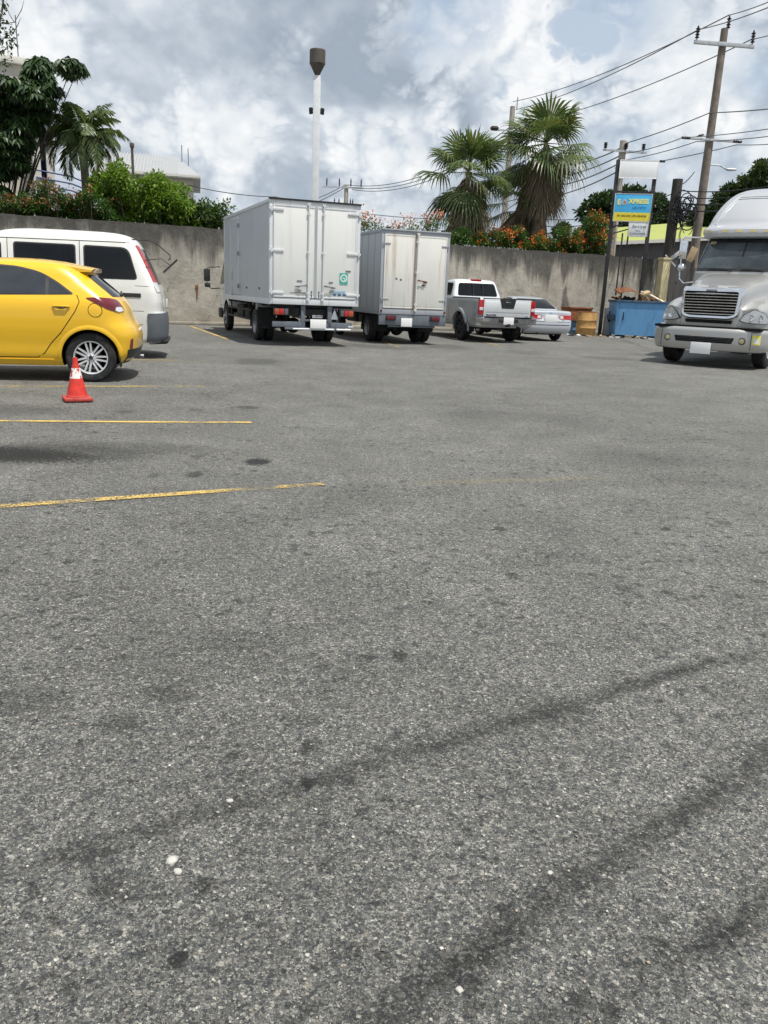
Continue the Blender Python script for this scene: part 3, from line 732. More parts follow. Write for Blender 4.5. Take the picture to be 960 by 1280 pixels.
# ------------------------------------------------------------------ ground and boundary wall
def build_ground():
    # one sheet, finer near the camera, gently uneven, reaching the horizon
    xs = np.concatenate([[-900, -300, -120, -60], np.arange(-30, 30.1, 1.0), [60, 120, 300, 900]])
    ys = np.concatenate([[-300, -60, -20], np.arange(-6, 40.1, 1.0), [60, 120, 300, 1200]])
    V = []; 
    for y in ys:
        for x in xs:
            z = 0.012 * math.sin(x * .7 + y * .31) * math.sin(y * .53 - x * .2) if abs(x) < 29 and -5 < y < 39 else 0.0
            V.append((x, y, z))
    n = len(xs); F = [(j * n + i, j * n + i + 1, (j + 1) * n + i + 1, (j + 1) * n + i) for j in range(len(ys) - 1) for i in range(n - 1)]
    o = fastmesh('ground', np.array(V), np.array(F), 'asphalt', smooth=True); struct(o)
build_ground()
WALL_H = 3.0
WA = math.atan(0.44)
def wall_y(x): return 29.4 + 0.44 * x
def wall_pt(x, d=0.0, z=0.0):
    """point at world x on the wall line, d metres behind it"""
    return Vector((x - math.sin(WA) * d, wall_y(x) + math.cos(WA) * d, z))
def build_wall():
    root = thing('boundary_wall', 'tall grey stained concrete boundary wall behind the parked trucks', 'wall', (0, wall_y(0) + 0.1, 0), WA)
    mb = MB(); x0, x1 = -19.0, 11.6; N = 90
    rng = random.Random(3); tops = [WALL_H + rng.uniform(-.018, .018) for _ in range(N + 1)]
    vs = []; fs = []
    for i in range(N + 1):
        x = x0 + (x1 - x0) * i / N
        vs += [(x, -.1, 0), (x, -.1, tops[i]), (x, .1, tops[i]), (x, .1, 0)]
    for i in range(N):
        a = 4 * i; fs += [(a, a + 4, a + 5, a + 1), (a + 1, a + 5, a + 6, a + 2), (a + 2, a + 6, a + 7, a + 3)]
    fs += [(0, 1, 2, 3), (4 * N + 3, 4 * N + 2, 4 * N + 1, 4 * N)]
    mb.add(vs, fs); mb.build('masonry', 'stained_concrete', root)
    g = MB()
    for i in range(190):                                          # broken bottle glass / mortar teeth set along the top
        x = rng.uniform(1.5, 5.4) if i < 90 else rng.uniform(x0, x1); h = rng.uniform(.03, .075); a = rng.uniform(0, PI)
        g.add([(x - .03 * math.cos(a), -.03 * math.sin(a), 2.975), (x + .03 * math.cos(a), .03 * math.sin(a), 2.975), (x + .01, .03, 2.975), (x + rng.uniform(-.02, .02), 0, 3.0 + h)], [(0, 1, 3), (1, 2, 3), (2, 0, 3), (0, 2, 1)])
    o = g.build('wall_top_shards', 'galvanised', root); o['kind'] = 'stuff'
    k = MB(); k.box(((x0 + x1) / 2, -.19, .05), (x1 - x0, .16, .1), bev=.02); k.build('footing', 'stained_concrete', root)
    # rusty stain hole with a hanging hook, left of the first truck
    q = at(245, 365, wall_y(-6.2)); lx = (q.x) / math.cos(WA)
    h = MB(); h.box((lx, -.115, 1.18), (.10, .03, .12), bev=.02); h.tube([(lx, -.12, 1.16), (lx + .01, -.14, .98), (lx, -.12, .8)], .018, 6)
    h.build('rusty_bracket', 'rust', root)
build_wall()

def parking_line(p0, p1, w, label, m='line_paint'):
    p0 = Vector((*p0, 0)); p1 = Vector((*p1, 0)); L = (p1 - p0).length; n = max(2, int(L / .5)); mb = MB(); rng = random.Random(int(L * 1000))
    vs = []; fs = []
    def gz(x, y): return 0.012 * math.sin(x * .7 + y * .31) * math.sin(y * .53 - x * .2)
    a = math.atan2(p1.y - p0.y, p1.x - p0.x); c = (p0 + p1) / 2
    for i in range(n + 1):
        u = -L / 2 + L * i / n
        for sg in (-1, 1):
            X = c.x + math.cos(a) * u - math.sin(a) * sg * w / 2; Y = c.y + math.sin(a) * u + math.cos(a) * sg * w / 2
            vs.append((u, sg * w / 2, gz(X, Y) + .006))
    for i in range(n): fs.append((2 * i, 2 * i + 2, 2 * i + 3, 2 * i + 1))
    o = mb.add(vs, fs).build('parking_line', m, None); o.location = (c.x, c.y, 0); o.rotation_euler = (0, 0, a)
    tag(o, label, 'road marking', 'painted parking bay lines')
parking_line((-7.2, 8.58), (-2.4, 10.40), .10, 'thin yellow parking line running just behind the traffic cone beside the yellow car', 'line_paint_worn')
parking_line((-6.4, 6.42), (-1.33, 7.76), .10, 'clear yellow parking line in front of the traffic cone')
parking_line((-5.0, 3.05), (-0.42, 5.26), .10, 'nearest yellow parking line, slanting and broken, closest to the viewer', 'line_paint_broken')
parking_line((-7.6, 12.2), (-3.1, 13.9), .10, 'faint yellow parking line on the ground between yellow car and white van', 'line_paint_worn')
parking_line((-6.3, 25.6), (-4.0, 19.9), .11, 'yellow parking line running toward the wall beside the larger box truck')
parking_line((-1.0, 25.4), (0.25, 19.4), .11, 'worn pale parking line on the ground between the two box trucks', 'line_paint_worn')
parking_line((2.0, 26.6), (3.05, 21.6), .11, 'worn parking line on the ground between the smaller box truck and the pickup', 'line_paint_worn')

def grit():
    """loose gravel on the tarmac: too many to count"""
    rng = np.random.default_rng(5); n = 2600
    d = 1.0 + 8.0 * rng.random(n) ** 1.6; t = (rng.random(n) - .5) * 1.15
    X = d * np.tan(t * .95) ; Y = d; s = (0.0018 + 0.0036 * rng.random(n) ** 3)
    ico = np.array([(1, 0, 0), (-1, 0, 0), (0, 1, 0), (0, -1, 0), (0, 0, 1), (0, 0, -1)], float); tri = np.array([(0, 2, 4), (2, 1, 4), (1, 3, 4), (3, 0, 4), (2, 0, 5), (1, 2, 5), (3, 1, 5), (0, 3, 5)])
    Z = 0.012 * np.sin(X * .7 + Y * .31) * np.sin(Y * .53 - X * .2)
    V = (ico[None] * (1 + .4 * (rng.random((n, 6, 3)) - .5)) * s[:, None, None] * np.array([1.2, 1, .7])) ; a = rng.random(n) * 6.28
    Vx = V[..., 0] * np.cos(a)[:, None] - V[..., 1] * np.sin(a)[:, None]; Vy = V[..., 0] * np.sin(a)[:, None] + V[..., 1] * np.cos(a)[:, None]
    P = np.stack([Vx + X[:, None], Vy + Y[:, None], V[..., 2] + (Z + s * .5)[:, None]], -1).reshape(-1, 3)
    F = (tri[None] + 6 * np.arange(n)[:, None, None]).reshape(-1, 3)
    m, T, b, o = mat('grit'); g = T.new('ShaderNodeNewGeometry')
    T.put(b.inputs['Base Color'], T.ramp(g.outputs['Random Per Island'], [(0, (.12, .12, .115)), (.5, (.26, .25, .235)), (.82, (.42, .40, .36)), (.93, (.40, .30, .2)), (1.0, (.72, .70, .66))])); b.inputs['Roughness'].default_value = .85
    ob = fastmesh('gravel', P, F, 'grit'); ob['kind'] = 'stuff'
    tag(ob, 'scattered loose gravel grit lying on the asphalt', 'gravel')
grit()
def pebble(px, py, s, label, seed):
    rng = random.Random(seed); bm = bmesh.new(); bmesh.ops.create_icosphere(bm, subdivisions=2, radius=1)
    for v in bm.verts: v.co *= 1 + rng.uniform(-.30, .24); v.co = Vector((v.co.x * s * 1.2, v.co.y * s, v.co.z * s * .6))
    me = bpy.data.meshes.new('pebble'); bm.to_mesh(me); bm.free(); me.materials.append(M['white_stone']); me.polygons.foreach_set('use_smooth', [True] * len(me.polygons))
    o = link('pebble', me); q = gp(px, py); o.location = (q.x, q.y, s * .4); o.rotation_euler = (0, 0, seed)
    tag(o, label, 'stone', 'pale stones lying on the asphalt')
pebble(214, 1079, .0135, 'largest pale white stone lying on the near asphalt at lower left', 1)
pebble(222, 1092, .010, 'flat grey-white stone touching the largest white stone', 2)
pebble(287, 1002, .0075, 'small white stone lying up and to the right of the pair of touching pale stones', 3)
pebble(688, 1093, .007, 'small white stone lying in the dark band at lower right', 4)
pebble(574, 1239, .007, 'small white stone near the bottom edge between two dark bands', 5)
pebble(771, 996, .007, 'small white stone on clean asphalt between the two long dark bands', 6)

# ------------------------------------------------------------------ traffic cone
def cone():
    q = gp(97, 501); root = thing('traffic_cone', 'worn red traffic cone with torn white band beside the yellow car', 'traffic cone', (q.x, q.y, 0.008), 0.5)
    b = MB(); b.box((0, 0, .018), (.29, .29, .036), bev=.014); b.lathe([(.122, .03), (.116, .052), (.108, .056)], n=28); b.build('base', 'cone_base', root)
    c = MB(); c.lathe([(.110, .05), (.098, .10), (.0655, .235), (.0405, .345), (.027, .405), (.026, .452), (.018, .456), (.0165, .44)], n=40); cc = c.build('cone_body', 'cone_red', root)
    m, T, bs, o = mat('torn_band'); co = T.coord('Object'); n = T.noise(T.mapping(co, scale=(1, 1, .6)), 17, 5, .6)
    T.put(bs.inputs['Base Color'], T.mix(T.maprange(n, .52, .56), (.80, .78, .74), (.50, .05, .035))); bs.inputs['Roughness'].default_value = .5
    w = MB(); w.lathe([(.0664, .237), (.0414, .346)], n=40); w.build('reflective_band', 'torn_band', root)
cone()
# ------------------------------------------------------------------ vehicles
def both(fn):
    for s in (-1, 1): fn(s)

def yellow_hatchback():
    h = 1.80
    root = thing('parked_car', 'bright yellow five-door hatchback parked on the left with its tail to the right', 'car', (-3.445, 11.28, 0), h)
    L = Loft([(0.20, .26, 3.82, .76, .30, .45), (0.27, .10, 3.96, .815, .32, .5), (0.36, .035, 4.04, .838, .36, .55), (0.46, .01, 4.065, .842, .40, .6), (0.56, .0, 4.07, .852, .42, .62), (0.68, .03, 4.05, .861, .42, .66),
              (0.76, .085, 3.98, .862, .40, .72), (0.84, .115, 3.82, .860, .38, .80), (0.90, .13, 3.55, .856, .36, .85), (0.95, .15, 3.22, .848, .34, .80), (1.00, .18, 2.98, .834, .33, .70), (1.06, .235, 2.86, .805, .32, .62), (1.12, .30, 2.72, .775, .32, .58),
              (1.24, .445, 2.46, .710, .34, .52), (1.35, .57, 2.24, .655, .36, .46), (1.41, .65, 2.12, .615, .36, .42), (1.455, .76, 2.0, .555, .36, .40), (1.485, .92, 1.86, .46, .34, .36), (1.503, 1.12, 1.72, .34, .30, .30), (1.51, 1.3, 1.6, .15, .12, .12)], n=2.7)
    b = L.mesh().build('body', 'yellow_paint', root, 50)
    cs = []
    for y in (.585, 3.20):
        for s in (-1, 1): cs.append(cut_cyl(root, s * .55, s * 1.0, y, .315, .352))
    boolean(b, cs)
    for s in (-1, 1):                                             # raised lips round the wheel openings
        fn = side_fn(L, s)
        for y in (.585, 3.20):
            mb = MB(); pts = []
            A = [(-0.16 + (PI + .32) * i / 26) for i in range(27)]
            vs = []; fs = []
            for a in A:
                for r, o in ((.351, -.03), (.351, .010), (.366, .012), (.395, .004), (.41, -.004)):
                    p, n = fn(y + r * math.cos(a), .315 + r * math.sin(a)); vs.append(p + n * o)
            for i in range(26):
                for j in range(4): fs.append((i * 5 + j, i * 5 + j + 1, i * 5 + j + 6, i * 5 + j + 5))
            mb.add(vs, fs, 0, True).build('wheel_arch_lip', 'yellow_paint', root)
        # side glass: one dark daylight opening with black frames on it
        W = [(.74, 1.085), (.93, 1.225), (1.14, 1.345), (1.42, 1.405), (1.80, 1.42), (2.14, 1.395), (2.44, 1.285), (2.86, 1.04), (2.80, 1.025), (1.8, 1.045)]
        fr = panel('window_frame', fn, rpoly(W, [.05, .05, .1, .1, .2, .1, .1, .03, .02, .02]), .003, 'black_plastic', root)
        for nm, P in (('quarter_window', [(.79, 1.095), (.95, 1.215), (1.045, 1.27), (1.045, 1.075)]), ('rear_door_window', [(1.085, 1.075), (1.085, 1.292), (1.19, 1.345), (1.44, 1.385), (1.74, 1.397), (1.74, 1.062)]), ('front_door_window', [(1.84, 1.062), (1.84, 1.397), (2.12, 1.372), (2.42, 1.268), (2.74, 1.062)])):
            panel(nm, fn, rpoly(P, .015), .006, 'smoked_glass', fr)
        sm = MB()
        seam(sm, fn, [(.715, 1.08), (.685, 1.0), (.74, .88), (.92, .62), (1.05, .48), (1.13, .36), (1.22, .305), (1.76, .30), (1.79, .60), (1.79, 1.045)], .010)
        seam(sm, fn, [(1.79, 1.04), (1.79, .5), (1.80, .30), (2.75, .30), (2.83, .48), (2.86, .75), (2.82, 1.03)], .010)
        if s < 0: seam(sm, fn, [(.50 + .084 * math.cos(a), .905 + .084 * math.sin(a)) for a in [2 * PI * i / 24 for i in range(24)]], .007, closed=True)
        seam(sm, fn, [(.66, 1.40), (.80, 1.36)], .006)
        sm.build('panel_gaps', 'wheel_well', root)
        for y in (.90, 1.96):
            hd = panel('door_handle', fn, rpoly([(y - .10, .935), (y, .955), (y + .10, .935), (y, .905)], .03), .004, 'black_plastic', root)
            g = MB(); p, n = fn(y, .937); g.tube([fn(y - .10, .937)[0] + n * .006, p + n * .034 + Vector((0, -.06, 0)), p + n * .034 + Vector((0, .06, 0)), fn(y + .10, .937)[0] + n * .006], .013, 8); g.build('handle_bar', 'yellow_paint', hd)
        sk = panel('sill_trim', fn, rpoly([(1.03, .225), (1.03, .285), (2.85, .285), (2.85, .225)], .01), .012, 'yellow_paint', root)
        cf = corner_fn(L, s)
        tl = panel('tail_light', cf, rpoly([(.56, .90), (.585, 1.03), (.70, 1.05), (.90, 1.06), (1.045, 1.05), (1.0, 1.0), (.90, .925), (.76, .885)], .03), .008, 'dark_red_lens', root, .03)
        panel('reversing_lens', cf, rpoly([(.59, .90), (.61, .945), (.75, .945), (.79, .90), (.72, .887)], .015), .011, 'white_lens', tl, .03)
        panel('headlight', lambda a, z, s=s: (lambda p, n: (p, n))(*front_corner(L, a, z, s)), rpoly([(.40, .70), (.42, .78), (.95, .86), (1.15, .86), (.9, .72)], .03), .006, 'clear_lens', root, .04)
        # mirror
        mr = MB(); mr.box((s * .95, 2.62, 1.08), (.2, .11, .14), bev=.04); mr.tube([(s * .80, 2.66, 1.03), (s * .92, 2.64, 1.04)], .025, 8); mr.build('door_mirror', 'yellow_paint', root)
        rf = panel('bumper_reflector', cf, rpoly([(.62, .42), (.62, .56), (.68, .54), (.69, .43)], .01), .006, 'dark_red_lens', root, .03)
    rf = rear_fn(L)
    panel('rear_window', rf, rpoly([(-.60, 1.07), (-.50, 1.33), (.50, 1.33), (.60, 1.07)], .04), .006, 'dark_glass', root)
    panel('rear_diffuser', rf, rpoly([(-.66, .24), (-.72, .42), (.72, .42), (.66, .24)], .04), .012, 'black_plastic', root)
    panel('windscreen', front_fn(L), rpoly([(-.66, 1.03), (-.50, 1.355), (.50, 1.355), (.66, 1.03)], .05), .005, 'dark_glass', root)
    panel('front_grille', front_fn(L), rpoly([(-.5, .30), (-.6, .5), (.6, .5), (.5, .30)], .04), .008, 'black_plastic', root)
    sp = MB()                                                      # roof spoiler
    V = []; n = 13
    for i in range(n):
        x = -.56 + 1.12 * i / (n - 1); e = 1 - (abs(x) / .56) ** 4
        V += [(x, .90, 1.432 + .045 * e), (x, .52 + .03 * (1 - e), 1.388 + .032 * e), (x, .525 + .03 * (1 - e), 1.366 + .030 * e), (x, .76, 1.36)]
    F = []
    for i in range(n - 1):
        for j in range(4): F.append((4 * i + j, 4 * i + (j + 1) % 4, 4 * i + 4 + (j + 1) % 4, 4 * i + 4 + j))
    F += [(0, 1, 2, 3), (4 * n - 1, 4 * n - 2, 4 * n - 3, 4 * n - 4)]
    sp.add(V, F, 0, True).build('roof_spoiler', 'yellow_paint', root)
    wp = MB(); wp.lathe([(.024, -.03), (.024, .02), (.001, .025)], (0, .26, 1.09), 'Y', 12); wp.box((.17, .275, 1.115), (.34, .012, .016), roty(-.1)); wp.build('rear_wiper', 'black_plastic', root)
    for s in (-1, 1):
        wheel(root, s * .835, .585, .312, .20, s, 'alloy', .212); wheel(root, s * .835, 3.20, .312, .20, s, 'alloy', .212)
    for s in (-1, 1): MB().box((s * .72, .23, .26), (.20, .012, .13)).build('mudflap', 'black_rubber', root)
    ex = MB(); ex.tube([(.5, .22, .24), (.5, .02, .235)], .028, 12); ex.tube([(-.45, .35, .22), (.45, .35, .22)], .07, 12); ex.build('exhaust', 'steel', root)
    plate(root, (0, .02, .60), .40, .13)
def front_corner(L, a, z, s):
    """like Loft.arc but measured from the middle of the nose"""
    h = L.half(z, 24, 8)[::-1]; d0 = 0.0
    for i in range(len(h) - 1):
        d = math.hypot(h[i + 1][0] - h[i][0], h[i + 1][1] - h[i][1])
        if d0 + d >= a and d > 0:
            t = (a - d0) / d; x = h[i][0] + (h[i + 1][0] - h[i][0]) * t; y = h[i][1] + (h[i + 1][1] - h[i][1]) * t
            return Vector((s * x, y, z)), Vector((s * -(h[i + 1][1] - h[i][1]) / d, (h[i + 1][0] - h[i][0]) / d, 0))
        d0 += d
    return Vector((0, L.at(z)[1], z)), Vector((0, 1, 0))
yellow_hatchback()

def white_van():
    h = 1.80
    root = thing('minivan', 'white minivan with tall red rear lights standing behind the yellow hatchback', 'van', (-4.01, 14.64, 0), h)
    L = Loft([(0.27, .10, 4.30, .78, .20, .35), (0.33, .02, 4.42, .825, .24, .45), (0.60, .0, 4.48, .842, .26, .5), (0.76, .015, 4.46, .845, .26, .5), (0.80, .03, 4.45, .845, .26, .5), (0.95, .035, 4.36, .845, .24, .55), (1.08, .05, 4.15, .842, .24, .6), (1.16, .07, 3.95, .835, .24, .55), (1.28, .115, 3.72, .818, .24, .5),
              (1.55, .235, 3.35, .775, .24, .45), (1.78, .345, 3.02, .735, .24, .42), (1.86, .39, 2.88, .715, .25, .42), (1.94, .45, 2.72, .685, .28, .45), (2.00, .56, 2.55, .63, .32, .5), (2.035, .72, 2.35, .52, .36, .55), (2.052, .95, 2.1, .36, .3, .4), (2.058, 1.2, 1.9, .15, .15, .15)], n=3.2)
    b = L.mesh().build('body', 'white_van_paint', root, 50)
    boolean(b, [cut_cyl(root, s * .55, s * 1.0, y, .32, .365) for y in (.85, 3.55) for s in (-1, 1)])
    rfn = rear_fn(L)
    for s in (-1, 1):
        fn = side_fn(L, s); cf = corner_fn(L, s)
        for nm, P, rr in (('rear_side_window', [(.44, 1.32), (.58, 1.785), (1.24, 1.795), (1.24, 1.315)], [.07, .12, .05, .05]), ('sliding_door_window', [(1.40, 1.315), (1.40, 1.795), (2.30, 1.795), (2.30, 1.315)], .05), ('front_door_window', [(2.52, 1.30), (2.52, 1.785), (2.86, 1.76), (3.42, 1.30)], .05)):
            fr = panel('window_rubber' if 0 else 'window_surround', fn, rpoly([(y + (-.022 if y < sum(q[0] for q in P) / 4 else .022), z + (-.022 if z < 1.5 else .022)) for y, z in P], rr), .002, 'black_plastic' , root)
            panel(nm, fn, rpoly(P, rr), .006, 'dark_glass', fr)
        sm = MB()
        seam(sm, fn, [(1.32, 1.87), (1.32, .36)], .010); seam(sm, fn, [(2.41, 1.87), (2.41, .36)], .010); seam(sm, fn, [(.34, .80), (1.30, .80)], .006); seam(sm, fn, [(3.40, 1.2), (3.3, .9), (3.2, .7), (3.15, .36)], .01)
        seam(sm, fn, [(.5, 1.885), (2.8, 1.865)], .012)
        seam(sm, fn, [(.36, .58), (.62, .58)], .006); seam(sm, cf, [(.86, 1.20), (1.10, 1.205)], .006)
        sm.build('panel_gaps', 'wheel_well', root)
        panel('door_rail', fn, rpoly([(.38, 1.02), (.38, 1.085), (1.28, 1.085), (1.28, 1.02)], .01), .010, 'black_plastic', root)
        tl = panel('tail_light', cf, rpoly([(.54, 1.26), (.53, 1.84), (.655, 1.85), (.735, 1.26)], .03), .012, 'red_lens', root, .04)
        panel('reversing_lens', cf, rpoly([(.56, 1.115), (.56, 1.275), (.745, 1.275), (.775, 1.20), (.76, 1.115)], .02), .012, 'white_lens', tl, .04)
        panel('light_divider', cf, rpoly([(.55, 1.50), (.55, 1.515), (.715, 1.515), (.72, 1.50)], .002), .015, 'dark_red_lens', tl, .04)
        bp = panel('bumper_corner', cf, rpoly([(.0, .30), (.0, .765), (.98, .765), (1.0, .73), (1.0, .30)], [0, 0, .04, .03, .05]), .022, 'grey_plastic', root, .05)
        mr = MB(); mr.box((s * .99, 3.35, 1.42), (.2, .1, .2), bev=.04); mr.tube([(s * .80, 3.40, 1.36), (s * .96, 3.37, 1.38)], .02, 8); mr.build('door_mirror', 'white_van_paint', root)
        hd = panel('door_handle', fn, rpoly([(2.55, 1.02), (2.55, 1.07), (2.72, 1.07), (2.72, 1.02)], .01), .02, 'black_plastic', root)
        panel('headlight', lambda a, z, s=s: front_corner(L, a, z, s), rpoly([(.45, .72), (.45, .88), (.95, .92), (1.0, .76)], .03), .006, 'clear_lens', root, .04)
        wheel(root, s * .825, .85, .315, .19, s, 'steel', .19, 'steel'); wheel(root, s * .825, 3.55, .315, .19, s, 'steel', .19, 'steel')
    panel('rear_window', rfn, rpoly([(-.60, 1.24), (-.54, 1.80), (.54, 1.80), (.60, 1.24)], .06), .006, 'dark_glass', root)
    panel('windscreen', front_fn(L), rpoly([(-.72, 1.22), (-.60, 1.83), (.60, 1.83), (.72, 1.22)], .06), .006, 'dark_glass', root)
    ar = MB(); ar.tube([(-.52, .60, 1.95), (-.58, .40, 1.94), (-.62, .24, 1.945), (-.64, .12, 1.90), (-.66, -.10, 1.72), (-.66, -.105, 1.66), (-.655, -.07, 1.645)], .009, 8); ar.box((-.63, -.10, 1.545), (.02, .32, .03), rotx(-.75)); ar.tube([(-.60, .36, 1.62), (-.62, .05, 1.66), (-.63, -.10, 1.56)], .008, 6); ar.build('parking_mirror', 'black_plastic', root)
    st = MB(); st.box((-.10, .02, .30), (1.2, .10, .05), bev=.015); st.tube([(-.35, .3, .25), (-.35, .0, .27)], .03, 10); st.build('rear_step', 'chassis_black', root)
    plate(root, (0, -.004, .93), .40, .14)
white_van()

# ---------------------------------------------------------------- box trucks
def box_truck(kind):
    big = kind == 'big'
    if big:
        loc, h, W, LB, zb, zt = (-1.753, 18.53, 0), .366, 2.06, 5.85, .92, 3.10
        root = thing('box_truck', 'larger white box truck with clean twin rear doors and a side door', 'truck', loc, h)
        skin, side, frm = 'box_white', 'box_side_shaded', 'box_frame'; ra, fa, tr, tw = 1.95, 6.35, .385, .20
    else:
        loc, h, W, LB, zb, zt = (.519, 20.905, 0), .36, 1.827, 3.6, .74, 2.75
        root = thing('box_truck', 'smaller older white box truck with rust-streaked rear doors beside the pickup', 'truck', loc, h)
        skin, side, frm = 'old_box_white', 'old_box_side_shaded', 'grey_frame'; ra, fa, tr, tw = 1.10, 3.95, .35, .19
    w = W / 2
    # cargo body: side walls with panel joints, roof, floor frame
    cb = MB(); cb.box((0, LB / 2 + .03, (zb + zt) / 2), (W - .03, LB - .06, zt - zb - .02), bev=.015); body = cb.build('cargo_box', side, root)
    rb = MB()
    for s in (-1, 1):                                               # bottom and top rails
        rb.box((s * (w - .012), LB / 2, zb + .05), (.035, LB, .12), bev=.008); rb.box((s * (w - .015), LB / 2, zt - .035), (.045, LB, .075), bev=.015)
        rb.box((s * (w - .02), LB - .02, (zb + zt) / 2), (.05, .05, zt - zb), bev=.012)
        if big:
            for y in (.012 + LB * .30, LB * .86): rb.box((s * (w - .0135), y, (zb + zt) / 2), (.006, .012, zt - zb - .2))
        else:
            for k in range(1, 7): rb.box((s * (w - .013), LB * k / 7, (zb + zt) / 2), (.012, .035, zt - zb - .16), bev=.004)
    rb.build('rails', frm, body)
    # rear frame
    rf = MB()
    for s in (-1, 1): rf.box((s * (w - .035), .03, (zb + zt) / 2), (.075, .085, zt - zb), bev=.01)
    rf.box((0, .03, zt - .05), (W - .14, .085, .10), bev=.01); rf.box((0, .025, zb + .07), (W - .14, .095, .14), bev=.01)
    rfo = rf.build('rear_frame', frm, root)
    dk = MB(); dk.box((0, .02, zt + (.005 if big else .0)), (W + .01, .13, .035), bev=.008); dk.build('rain_gutter', 'chassis_black' if big else 'grey_frame', rfo)
    zd0, zd1 = zb + .15, zt - .105; dw = (W - .155) / 2
    for s in (-1, 1):
        d = MB(); d.box((s * (dw / 2 + .003), -.005, (zd0 + zd1) / 2), (dw - .006, .045, zd1 - zd0), bev=.008)
        if not big: d.box((s * (dw / 2 + .003), -.030, (zd0 + zd1) / 2), (dw - .10, .012, zd1 - zd0 - .10), bev=.004)
        do = d.build('rear_door', skin, root)
        # painted edge frame of the door
        ef = MB()
        for z in (zd0 + .02, zd1 - .02): ef.box((s * (dw / 2 + .003), -.031, z), (dw - .02, .008, .035), bev=.003)
        for x in (.022, dw - .022): ef.box((s * x, -.0315, (zd0 + zd1) / 2), (.032, .008, zd1 - zd0 - .04), bev=.003)
        ef.build('door_edge', frm if big else skin, do)
        hs = (zd0 + .10, (zd0 + zd1) / 2 + .02, zd1 - .10) if big else (zd0 + .22, zd1 - .22)
        for z in hs:
            m = MB()
            if big: m.box((s * (dw - .10), -.040, z), (.26, .018, .055), bev=.008); m.lathe([(.022, -.05), (.022, .05)], (s * (w - .035), -.035, z), 'Z', 10, cap=True); m.box((s * (w - .015), -.03, z), (.06, .03, .05), bev=.008)
            else: m.box((s * (dw - .06), -.043, z), (.18, .014, .03), bev=.005); m.lathe([(.014, -.03), (.014, .03)], (s * (w - .04), -.035, z), 'Z', 8, cap=True)
            m.build('hinge', 'box_frame' if big else 'grey_frame', do)
    # lock rods
    for x in ((-.17, .17) if big else (.035,)):
        r = MB(); r.tube([(x, -.062, zd0 - .07), (x, -.062, zd1 + .05)], .016, 10)
        for z in (zd0 - .03, zd0 + .10, (zd0 + zd1) / 2, zd1 - .16, zd1 + .03): r.box((x, -.048, z), (.075, .035, .05), bev=.01)
        r.build('lock_rod', 'box_frame' if big else 'old_box_white', root)
        hd = MB(); zz = zd0 + .24 if big else zd0 + .66; sg = 1 if x > 0 else -1
        hd.box((x + sg * .13, -.085, zz + .02), (.24, .016, .026), roty(sg * .10), .006); hd.box((x + sg * .24, -.06, zz), (.10, .03, .035), bev=.006); hd.box((x + sg * .19, -.055, zz - .08), (.07, .03, .04), bev=.006); hd.tube([(x + sg * .02, -.09, zz + .01), (x + sg * .06, -.10, zz + .05), (x + sg * .09, -.09, zz)], .007, 6)
        hd.build('door_handle', 'steel' if big else 'rust', root)
    if big:
        sl_ = MB(); sl_.box((0, -.033, (zd0 + zd1) / 2), (.055, .008, zd1 - zd0 - .02)); sl_.build('door_seal', 'grey_frame', root)
        for s in (-1, 1):
            kp = MB()
            for z in (zd0 + .05, zd0 + .13): kp.box((s * .085, -.04, z), (.018, .02, .05), bev=.004)
            kp.build('door_catch', 'black_plastic', root)
        # stickers and lettering low on the right door
        st = MB(); st.box((.66, -.036, 1.52), (.19, .004, .24)); so_ = st.build('round_badge_sticker', 'sticker_green', root)
        rg = MB(); rg.lathe([(.085, 0), (.085, -.003), (.058, -.003), (.058, 0)], (.66, -.0385, 1.53), 'Y', 28); rg.box((.66, -.040, 1.53), (.06, .003, .02)); rg.box((.685, -.040, 1.50), (.02, .003, .06)); rg.build('badge_ring', 'box_white', so_)
        b2 = MB(); b2.box((.76, -.036, 1.685), (.12, .004, .032)); b2.box((.36, -.036, 1.425), (.10, .004, .028)); b2.box((-.40, -.036, 1.18), (.36, .003, .012)); b2.box((-.36, -.036, 1.43), (.12, .004, .03)); b2.build('small_dark_labels', 'letter_grey', root)
        b3 = MB(); b3.box((.52, -.036, 1.235), (.36, .004, .035)); b3.build('blue_strip_sticker', 'sticker_blue', root)
        b4 = MB(); 
        for x, wd in ((.455, .075), (.565, .085), (.675, .07), (.78, .13)): b4.box((x, -.036, 1.165), (wd, .004, .04))
        b4.build('blue_number_sticker', 'letter_dark', root)
        # side door in the left wall
        sd = MB(); y0, y1 = 3.55, 4.65; X = -(w + .004)
        sd.box((X, (y0 + y1) / 2, (zb + zt) / 2 - .02), (.03, y1 - y0 - .03, zt - zb - .32), bev=.01); sdo = sd.build('side_door', side, root)
        fr = MB()
        for y in (y0, y1): fr.box((X - .002, y, (zb + zt) / 2 - .02), (.045, .05, zt - zb - .26), bev=.01)
        fr.box((X - .002, (y0 + y1) / 2, zt - .16), (.045, y1 - y0, .05), bev=.01); fr.build('door_frame', frm, sdo)
        hg = MB()
        for z in (zb + .35, zb + 1.15, zt - .35): hg.box((X - .03, y0, z), (.035, .10, .10), bev=.008)
        hg.build('side_door_hinges', 'steel', sdo)
        hl = MB(); hl.box((X - .022, y1 - .18, zb + .62), (.02, .16, .24), bev=.01); hl.box((X - .036, y1 - .18, zb + .64), (.02, .07, .16), bev=.008); hl.box((X - .02, y1 - .14, zb + .24), (.02, .16, .20), bev=.008); hl.build('side_door_handle', 'galvanised', sdo)
        mk = MB()
        for y in (1.1, 2.6): mk.lathe([(.028, 0), (.02, -.02), (.001, -.022)], (-(w - .012), y, zb + .32), 'X', 12)
        mk.build('side_marker', 'black_plastic', root)
    else:
        ms = MB(); 
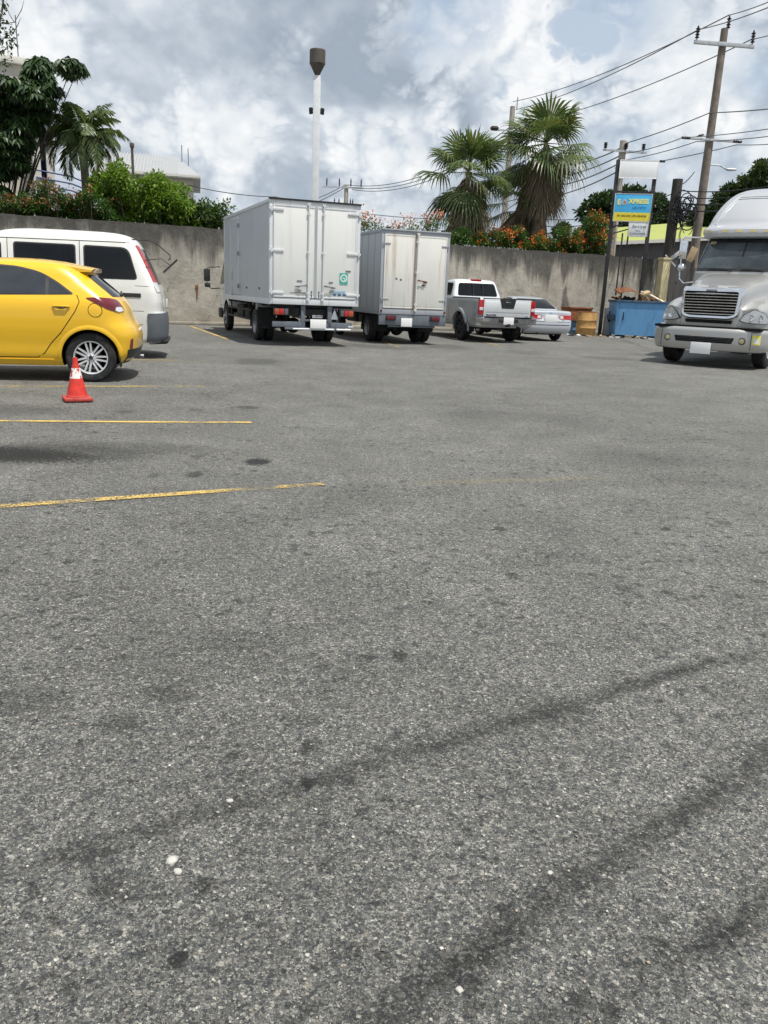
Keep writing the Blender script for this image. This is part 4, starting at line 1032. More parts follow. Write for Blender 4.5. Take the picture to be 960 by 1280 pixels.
        for x in (-.74, .72): ms.box((x, .03, zt + .035), (.09, .07, .06), bev=.012)
        ms.build('roof_marker_light', 'black_plastic', root)
        for x, z in ((-.50, 1.60), (-.38, 1.58)):
            t = MB(); t.lathe([(.03, 0), (.001, -.004)], (x, -.037, z), 'Y', 10); t.build('dark_spot_sticker', 'letter_grey', root)
        rr = MB(); rr.tube([(-.03, -.06, zd0 - .05), (-.03, -.06, zd1 + .06)], .008, 6); rr.build('rust_streaked_seal', 'rust', root)
        for x in (-w + .05, w - .05):
            t = MB(); t.lathe([(.03, 0), (.022, -.018), (.001, -.02)], (x, -.03, zb + .08), 'Y', 12); t.build('frame_marker_light', 'dark_red_lens', root)
    # chassis
    ch = MB(); zc = zb - .17
    for s in (-1, 1): ch.box((s * .36, (LB + .6) / 2, zc), (.07, LB + .4, .20), bev=.01)
    for k in range(6): ch.box((0, .2 + (LB - .2) * k / 5, zc), (.7, .06, .16))
    for k in range(7): ch.box((0, .25 + (LB - .6) * k / 6, zb - .03), (W - .12, .07, .07))
    ch.tube([(0, ra, tr), (0, fa - .6, .50)], .05, 10); ch.tube([(-w + .3, ra, tr), (w - .3, ra, tr)], .075, 12); ch.lathe([(.05, -.16), (.15, -.12), (.19, 0), (.15, .12), (.05, .16)], (0, ra, tr), 'Y', 20)
    for s in (-1, 1):
        ch.box((s * .46, ra, .44 if big else .40), (.06, 1.1, .06), bev=.01)
        ch.box((s * .38, ra, .52), (.05, .1, .2))
    ch.build('chassis_frame', 'chassis_black', root)
    tk = MB(); tk.box((-w + .38, (ra + fa) / 2 + .3, .62), (.42, .9, .36), bev=.06); tk.box((-w + .40, (ra + fa) / 2 - .55, .60), (.40, .5, .28), bev=.03); tk.build('fuel_tank', 'chassis_black', root)
    if big:
        for s in (-1, 1):                                            # side guard bars between the axles
            gd = MB()
            for z in (.48, .70): gd.box((s * (w - .10), (ra + fa) / 2, z), (.03, fa - ra - 1.1, .05), bev=.008)
            for y in (ra + .9, fa - .9): gd.box((s * (w - .13), y, .68), (.03, .05, .46))
            gd.build('side_guard', 'chassis_black', root)
        rm = MB(); rm.tube([(-w + .16, ra + .62, zb), (-w + .16, ra + .52, .66), (-w + .16, ra + .50, .60)], .018, 6); rm.build('pipe_bracket', 'galvanised', root)
    for s in (-1, 1):
        wheel(root, s * (w - .06), ra, tr, tw, s, 'truck', tr * .56, 'steel', dual=True)
        wheel(root, s * (w - .10), fa, tr, tw, s, 'truck', tr * .56, 'steel')
        mg = MB(); cx = s * (w - .27); vs = []; fs = []              # mudguard arch
        for i in range(13):
            a = -.15 + (PI + .3) * i / 12; r0 = tr + .075
            for x in (-.22, .22): vs.append((cx + x, ra + r0 * math.cos(a), tr + r0 * math.sin(a)))
            for x in (.22, -.22): vs.append((cx + x, ra + (r0 + .008) * math.cos(a), tr + (r0 + .008) * math.sin(a)))
        for i in range(12):
            for j in range(4): fs.append((4 * i + j, 4 * i + (j + 1) % 4, 4 * i + 4 + (j + 1) % 4, 4 * i + 4 + j))
        fs += [(0, 1, 2, 3), (51, 50, 49, 48)]
        mg.add(vs, fs, 0, True); mg.box((cx, ra - tr - .085, .56 if big else .50), (.44, .012, .50 if big else .42)); mg.build('mudguard', 'black_rubber', root)
        if big: q = MB(); q.box((cx - s * .0, ra - tr - .03, zb - .085), (.50, .10, .17), bev=.01); q.build('mudguard_bracket', 'steel', root)
    # rear lights and bumper
    if big:
        for s in (-1, 1):
            x0 = s * .76
            lh = MB(); lh.box((x0, .02, .76), (.34, .06, .15), bev=.01); lo = lh.build('tail_light', 'black_plastic', root)
            for dx, wd, mm, nm in ((.10 * s, .11, 'shaded_orange_lens', 'indicator_lens'), (-.01 * s, .10, 'red_lens', 'brake_lens'), (-.11 * s, .075, 'grey_plastic', 'reversing_lens')):  # indicator and reversing tones include the shade at the truck's rear
                l = MB(); l.box((x0 + dx, -.016, .76), (wd, .02, .125), bev=.008); l.build(nm, mm, lo)
        br = MB()
        br.box((-.62, .05, .49), (.66, .05, .12), bev=.01); br.box((.60, .05, .49), (.62, .05, .12), bev=.01)
        for x in (-.25, .37): br.box((x, .06, .66), (.10, .07, .50), bev=.01)
        br.box((.06, .03, .59), (.56, .03, .04)); br.box((0, .02, .40), (1.35, .07, .045), bev=.008); br.build('rear_bumper', 'grey_frame_dark', root)
        bl = MB(); bl.tube([(-.50, -.02, .395), (.46, -.02, .395)], .02, 8); bl.tube([(.52, -.02, .395), (.86, -.02, .395)], .024, 8); bl.box((.86, -.01, .47), (.12, .03, .03)); bl.build('tow_bar', 'white_steel', root)
        vb = MB(); vb.prism([(.40, .62), (.48, .86), (.56, .62)], lambda x, z: (x, .02, z), lambda x, z: (x, .05, z)); vb.build('white_bracket', 'grey_frame', root)
        text_mesh('ISUZU', .085, 'maker_lettering', 'galvanised', root, frame_mtx((.07, .0, .67), (1, 0, 0), (0, 0, 1)), .003, bold=.004)
        plate(root, (.08, -.055, .515), .37, .20)
    else:
        br = MB(); br.box((0, .02, zb - .135), (W, .07, .25), bev=.01); br.box((0, .06, zb - .29), (W * .7, .05, .05)); br.build('rear_bumper', 'grey_frame_dark', root)
        for s in (-1, 1):
            lh = MB(); lh.box((s * .60, -.03, zb - .085), (.27, .04, .12), bev=.01); lo = lh.build('tail_light', 'black_plastic', root)
            for dx, wd, mm, nm in ((.07 * s, .10, 'dark_red_lens', 'brake_lens'), (-.04 * s, .12, 'dark_red_lens', 'indicator_lens')):
                l = MB(); l.box((s * .60 + dx, -.056, zb - .085), (wd, .015, .095), bev=.006); l.build(nm, mm, lo)
        plate(root, (-.17, -.028, zb - .19), .30, .21)
    # cab
    yc = LB + .12; wc = min(w - .03, .90)
    K = [(.50, yc, yc + 1.60, wc - .03, .05, .22), (.62, yc, yc + 1.66, wc, .05, .25), (1.25, yc, yc + 1.66, wc, .05, .26), (1.35, yc, yc + 1.64, wc - .005, .05, .26), (2.02, yc, yc + 1.32, wc - .085, .06, .24), (2.14, yc + .01, yc + 1.20, wc - .13, .08, .24), (2.20, yc + .06, yc + 1.05, wc - .22, .12, .22), (2.22, yc + .2, yc + .85, wc - .45, .12, .12)]
    if not big: K = [(z * .93, a, b, c, d, e) for z, a, b, c, d, e in K]
    Lc = Loft(K, n=3.6, dz=.04); cab = Lc.mesh().build('cab', 'cab_white_paint', root, 50)
    boolean(cab, [cut_cyl(root, s * .5, s * 1.1, fa, tr, tr + .10) for s in (-1, 1)])
    for s in (-1, 1):
        fn = side_fn(Lc, s); zz = .93 if not big else 1.0
        panel('cab_window', fn, rpoly([(yc + .36, 1.32 * zz), (yc + .36, 1.95 * zz), (yc + 1.12, 1.95 * zz), (yc + 1.42, 1.30 * zz)], .05), .006, 'dark_glass', cab)
        sm = MB(); seam(sm, fn, [(yc + .30, 2.0 * zz), (yc + .30, .75), (yc + .8, .70), (yc + 1.50, .70), (yc + 1.52, 1.25 * zz)], .01); sm.build('door_gap', 'wheel_well', cab)
        panel('cab_door_handle', fn, rpoly([(yc + .34, 1.08), (yc + .34, 1.20), (yc + .52, 1.20), (yc + .52, 1.08)], .02), .012, 'black_plastic', cab)
        mr = MB(); X = s * (wc + .02)
        mr.tube([(X, yc + 1.45, 1.18), (X + s * .22, yc + 1.62, 1.16), (X + s * .33, yc + 1.66, 1.24), (X + s * .34, yc + 1.66, 1.30)], .016, 8); mr.tube([(X - s * .02, yc + 1.35, 1.80), (X + s * .25, yc + 1.60, 1.78), (X + s * .34, yc + 1.66, 1.74), (X + s * .34, yc + 1.66, 1.30)], .013, 8)
        mo = mr.build('mirror_bracket', 'black_plastic', root)
        g = MB(); g.box((X + s * .34, yc + 1.64, 1.55), (.19, .08, .36), rotz(s * .2), .035); g.box((X + s * .33, yc + 1.63, 1.26), (.17, .08, .13), rotz(s * .2), .03); g.build('mirror', 'black_plastic', mo)
        panel('headlight', lambda a, z, s=s: front_corner(Lc, a, z, s), rpoly([(.45, .80), (.45, .98), (.86, 1.0), (.92, .84)], .03), .006, 'clear_lens', cab, .04)
        fl = MB(); fl.box((s * (wc + .01), yc + 1.30, .47), (.06, .5, .28), bev=.02); fl.build('cab_step', 'chassis_black', root)
    panel('windscreen', front_fn(Lc), rpoly([(-.72, 1.38 * zz), (-.64, 1.98 * zz), (.64, 1.98 * zz), (.72, 1.38 * zz)], .05), .006, 'dark_glass', cab)
    fb = MB(); fb.box((0, yc + 1.66, .52), (2 * wc + .04, .20, .24), bev=.05); fb.build('front_bumper', 'cab_white_paint', root)
simple('shaded_orange_lens', (0.40, 0.07, 0.02), 0.2, var=0.15, coat=0.5)  # amber lens colour darkened to hold the shade it sits in
simple('grey_frame_dark', (0.13, 0.15, 0.18), 0.55, var=0.15, dirt=(.2, .18, .15), dirt_amt=.35)
box_truck('big'); box_truck('small')

def pickup():
    root = thing('pickup_truck', 'silver double-cab pickup with dark tailgate trim parked next to the small box truck', 'pickup', (3.247, 23.30, 0), .345)
    L = Loft([(0.42, .14, 5.05, .84, .10, .35), (0.50, .10, 5.14, .885, .10, .4), (0.62, .08, 5.20, .91, .10, .42), (0.80, .07, 5.20, .915, .10, .45), (0.95, .07, 5.16, .91, .10, .5), (1.05, .07, 5.05, .90, .10, .6), (1.12, .07, 4.80, .89, .10, .7), (1.18, .075, 4.30, .875, .10, .7), (1.20, .09, 4.05, .865, .09, .6)], n=3.4)
    b = L.mesh().build('body', 'shaded_silver_paint', root, 45)
    cut = [cut_cyl(root, s * .55, s * 1.1, y, .385, .45) for y in (1.23, 4.35) for s in (-1, 1)]
    cut.append(cut_box(root, (0, .98, 1.1), (1.56, 1.66, .9)))
    boolean(b, cut)
    G = Loft([(1.17, 1.95, 4.15, .80, .12, .5), (1.24, 1.97, 3.98, .79, .12, .5), (1.45, 2.05, 3.55, .735, .14, .45), (1.62, 2.12, 3.22, .685, .15, .42), (1.69, 2.17, 3.06, .655, .16, .4), (1.735, 2.26, 2.88, .59, .2, .4), (1.755, 2.42, 2.65, .42, .12, .12)], n=3.4)
    cab = G.mesh().build('cab', 'silver_paint', root, 50)
    rw = panel('rear_window', rear_fn(G), rpoly([(-.665, 1.265), (-.59, 1.635), (.59, 1.635), (.665, 1.265)], .07), .006, 'dark_glass', cab)
    dv = MB()
    for x in (-.16, .16): dv.box((x, 2.025, 1.45), (.02, .03, .36), rotx(-.28))
    dv.build('sliding_pane_frame', 'black_plastic', rw)
    panel('windscreen', front_fn(G), rpoly([(-.68, 1.25), (-.58, 1.66), (.58, 1.66), (.68, 1.25)], .06), .006, 'dark_glass', cab)
    bl = MB(); bl.box((0, 2.21, 1.725), (.34, .09, .06), bev=.02); bl.build('high_brake_light', 'red_lens', cab)
    for s in (-1, 1):
        fn = side_fn(G, s)
        panel('rear_door_window', fn, rpoly([(2.22, 1.27), (2.30, 1.62), (2.85, 1.64), (2.85, 1.25)], .05), .006, 'dark_glass', cab)
        panel('front_door_window', fn, rpoly([(2.93, 1.25), (2.93, 1.64), (3.10, 1.62), (3.70, 1.24)], .05), .006, 'dark_glass', cab)
        fb = side_fn(L, s); sm = MB(); seam(sm, fb, [(2.05, 1.18), (2.05, .55), (2.95, .55), (2.95, 1.17)], .01); seam(sm, fb, [(2.98, 1.17), (2.98, .55), (3.85, .55), (3.9, 1.1)], .01); sm.build('door_gaps', 'wheel_well', root)
        rb = MB(); rb.tube([(s * .84, .12, 1.205), (s * .84, 1.9, 1.205)], .03, 8); rb.build('bed_rail_cap', 'black_plastic', root)
        # flared arches
        for y in (1.23, 4.35):
            vs = []; fs = []
            for i in range(25):
                a = -.20 + (PI + .4) * i / 24
                for r, o in ((.447, -.05), (.447, .045), (.475, .055), (.52, .045), (.545, .0)):
                    p, n = fb(y + r * math.cos(a), .385 + r * math.sin(a)); vs.append(Vector((p.x, y + r * math.cos(a), .385 + r * math.sin(a))) + Vector((s * o, 0, 0)))
            for i in range(24):
                for j in range(4): fs.append((i * 5 + j, i * 5 + j + 1, i * 5 + j + 6, i * 5 + j + 5))
            MB().add(vs, fs, 0, True).build('fender_flare', 'shaded_silver_paint', root)
            wheel(root, s * .915, y, .38, .25, s, 'five', .225, 'chassis_black' if y < 2 else 'alloy')
        tl = MB(); tl.box((s * .815, .065, .975), (.145, .09, .40), bev=.02); to = tl.build('tail_light', 'red_lens', root)
        t2 = MB(); t2.box((s * .815, .018, .93), (.11, .012, .085), bev=.01); t2.build('reversing_lens', 'white_lens', to)
        mr = MB(); mr.box((s * 1.02, 3.62, 1.28), (.22, .1, .2), bev=.04); mr.tube([(s * .78, 3.66, 1.22), (s * 1.0, 3.63, 1.24)], .025, 8); mr.build('door_mirror', 'silver_paint', cab)
        sm = MB(); sm.box((s * .80, .17, .60), (.16, .10, .26), bev=.03); sm.build('lower_corner', 'silver_paint', root)
        fp = MB(); fp.box((s * .80, .72, .40), (.28, .012, .28)); fp.build('mudflap', 'black_rubber', root)
    t = MB(); t.box((0, .045, .955), (1.48, .07, .50), bev=.025); t.box((0, .02, .99), (1.40, .04, .30), bev=.03); tg = t.build('tailgate', 'silver_paint', root)
    k = MB(); k.prism(rpoly([(-.25, 1.215), (-.19, .955), (.19, .955), (.25, 1.215)], .03), lambda x, z: (x, -.006, z), lambda x, z: (x, .06, z)); k.build('tailgate_handle_trim', 'black_plastic', tg)
    tc = MB(); tc.box((0, .05, 1.215), (1.5, .075, .025), bev=.01); tc.build('tailgate_cap', 'black_plastic', tg)
    e = MB(); e.lathe([(.062, -.002), (.062, -.012), (.046, -.012), (.046, -.002)], (0, -.006, 1.125), 'Y', 28); e.box((0, -.016, 1.125), (.155, .008, .026), bev=.003); e.build('round_badge', 'chrome', tg)
    text_mesh('FRONTIER', .07, 'model_lettering', 'letter_grey', tg, frame_mtx((-.50, .004, .765), (1, 0, 0), (0, 0, 1)), .003, bold=.003)
    text_mesh('4x4', .05, 'drive_lettering', 'sticker_blue', tg, frame_mtx((.62, .004, .765), (1, 0, 0), (0, 0, 1)), .003, bold=.002)
    bm_ = MB(); n = 21; vs = []; fs = []                              # wraparound bumper with a step in the middle
    sec = [(-.07, .56), (-.10, .60), (-.10, .69), (-.06, .715), (.10, .715), (.10, .56)]
    for i in range(n):
        x = -.96 + 1.92 * i / (n - 1); back = .13 * (abs(x) / .96) ** 4
        for dy, z in sec: vs.append((x, dy + back if dy < .05 else dy + back * .3, z - (.03 if abs(x) < .45 and z > .7 else 0)))
    for i in range(n - 1):
        for j in range(6): fs.append((6 * i + j, 6 * i + (j + 1) % 6, 6 * i + 6 + (j + 1) % 6, 6 * i + 6 + j))
    fs += [tuple(range(6)), tuple(range(6 * n - 1, 6 * n - 7, -1))]
    bp = bm_.add(vs, fs, 0, True).build('rear_bumper', 'chrome_dull', root)
    g = MB(); g.box((0, -.03, .722), (1.45, .14, .015), bev=.004); g.box((0, -.098, .62), (.62, .015, .10), bev=.01); g.build('bumper_step_pad', 'black_plastic', bp)
    un = MB(); un.box((0, .5, .48), (1.3, .7, .12), bev=.02); un.box((0, 2.4, .48), (1.1, 3.6, .16), bev=.02); un.tube([(-.7, 1.23, .38), (.7, 1.23, .38)], .05, 10); un.lathe([(.05, -.16), (.14, -.1), (.16, 0), (.14, .1), (.05, .16)], (0, 1.23, .38), 'Y', 16); un.lathe([(.30, .40), (.36, .44), (.36, .56), (.30, .6)], (0, .62, 0), 'Z', 24, cap=True); un.build('underbody', 'chassis_black', root)
    tw = MB(); tw.box((0, -.08, .50), (.08, .16, .08), bev=.01); tw.tube([(.42, .2, .44), (.42, -.02, .42)], .03, 10); tw.build('tow_hitch', 'chassis_black', root)
    plate(root, (.0, -.115, .62), .32, .20)
simple('chrome_dull', (0.42, 0.43, 0.45), 0.22, metal=0.9, var=0.1)
pickup()

def sedan():
    root = thing('sedan_car', 'light blue-silver sedan with red tail lights parked at the end beyond the pickup', 'car', (4.86, 25.15, 0), .345)
    L = Loft([(0.24, .14, 4.18, .76, .2, .4), (0.32, .03, 4.28, .80, .24, .5), (0.45, .0, 4.32, .82, .26, .55), (0.60, .015, 4.32, .83, .26, .6), (0.72, .06, 4.24, .83, .24, .65), (0.80, .07, 4.02, .825, .22, .7), (0.86, .075, 3.60, .82, .22, .7), (0.895, .085, 3.25, .81, .22, .65), (0.915, .13, 3.12, .80, .22, .6), (0.925, .40, 3.06, .785, .3, .55), (0.935, .72, 3.02, .775, .3, .5),
              (1.0, .86, 2.88, .735, .28, .45), (1.12, 1.08, 2.62, .665, .26, .42), (1.22, 1.27, 2.38, .605, .26, .4), (1.27, 1.42, 2.24, .56, .26, .38), (1.30, 1.56, 2.1, .48, .2, .3), (1.315, 1.72, 1.95, .3, .1, .1)], n=2.9, dz=.015)
    b = L.mesh().build('body', 'blue_silver_paint', root, 45)
    boolean(b, [cut_cyl(root, s * .55, s * 1.0, y, .295, .335) for y in (.92, 3.45) for s in (-1, 1)])
    for s in (-1, 1):
        fn = side_fn(L, s)
        fr = panel('window_surround', fn, rpoly([(1.12, .955), (1.38, 1.20), (1.62, 1.265), (2.1, 1.265), (2.36, 1.17), (2.90, .955)], .05), .003, 'black_plastic', root)
        panel('rear_door_window', fn, rpoly([(1.24, .975), (1.44, 1.185), (1.64, 1.24), (1.88, 1.245), (1.88, .975)], .03), .006, 'dark_glass', fr)
        panel('front_door_window', fn, rpoly([(1.95, .975), (1.95, 1.245), (2.1, 1.24), (2.34, 1.15), (2.78, .975)], .03), .006, 'dark_glass', fr)
        sm = MB(); seam(sm, fn, [(1.1, .93), (1.15, .6), (1.3, .35), (1.9, .35), (1.91, .93)], .009); seam(sm, fn, [(1.93, .93), (1.93, .35), (2.9, .35), (2.92, .9)], .009); sm.build('door_gaps', 'wheel_well', root)
        cf = corner_fn(L, s)
        tl = panel('tail_light', cf, rpoly([(.30, .68), (.32, .795), (.74, .80), (.95, .875), (1.06, .86), (1.04, .68), (.8, .66)], .03), .008, 'red_lens', root, .04)
        panel('reversing_lens', cf, rpoly([(.33, .695), (.33, .78), (.45, .78), (.45, .695)], .012), .011, 'white_lens', tl, .04)
        panel('headlight', lambda a, z, s=s: front_corner(L, a, z, s), rpoly([(.35, .62), (.35, .72), (.95, .74), (1.05, .64)], .03), .006, 'clear_lens', root, .04)
        wheel(root, s * .805, .92, .292, .185, s, 'five', .185, 'alloy'); wheel(root, s * .805, 3.45, .292, .185, s, 'five', .185, 'alloy')
        mr = MB(); mr.box((s * .90, 2.75, 1.0), (.18, .1, .12), bev=.035); mr.tube([(s * .76, 2.78, .96), (s * .86, 2.76, .97)], .022, 8); mr.build('door_mirror', 'blue_silver_paint', root)
    rf = rear_fn(L)
    panel('rear_window', rf, rpoly([(-.66, .965), (-.52, 1.245), (.52, 1.245), (.66, .965)], .05), .006, 'dark_glass', root)
    panel('windscreen', front_fn(L), rpoly([(-.66, .965), (-.52, 1.24), (.52, 1.24), (.66, .965)], .05), .006, 'dark_glass', root)
    sm = MB(); seam(sm, rf, [(-.72, .60), (.72, .60)], .012); seam(sm, rf, [(-.70, .50), (.70, .50)], .02); sm.build('boot_gaps', 'wheel_well', root)
    e = MB(); e.lathe([(.05, 0), (.05, -.012), (.001, -.012)], (0, .07, .83), 'Y', 20); e.build('boot_badge', 'sticker_blue', root)
    st = MB(); st.box((0, .055, .64), (1.0, .03, .03), bev=.01); st.build('boot_strip', 'chrome', root)
    un = MB(); un.box((0, 2.1, .25), (1.2, 3.4, .12), bev=.03); un.tube([(-.4, .5, .24), (-.4, .08, .23)], .03, 10); un.build('underbody', 'chassis_black', root)
    plate(root, (.0, .015, .70), .42, .22)
sedan()
def catmull(P, sub):
    """smooth a list of numpy rows"""
    P = np.asarray(P, float); n = len(P); out = []
    for i in range(n - 1):
        p0, p1, p2, p3 = P[max(i - 1, 0)], P[i], P[i + 1], P[min(i + 2, n - 1)]
        for j in range(sub):
            t = j / sub; out.append(.5 * (2 * p1 + (p2 - p0) * t + (2 * p0 - 5 * p1 + 4 * p2 - p3) * t * t + (3 * p1 - p0 - 3 * p2 + p3) * t ** 3))
    out.append(P[-1]); return np.array(out)
def semi_tractor():
    root = thing('semi_truck', 'champagne grey semi tractor with chrome grille facing the viewer at right', 'truck', (6.63, 17.47, 0), -.641 + PI)
    # hood and fenders: half profiles (x, distance back, z) from the nose to the windscreen
    R = [[(0, .17, 1.64), (.28, .175, 1.635), (.46, .185, 1.60), (.575, .20, 1.50), (.60, .215, 1.26), (.70, .235, 1.205), (.84, .30, 1.25), (.99, .43, 1.21), (1.09, .60, 1.08), (1.12, .68, .84)],
         [(0, .30, 1.695), (.30, .31, 1.69), (.50, .33, 1.655), (.62, .36, 1.55), (.655, .40, 1.34), (.76, .42, 1.29), (.90, .47, 1.28), (1.05, .60, 1.22), (1.15, .78, 1.09), (1.17, .85, .84)],
         [(0, .70, 1.775), (.36, .72, 1.77), (.56, .74, 1.725), (.68, .77, 1.62), (.72, .80, 1.45), (.82, .82, 1.41), (.96, .86, 1.385), (1.10, .95, 1.31), (1.19, 1.05, 1.13), (1.21, 1.08, .84)],
         [(0, 1.25, 1.885), (.44, 1.26, 1.88), (.66, 1.27, 1.83), (.77, 1.28, 1.72), (.82, 1.29, 1.53), (.91, 1.30, 1.47), (1.02, 1.32, 1.43), (1.13, 1.36, 1.34), (1.20, 1.40, 1.15), (1.22, 1.42, .86)],
         [(0, 2.0, 2.02), (.56, 2.0, 2.01), (.78, 2.0, 1.955), (.88, 2.0, 1.83), (.92, 2.0, 1.60), (.98, 2.0, 1.50), (1.06, 2.0, 1.42), (1.14, 2.0, 1.32), (1.19, 2.0, 1.15), (1.20, 2.0, .86)]]
    G = catmull([catmull(r, 4) for r in R], 6); G = np.concatenate([[np.stack([G[0][:, 0], G[0][:, 1] + .03, np.full(len(G[0]), .84)], 1)], G])
    nr, nc, _ = G.shape; vs = []; fs = []
    for i in range(nr):
        full = [(x, -d, z) for x, d, z in G[i][::-1]] + [(-x, -d, z) for x, d, z in G[i][1:]]; vs += full
    n2 = 2 * nc - 1
    for i in range(nr - 1):
        for j in range(n2 - 1): fs.append((i * n2 + j, i * n2 + j + 1, (i + 1) * n2 + j + 1, (i + 1) * n2 + j))
    hood = MB().add(vs, fs, 0, True).build('hood', 'champagne_paint', root, 60)
    dx = [0, .28, .46, .575, .60, .70, .84, .99, 1.09, 1.12]; dd = [.17, .175, .185, .20, .215, .235, .30, .43, .60, .68]
    def face(x, z):
        e = .01; d = float(np.interp(abs(x), dx, dd)); g = (float(np.interp(abs(x) + e, dx, dd)) - d) / e
        return Vector((x, -d, z)), Vector((math.copysign(g, x), 1, 0)).normalized()
    # grille with chrome surround
    gr = panel('grille', face, rpoly([(-.53, 1.10), (-.56, 1.57), (.56, 1.57), (.53, 1.10), (.40, 1.06), (-.40, 1.06)], .05), .02, 'wheel_well', root, .1)
    fr = MB(); out_ = rpoly([(-.60, 1.07), (-.635, 1.66), (.635, 1.66), (.60, 1.07), (.44, 1.00), (-.44, 1.00)], .09, 6); inn = rpoly([(-.525, 1.10), (-.555, 1.565), (.555, 1.565), (.525, 1.10), (.40, 1.065), (-.40, 1.065)], .05, 6)
    vs = []; fs = []; k = len(out_)
    for (a, b), (c, d) in zip(out_, inn):
        p, q = face(a, b)[0], face(c, d)[0]
        hi = .06 if b > 1.5 else 0
        vs += [p + Vector((0, -.02 - hi, 0)), p + Vector((0, .03 - hi, 0)), p.lerp(q, .35) + Vector((0, .06 - hi * .4, 0)), q + Vector((0, .055, 0)), q + Vector((0, .0, 0))]
    for i in range(k):
        j = (i + 1) % k
        for m in range(4): fs.append((5 * i + m, 5 * i + m + 1, 5 * j + m + 1, 5 * j + m))
    fr.add(vs, fs, 0, True).build('grille_surround', 'chrome', gr, 40)
    sl_ = MB()
    for i in range(8):
        z = 1.115 + i * .058; wd = .525 + .03 * i / 8; pts = []
        for t in range(13):
            x = -wd + 2 * wd * t / 12; pts.append(face(x, z)[0] + Vector((0, .045, 0)))
        V = []; F = []
        for p in pts: V += [p + Vector((0, .006, -.017)), p + Vector((0, .018, 0.0)), p + Vector((0, -.010, .019)), p + Vector((0, -.03, .008))]
        for t in range(12):
            for m in range(4): F.append((4 * t + m, 4 * t + (m + 1) % 4, 4 * t + 4 + (m + 1) % 4, 4 * t + 4 + m))
        sl_.add(V, F, 0, True)
    sl_.build('grille_bars', 'chrome', gr)
    bg = MB(); bg.box((0, -.115, 1.585), (.22, .03, .045), bev=.02); bg.build('grille_badge', 'steel', gr)
    hb = MB(); hb.box((0, -.21, 1.688), (.20, .02, .028), rotx(-.5), .008); hb.build('hood_emblem', 'chrome', hood)
    panel('lower_slot', face, rpoly([(-.47, .915), (-.49, .985), (.49, .985), (.47, .915)], .02), .008, 'wheel_well', root, .1)
    for s in (-1, 1):
        hf = lambda x, z, s=s: face(s * x, z)
        hz = panel('headlight_bezel', hf, rpoly([(.60, .99), (.69, 1.12), (.86, 1.235), (1.04, 1.16), (1.105, 1.02), (1.09, .93), (.75, .945)], .04), .006, 'black_plastic', root, .05)
        hl = panel('headlight', hf, rpoly([(.625, .995), (.705, 1.12), (.865, 1.222), (1.03, 1.15), (1.092, 1.02), (1.078, .942), (.76, .957)], .03), .018, 'clear_lens', hz, .05)
        bb = MB()
        for x, r in ((.82, .066), (.965, .058)):
            p, n = hf(x, 1.06); p = p + n * .021; bb.lathe([(r, -.004), (r * .92, .008), (r * .7, .002), (r * .35, -.004), (.001, -.004)], p, 'Y', 24); bb.lathe([(r * .3, -.004), (r * .25, .012), (.001, .014)], p, 'Y', 12)
        bb.build('bulb_reflector', 'chrome', hl)
        sm = MB()
        ridge = [Vector((s * x, -d, z)) for x, d, z in ((.50, .34, 1.66), (.565, .74, 1.73), (.665, 1.27, 1.835), (.77, 1.95, 1.955))]
    # bumper
    B = Loft([(.35, -.9, -.03, 1.10, .1, .48), (.37, -.9, -.005, 1.14, .1, .50), (.55, -.95, .02, 1.185, .1, .52), (.74, -.95, .015, 1.185, .1, .52), (.79, -.92, .0, 1.17, .1, .52), (.815, -.9, -.03, 1.15, .1, .50)], n=2.5, dz=.02)
    bp = B.mesh().build('front_bumper', 'champagne_paint', root, 40); bf = front_fn(B)
    panel('bumper_slot', bf, rpoly([(-.58, .515), (-.62, .635), (.62, .635), (.58, .515)], .02), .004, 'wheel_well', bp, .1)
    gb = MB(); 
    for z in (.55, .585, .615): gb.tube([bf(x, z)[0] + Vector((0, .004, 0)) for x in np.linspace(-.58, .58, 11)], .006, 6)
    gb.build('slot_bars', 'black_plastic', bp)
    for s in (-1, 1):
        p, n = bf(s * .77, .58)
        f = MB(); f.lathe([(.072, -.02), (.072, .012), (.056, .016), (.054, .006)], p, 'Y', 24); fo = f.build('fog_lamp', 'black_plastic', bp)
        f = MB(); f.lathe([(.055, .004), (.04, .012), (.001, .014)], p, 'Y', 20); f.build('fog_lens', 'amber_reflector', fo)
        sm = MB(); seam(sm, bf, [(s * .93, .36), (s * .93, .81)], .010, .002); sm.build('bumper_joint', 'wheel_well', bp)
    yk = panel('yellow_sticker', bf, [(-1.09, .52), (-1.09, .71), (-.95, .71), (-.95, .52)], .004, 'sticker_yellow', bp, .04, .002)
    panel('sticker_centre', bf, [(-1.065, .545), (-1.065, .655), (-.975, .655), (-.975, .545)], .006, 'sign_white', yk, .04, .002)
    cp = MB(); cp.box((0, -.30, .825), (2.2, .42, .05), bev=.01); cp.box((1.02, -.48, .835), (.16, .05, .03)); cp.build('bumper_gap', 'wheel_well', root)
    ct = MB(); ct.box((1.0, -.36, .845), (.10, .05, .05), bev=.01); ct.build('tow_hook_cover', 'chrome', root)
    plate(root, (.02, .04, .395), .42, .235)
    # cab with windscreen, sleeper box
    Cb = Loft([(.75, -4.6, -1.98, 1.02, .05, .25), (1.40, -4.6, -1.96, 1.06, .05, .30), (2.0, -4.6, -1.95, 1.06, .05, .42), (2.06, -4.6, -1.97, 1.05, .05, .44), (2.80, -4.6, -2.47, .965, .05, .42), (2.86, -4.6, -2.52, .95, .05, .42)], n=3.2, dz=.04)
    cab = Cb.mesh().build('cab', 'champagne_paint', root, 45); cf = front_fn(Cb)
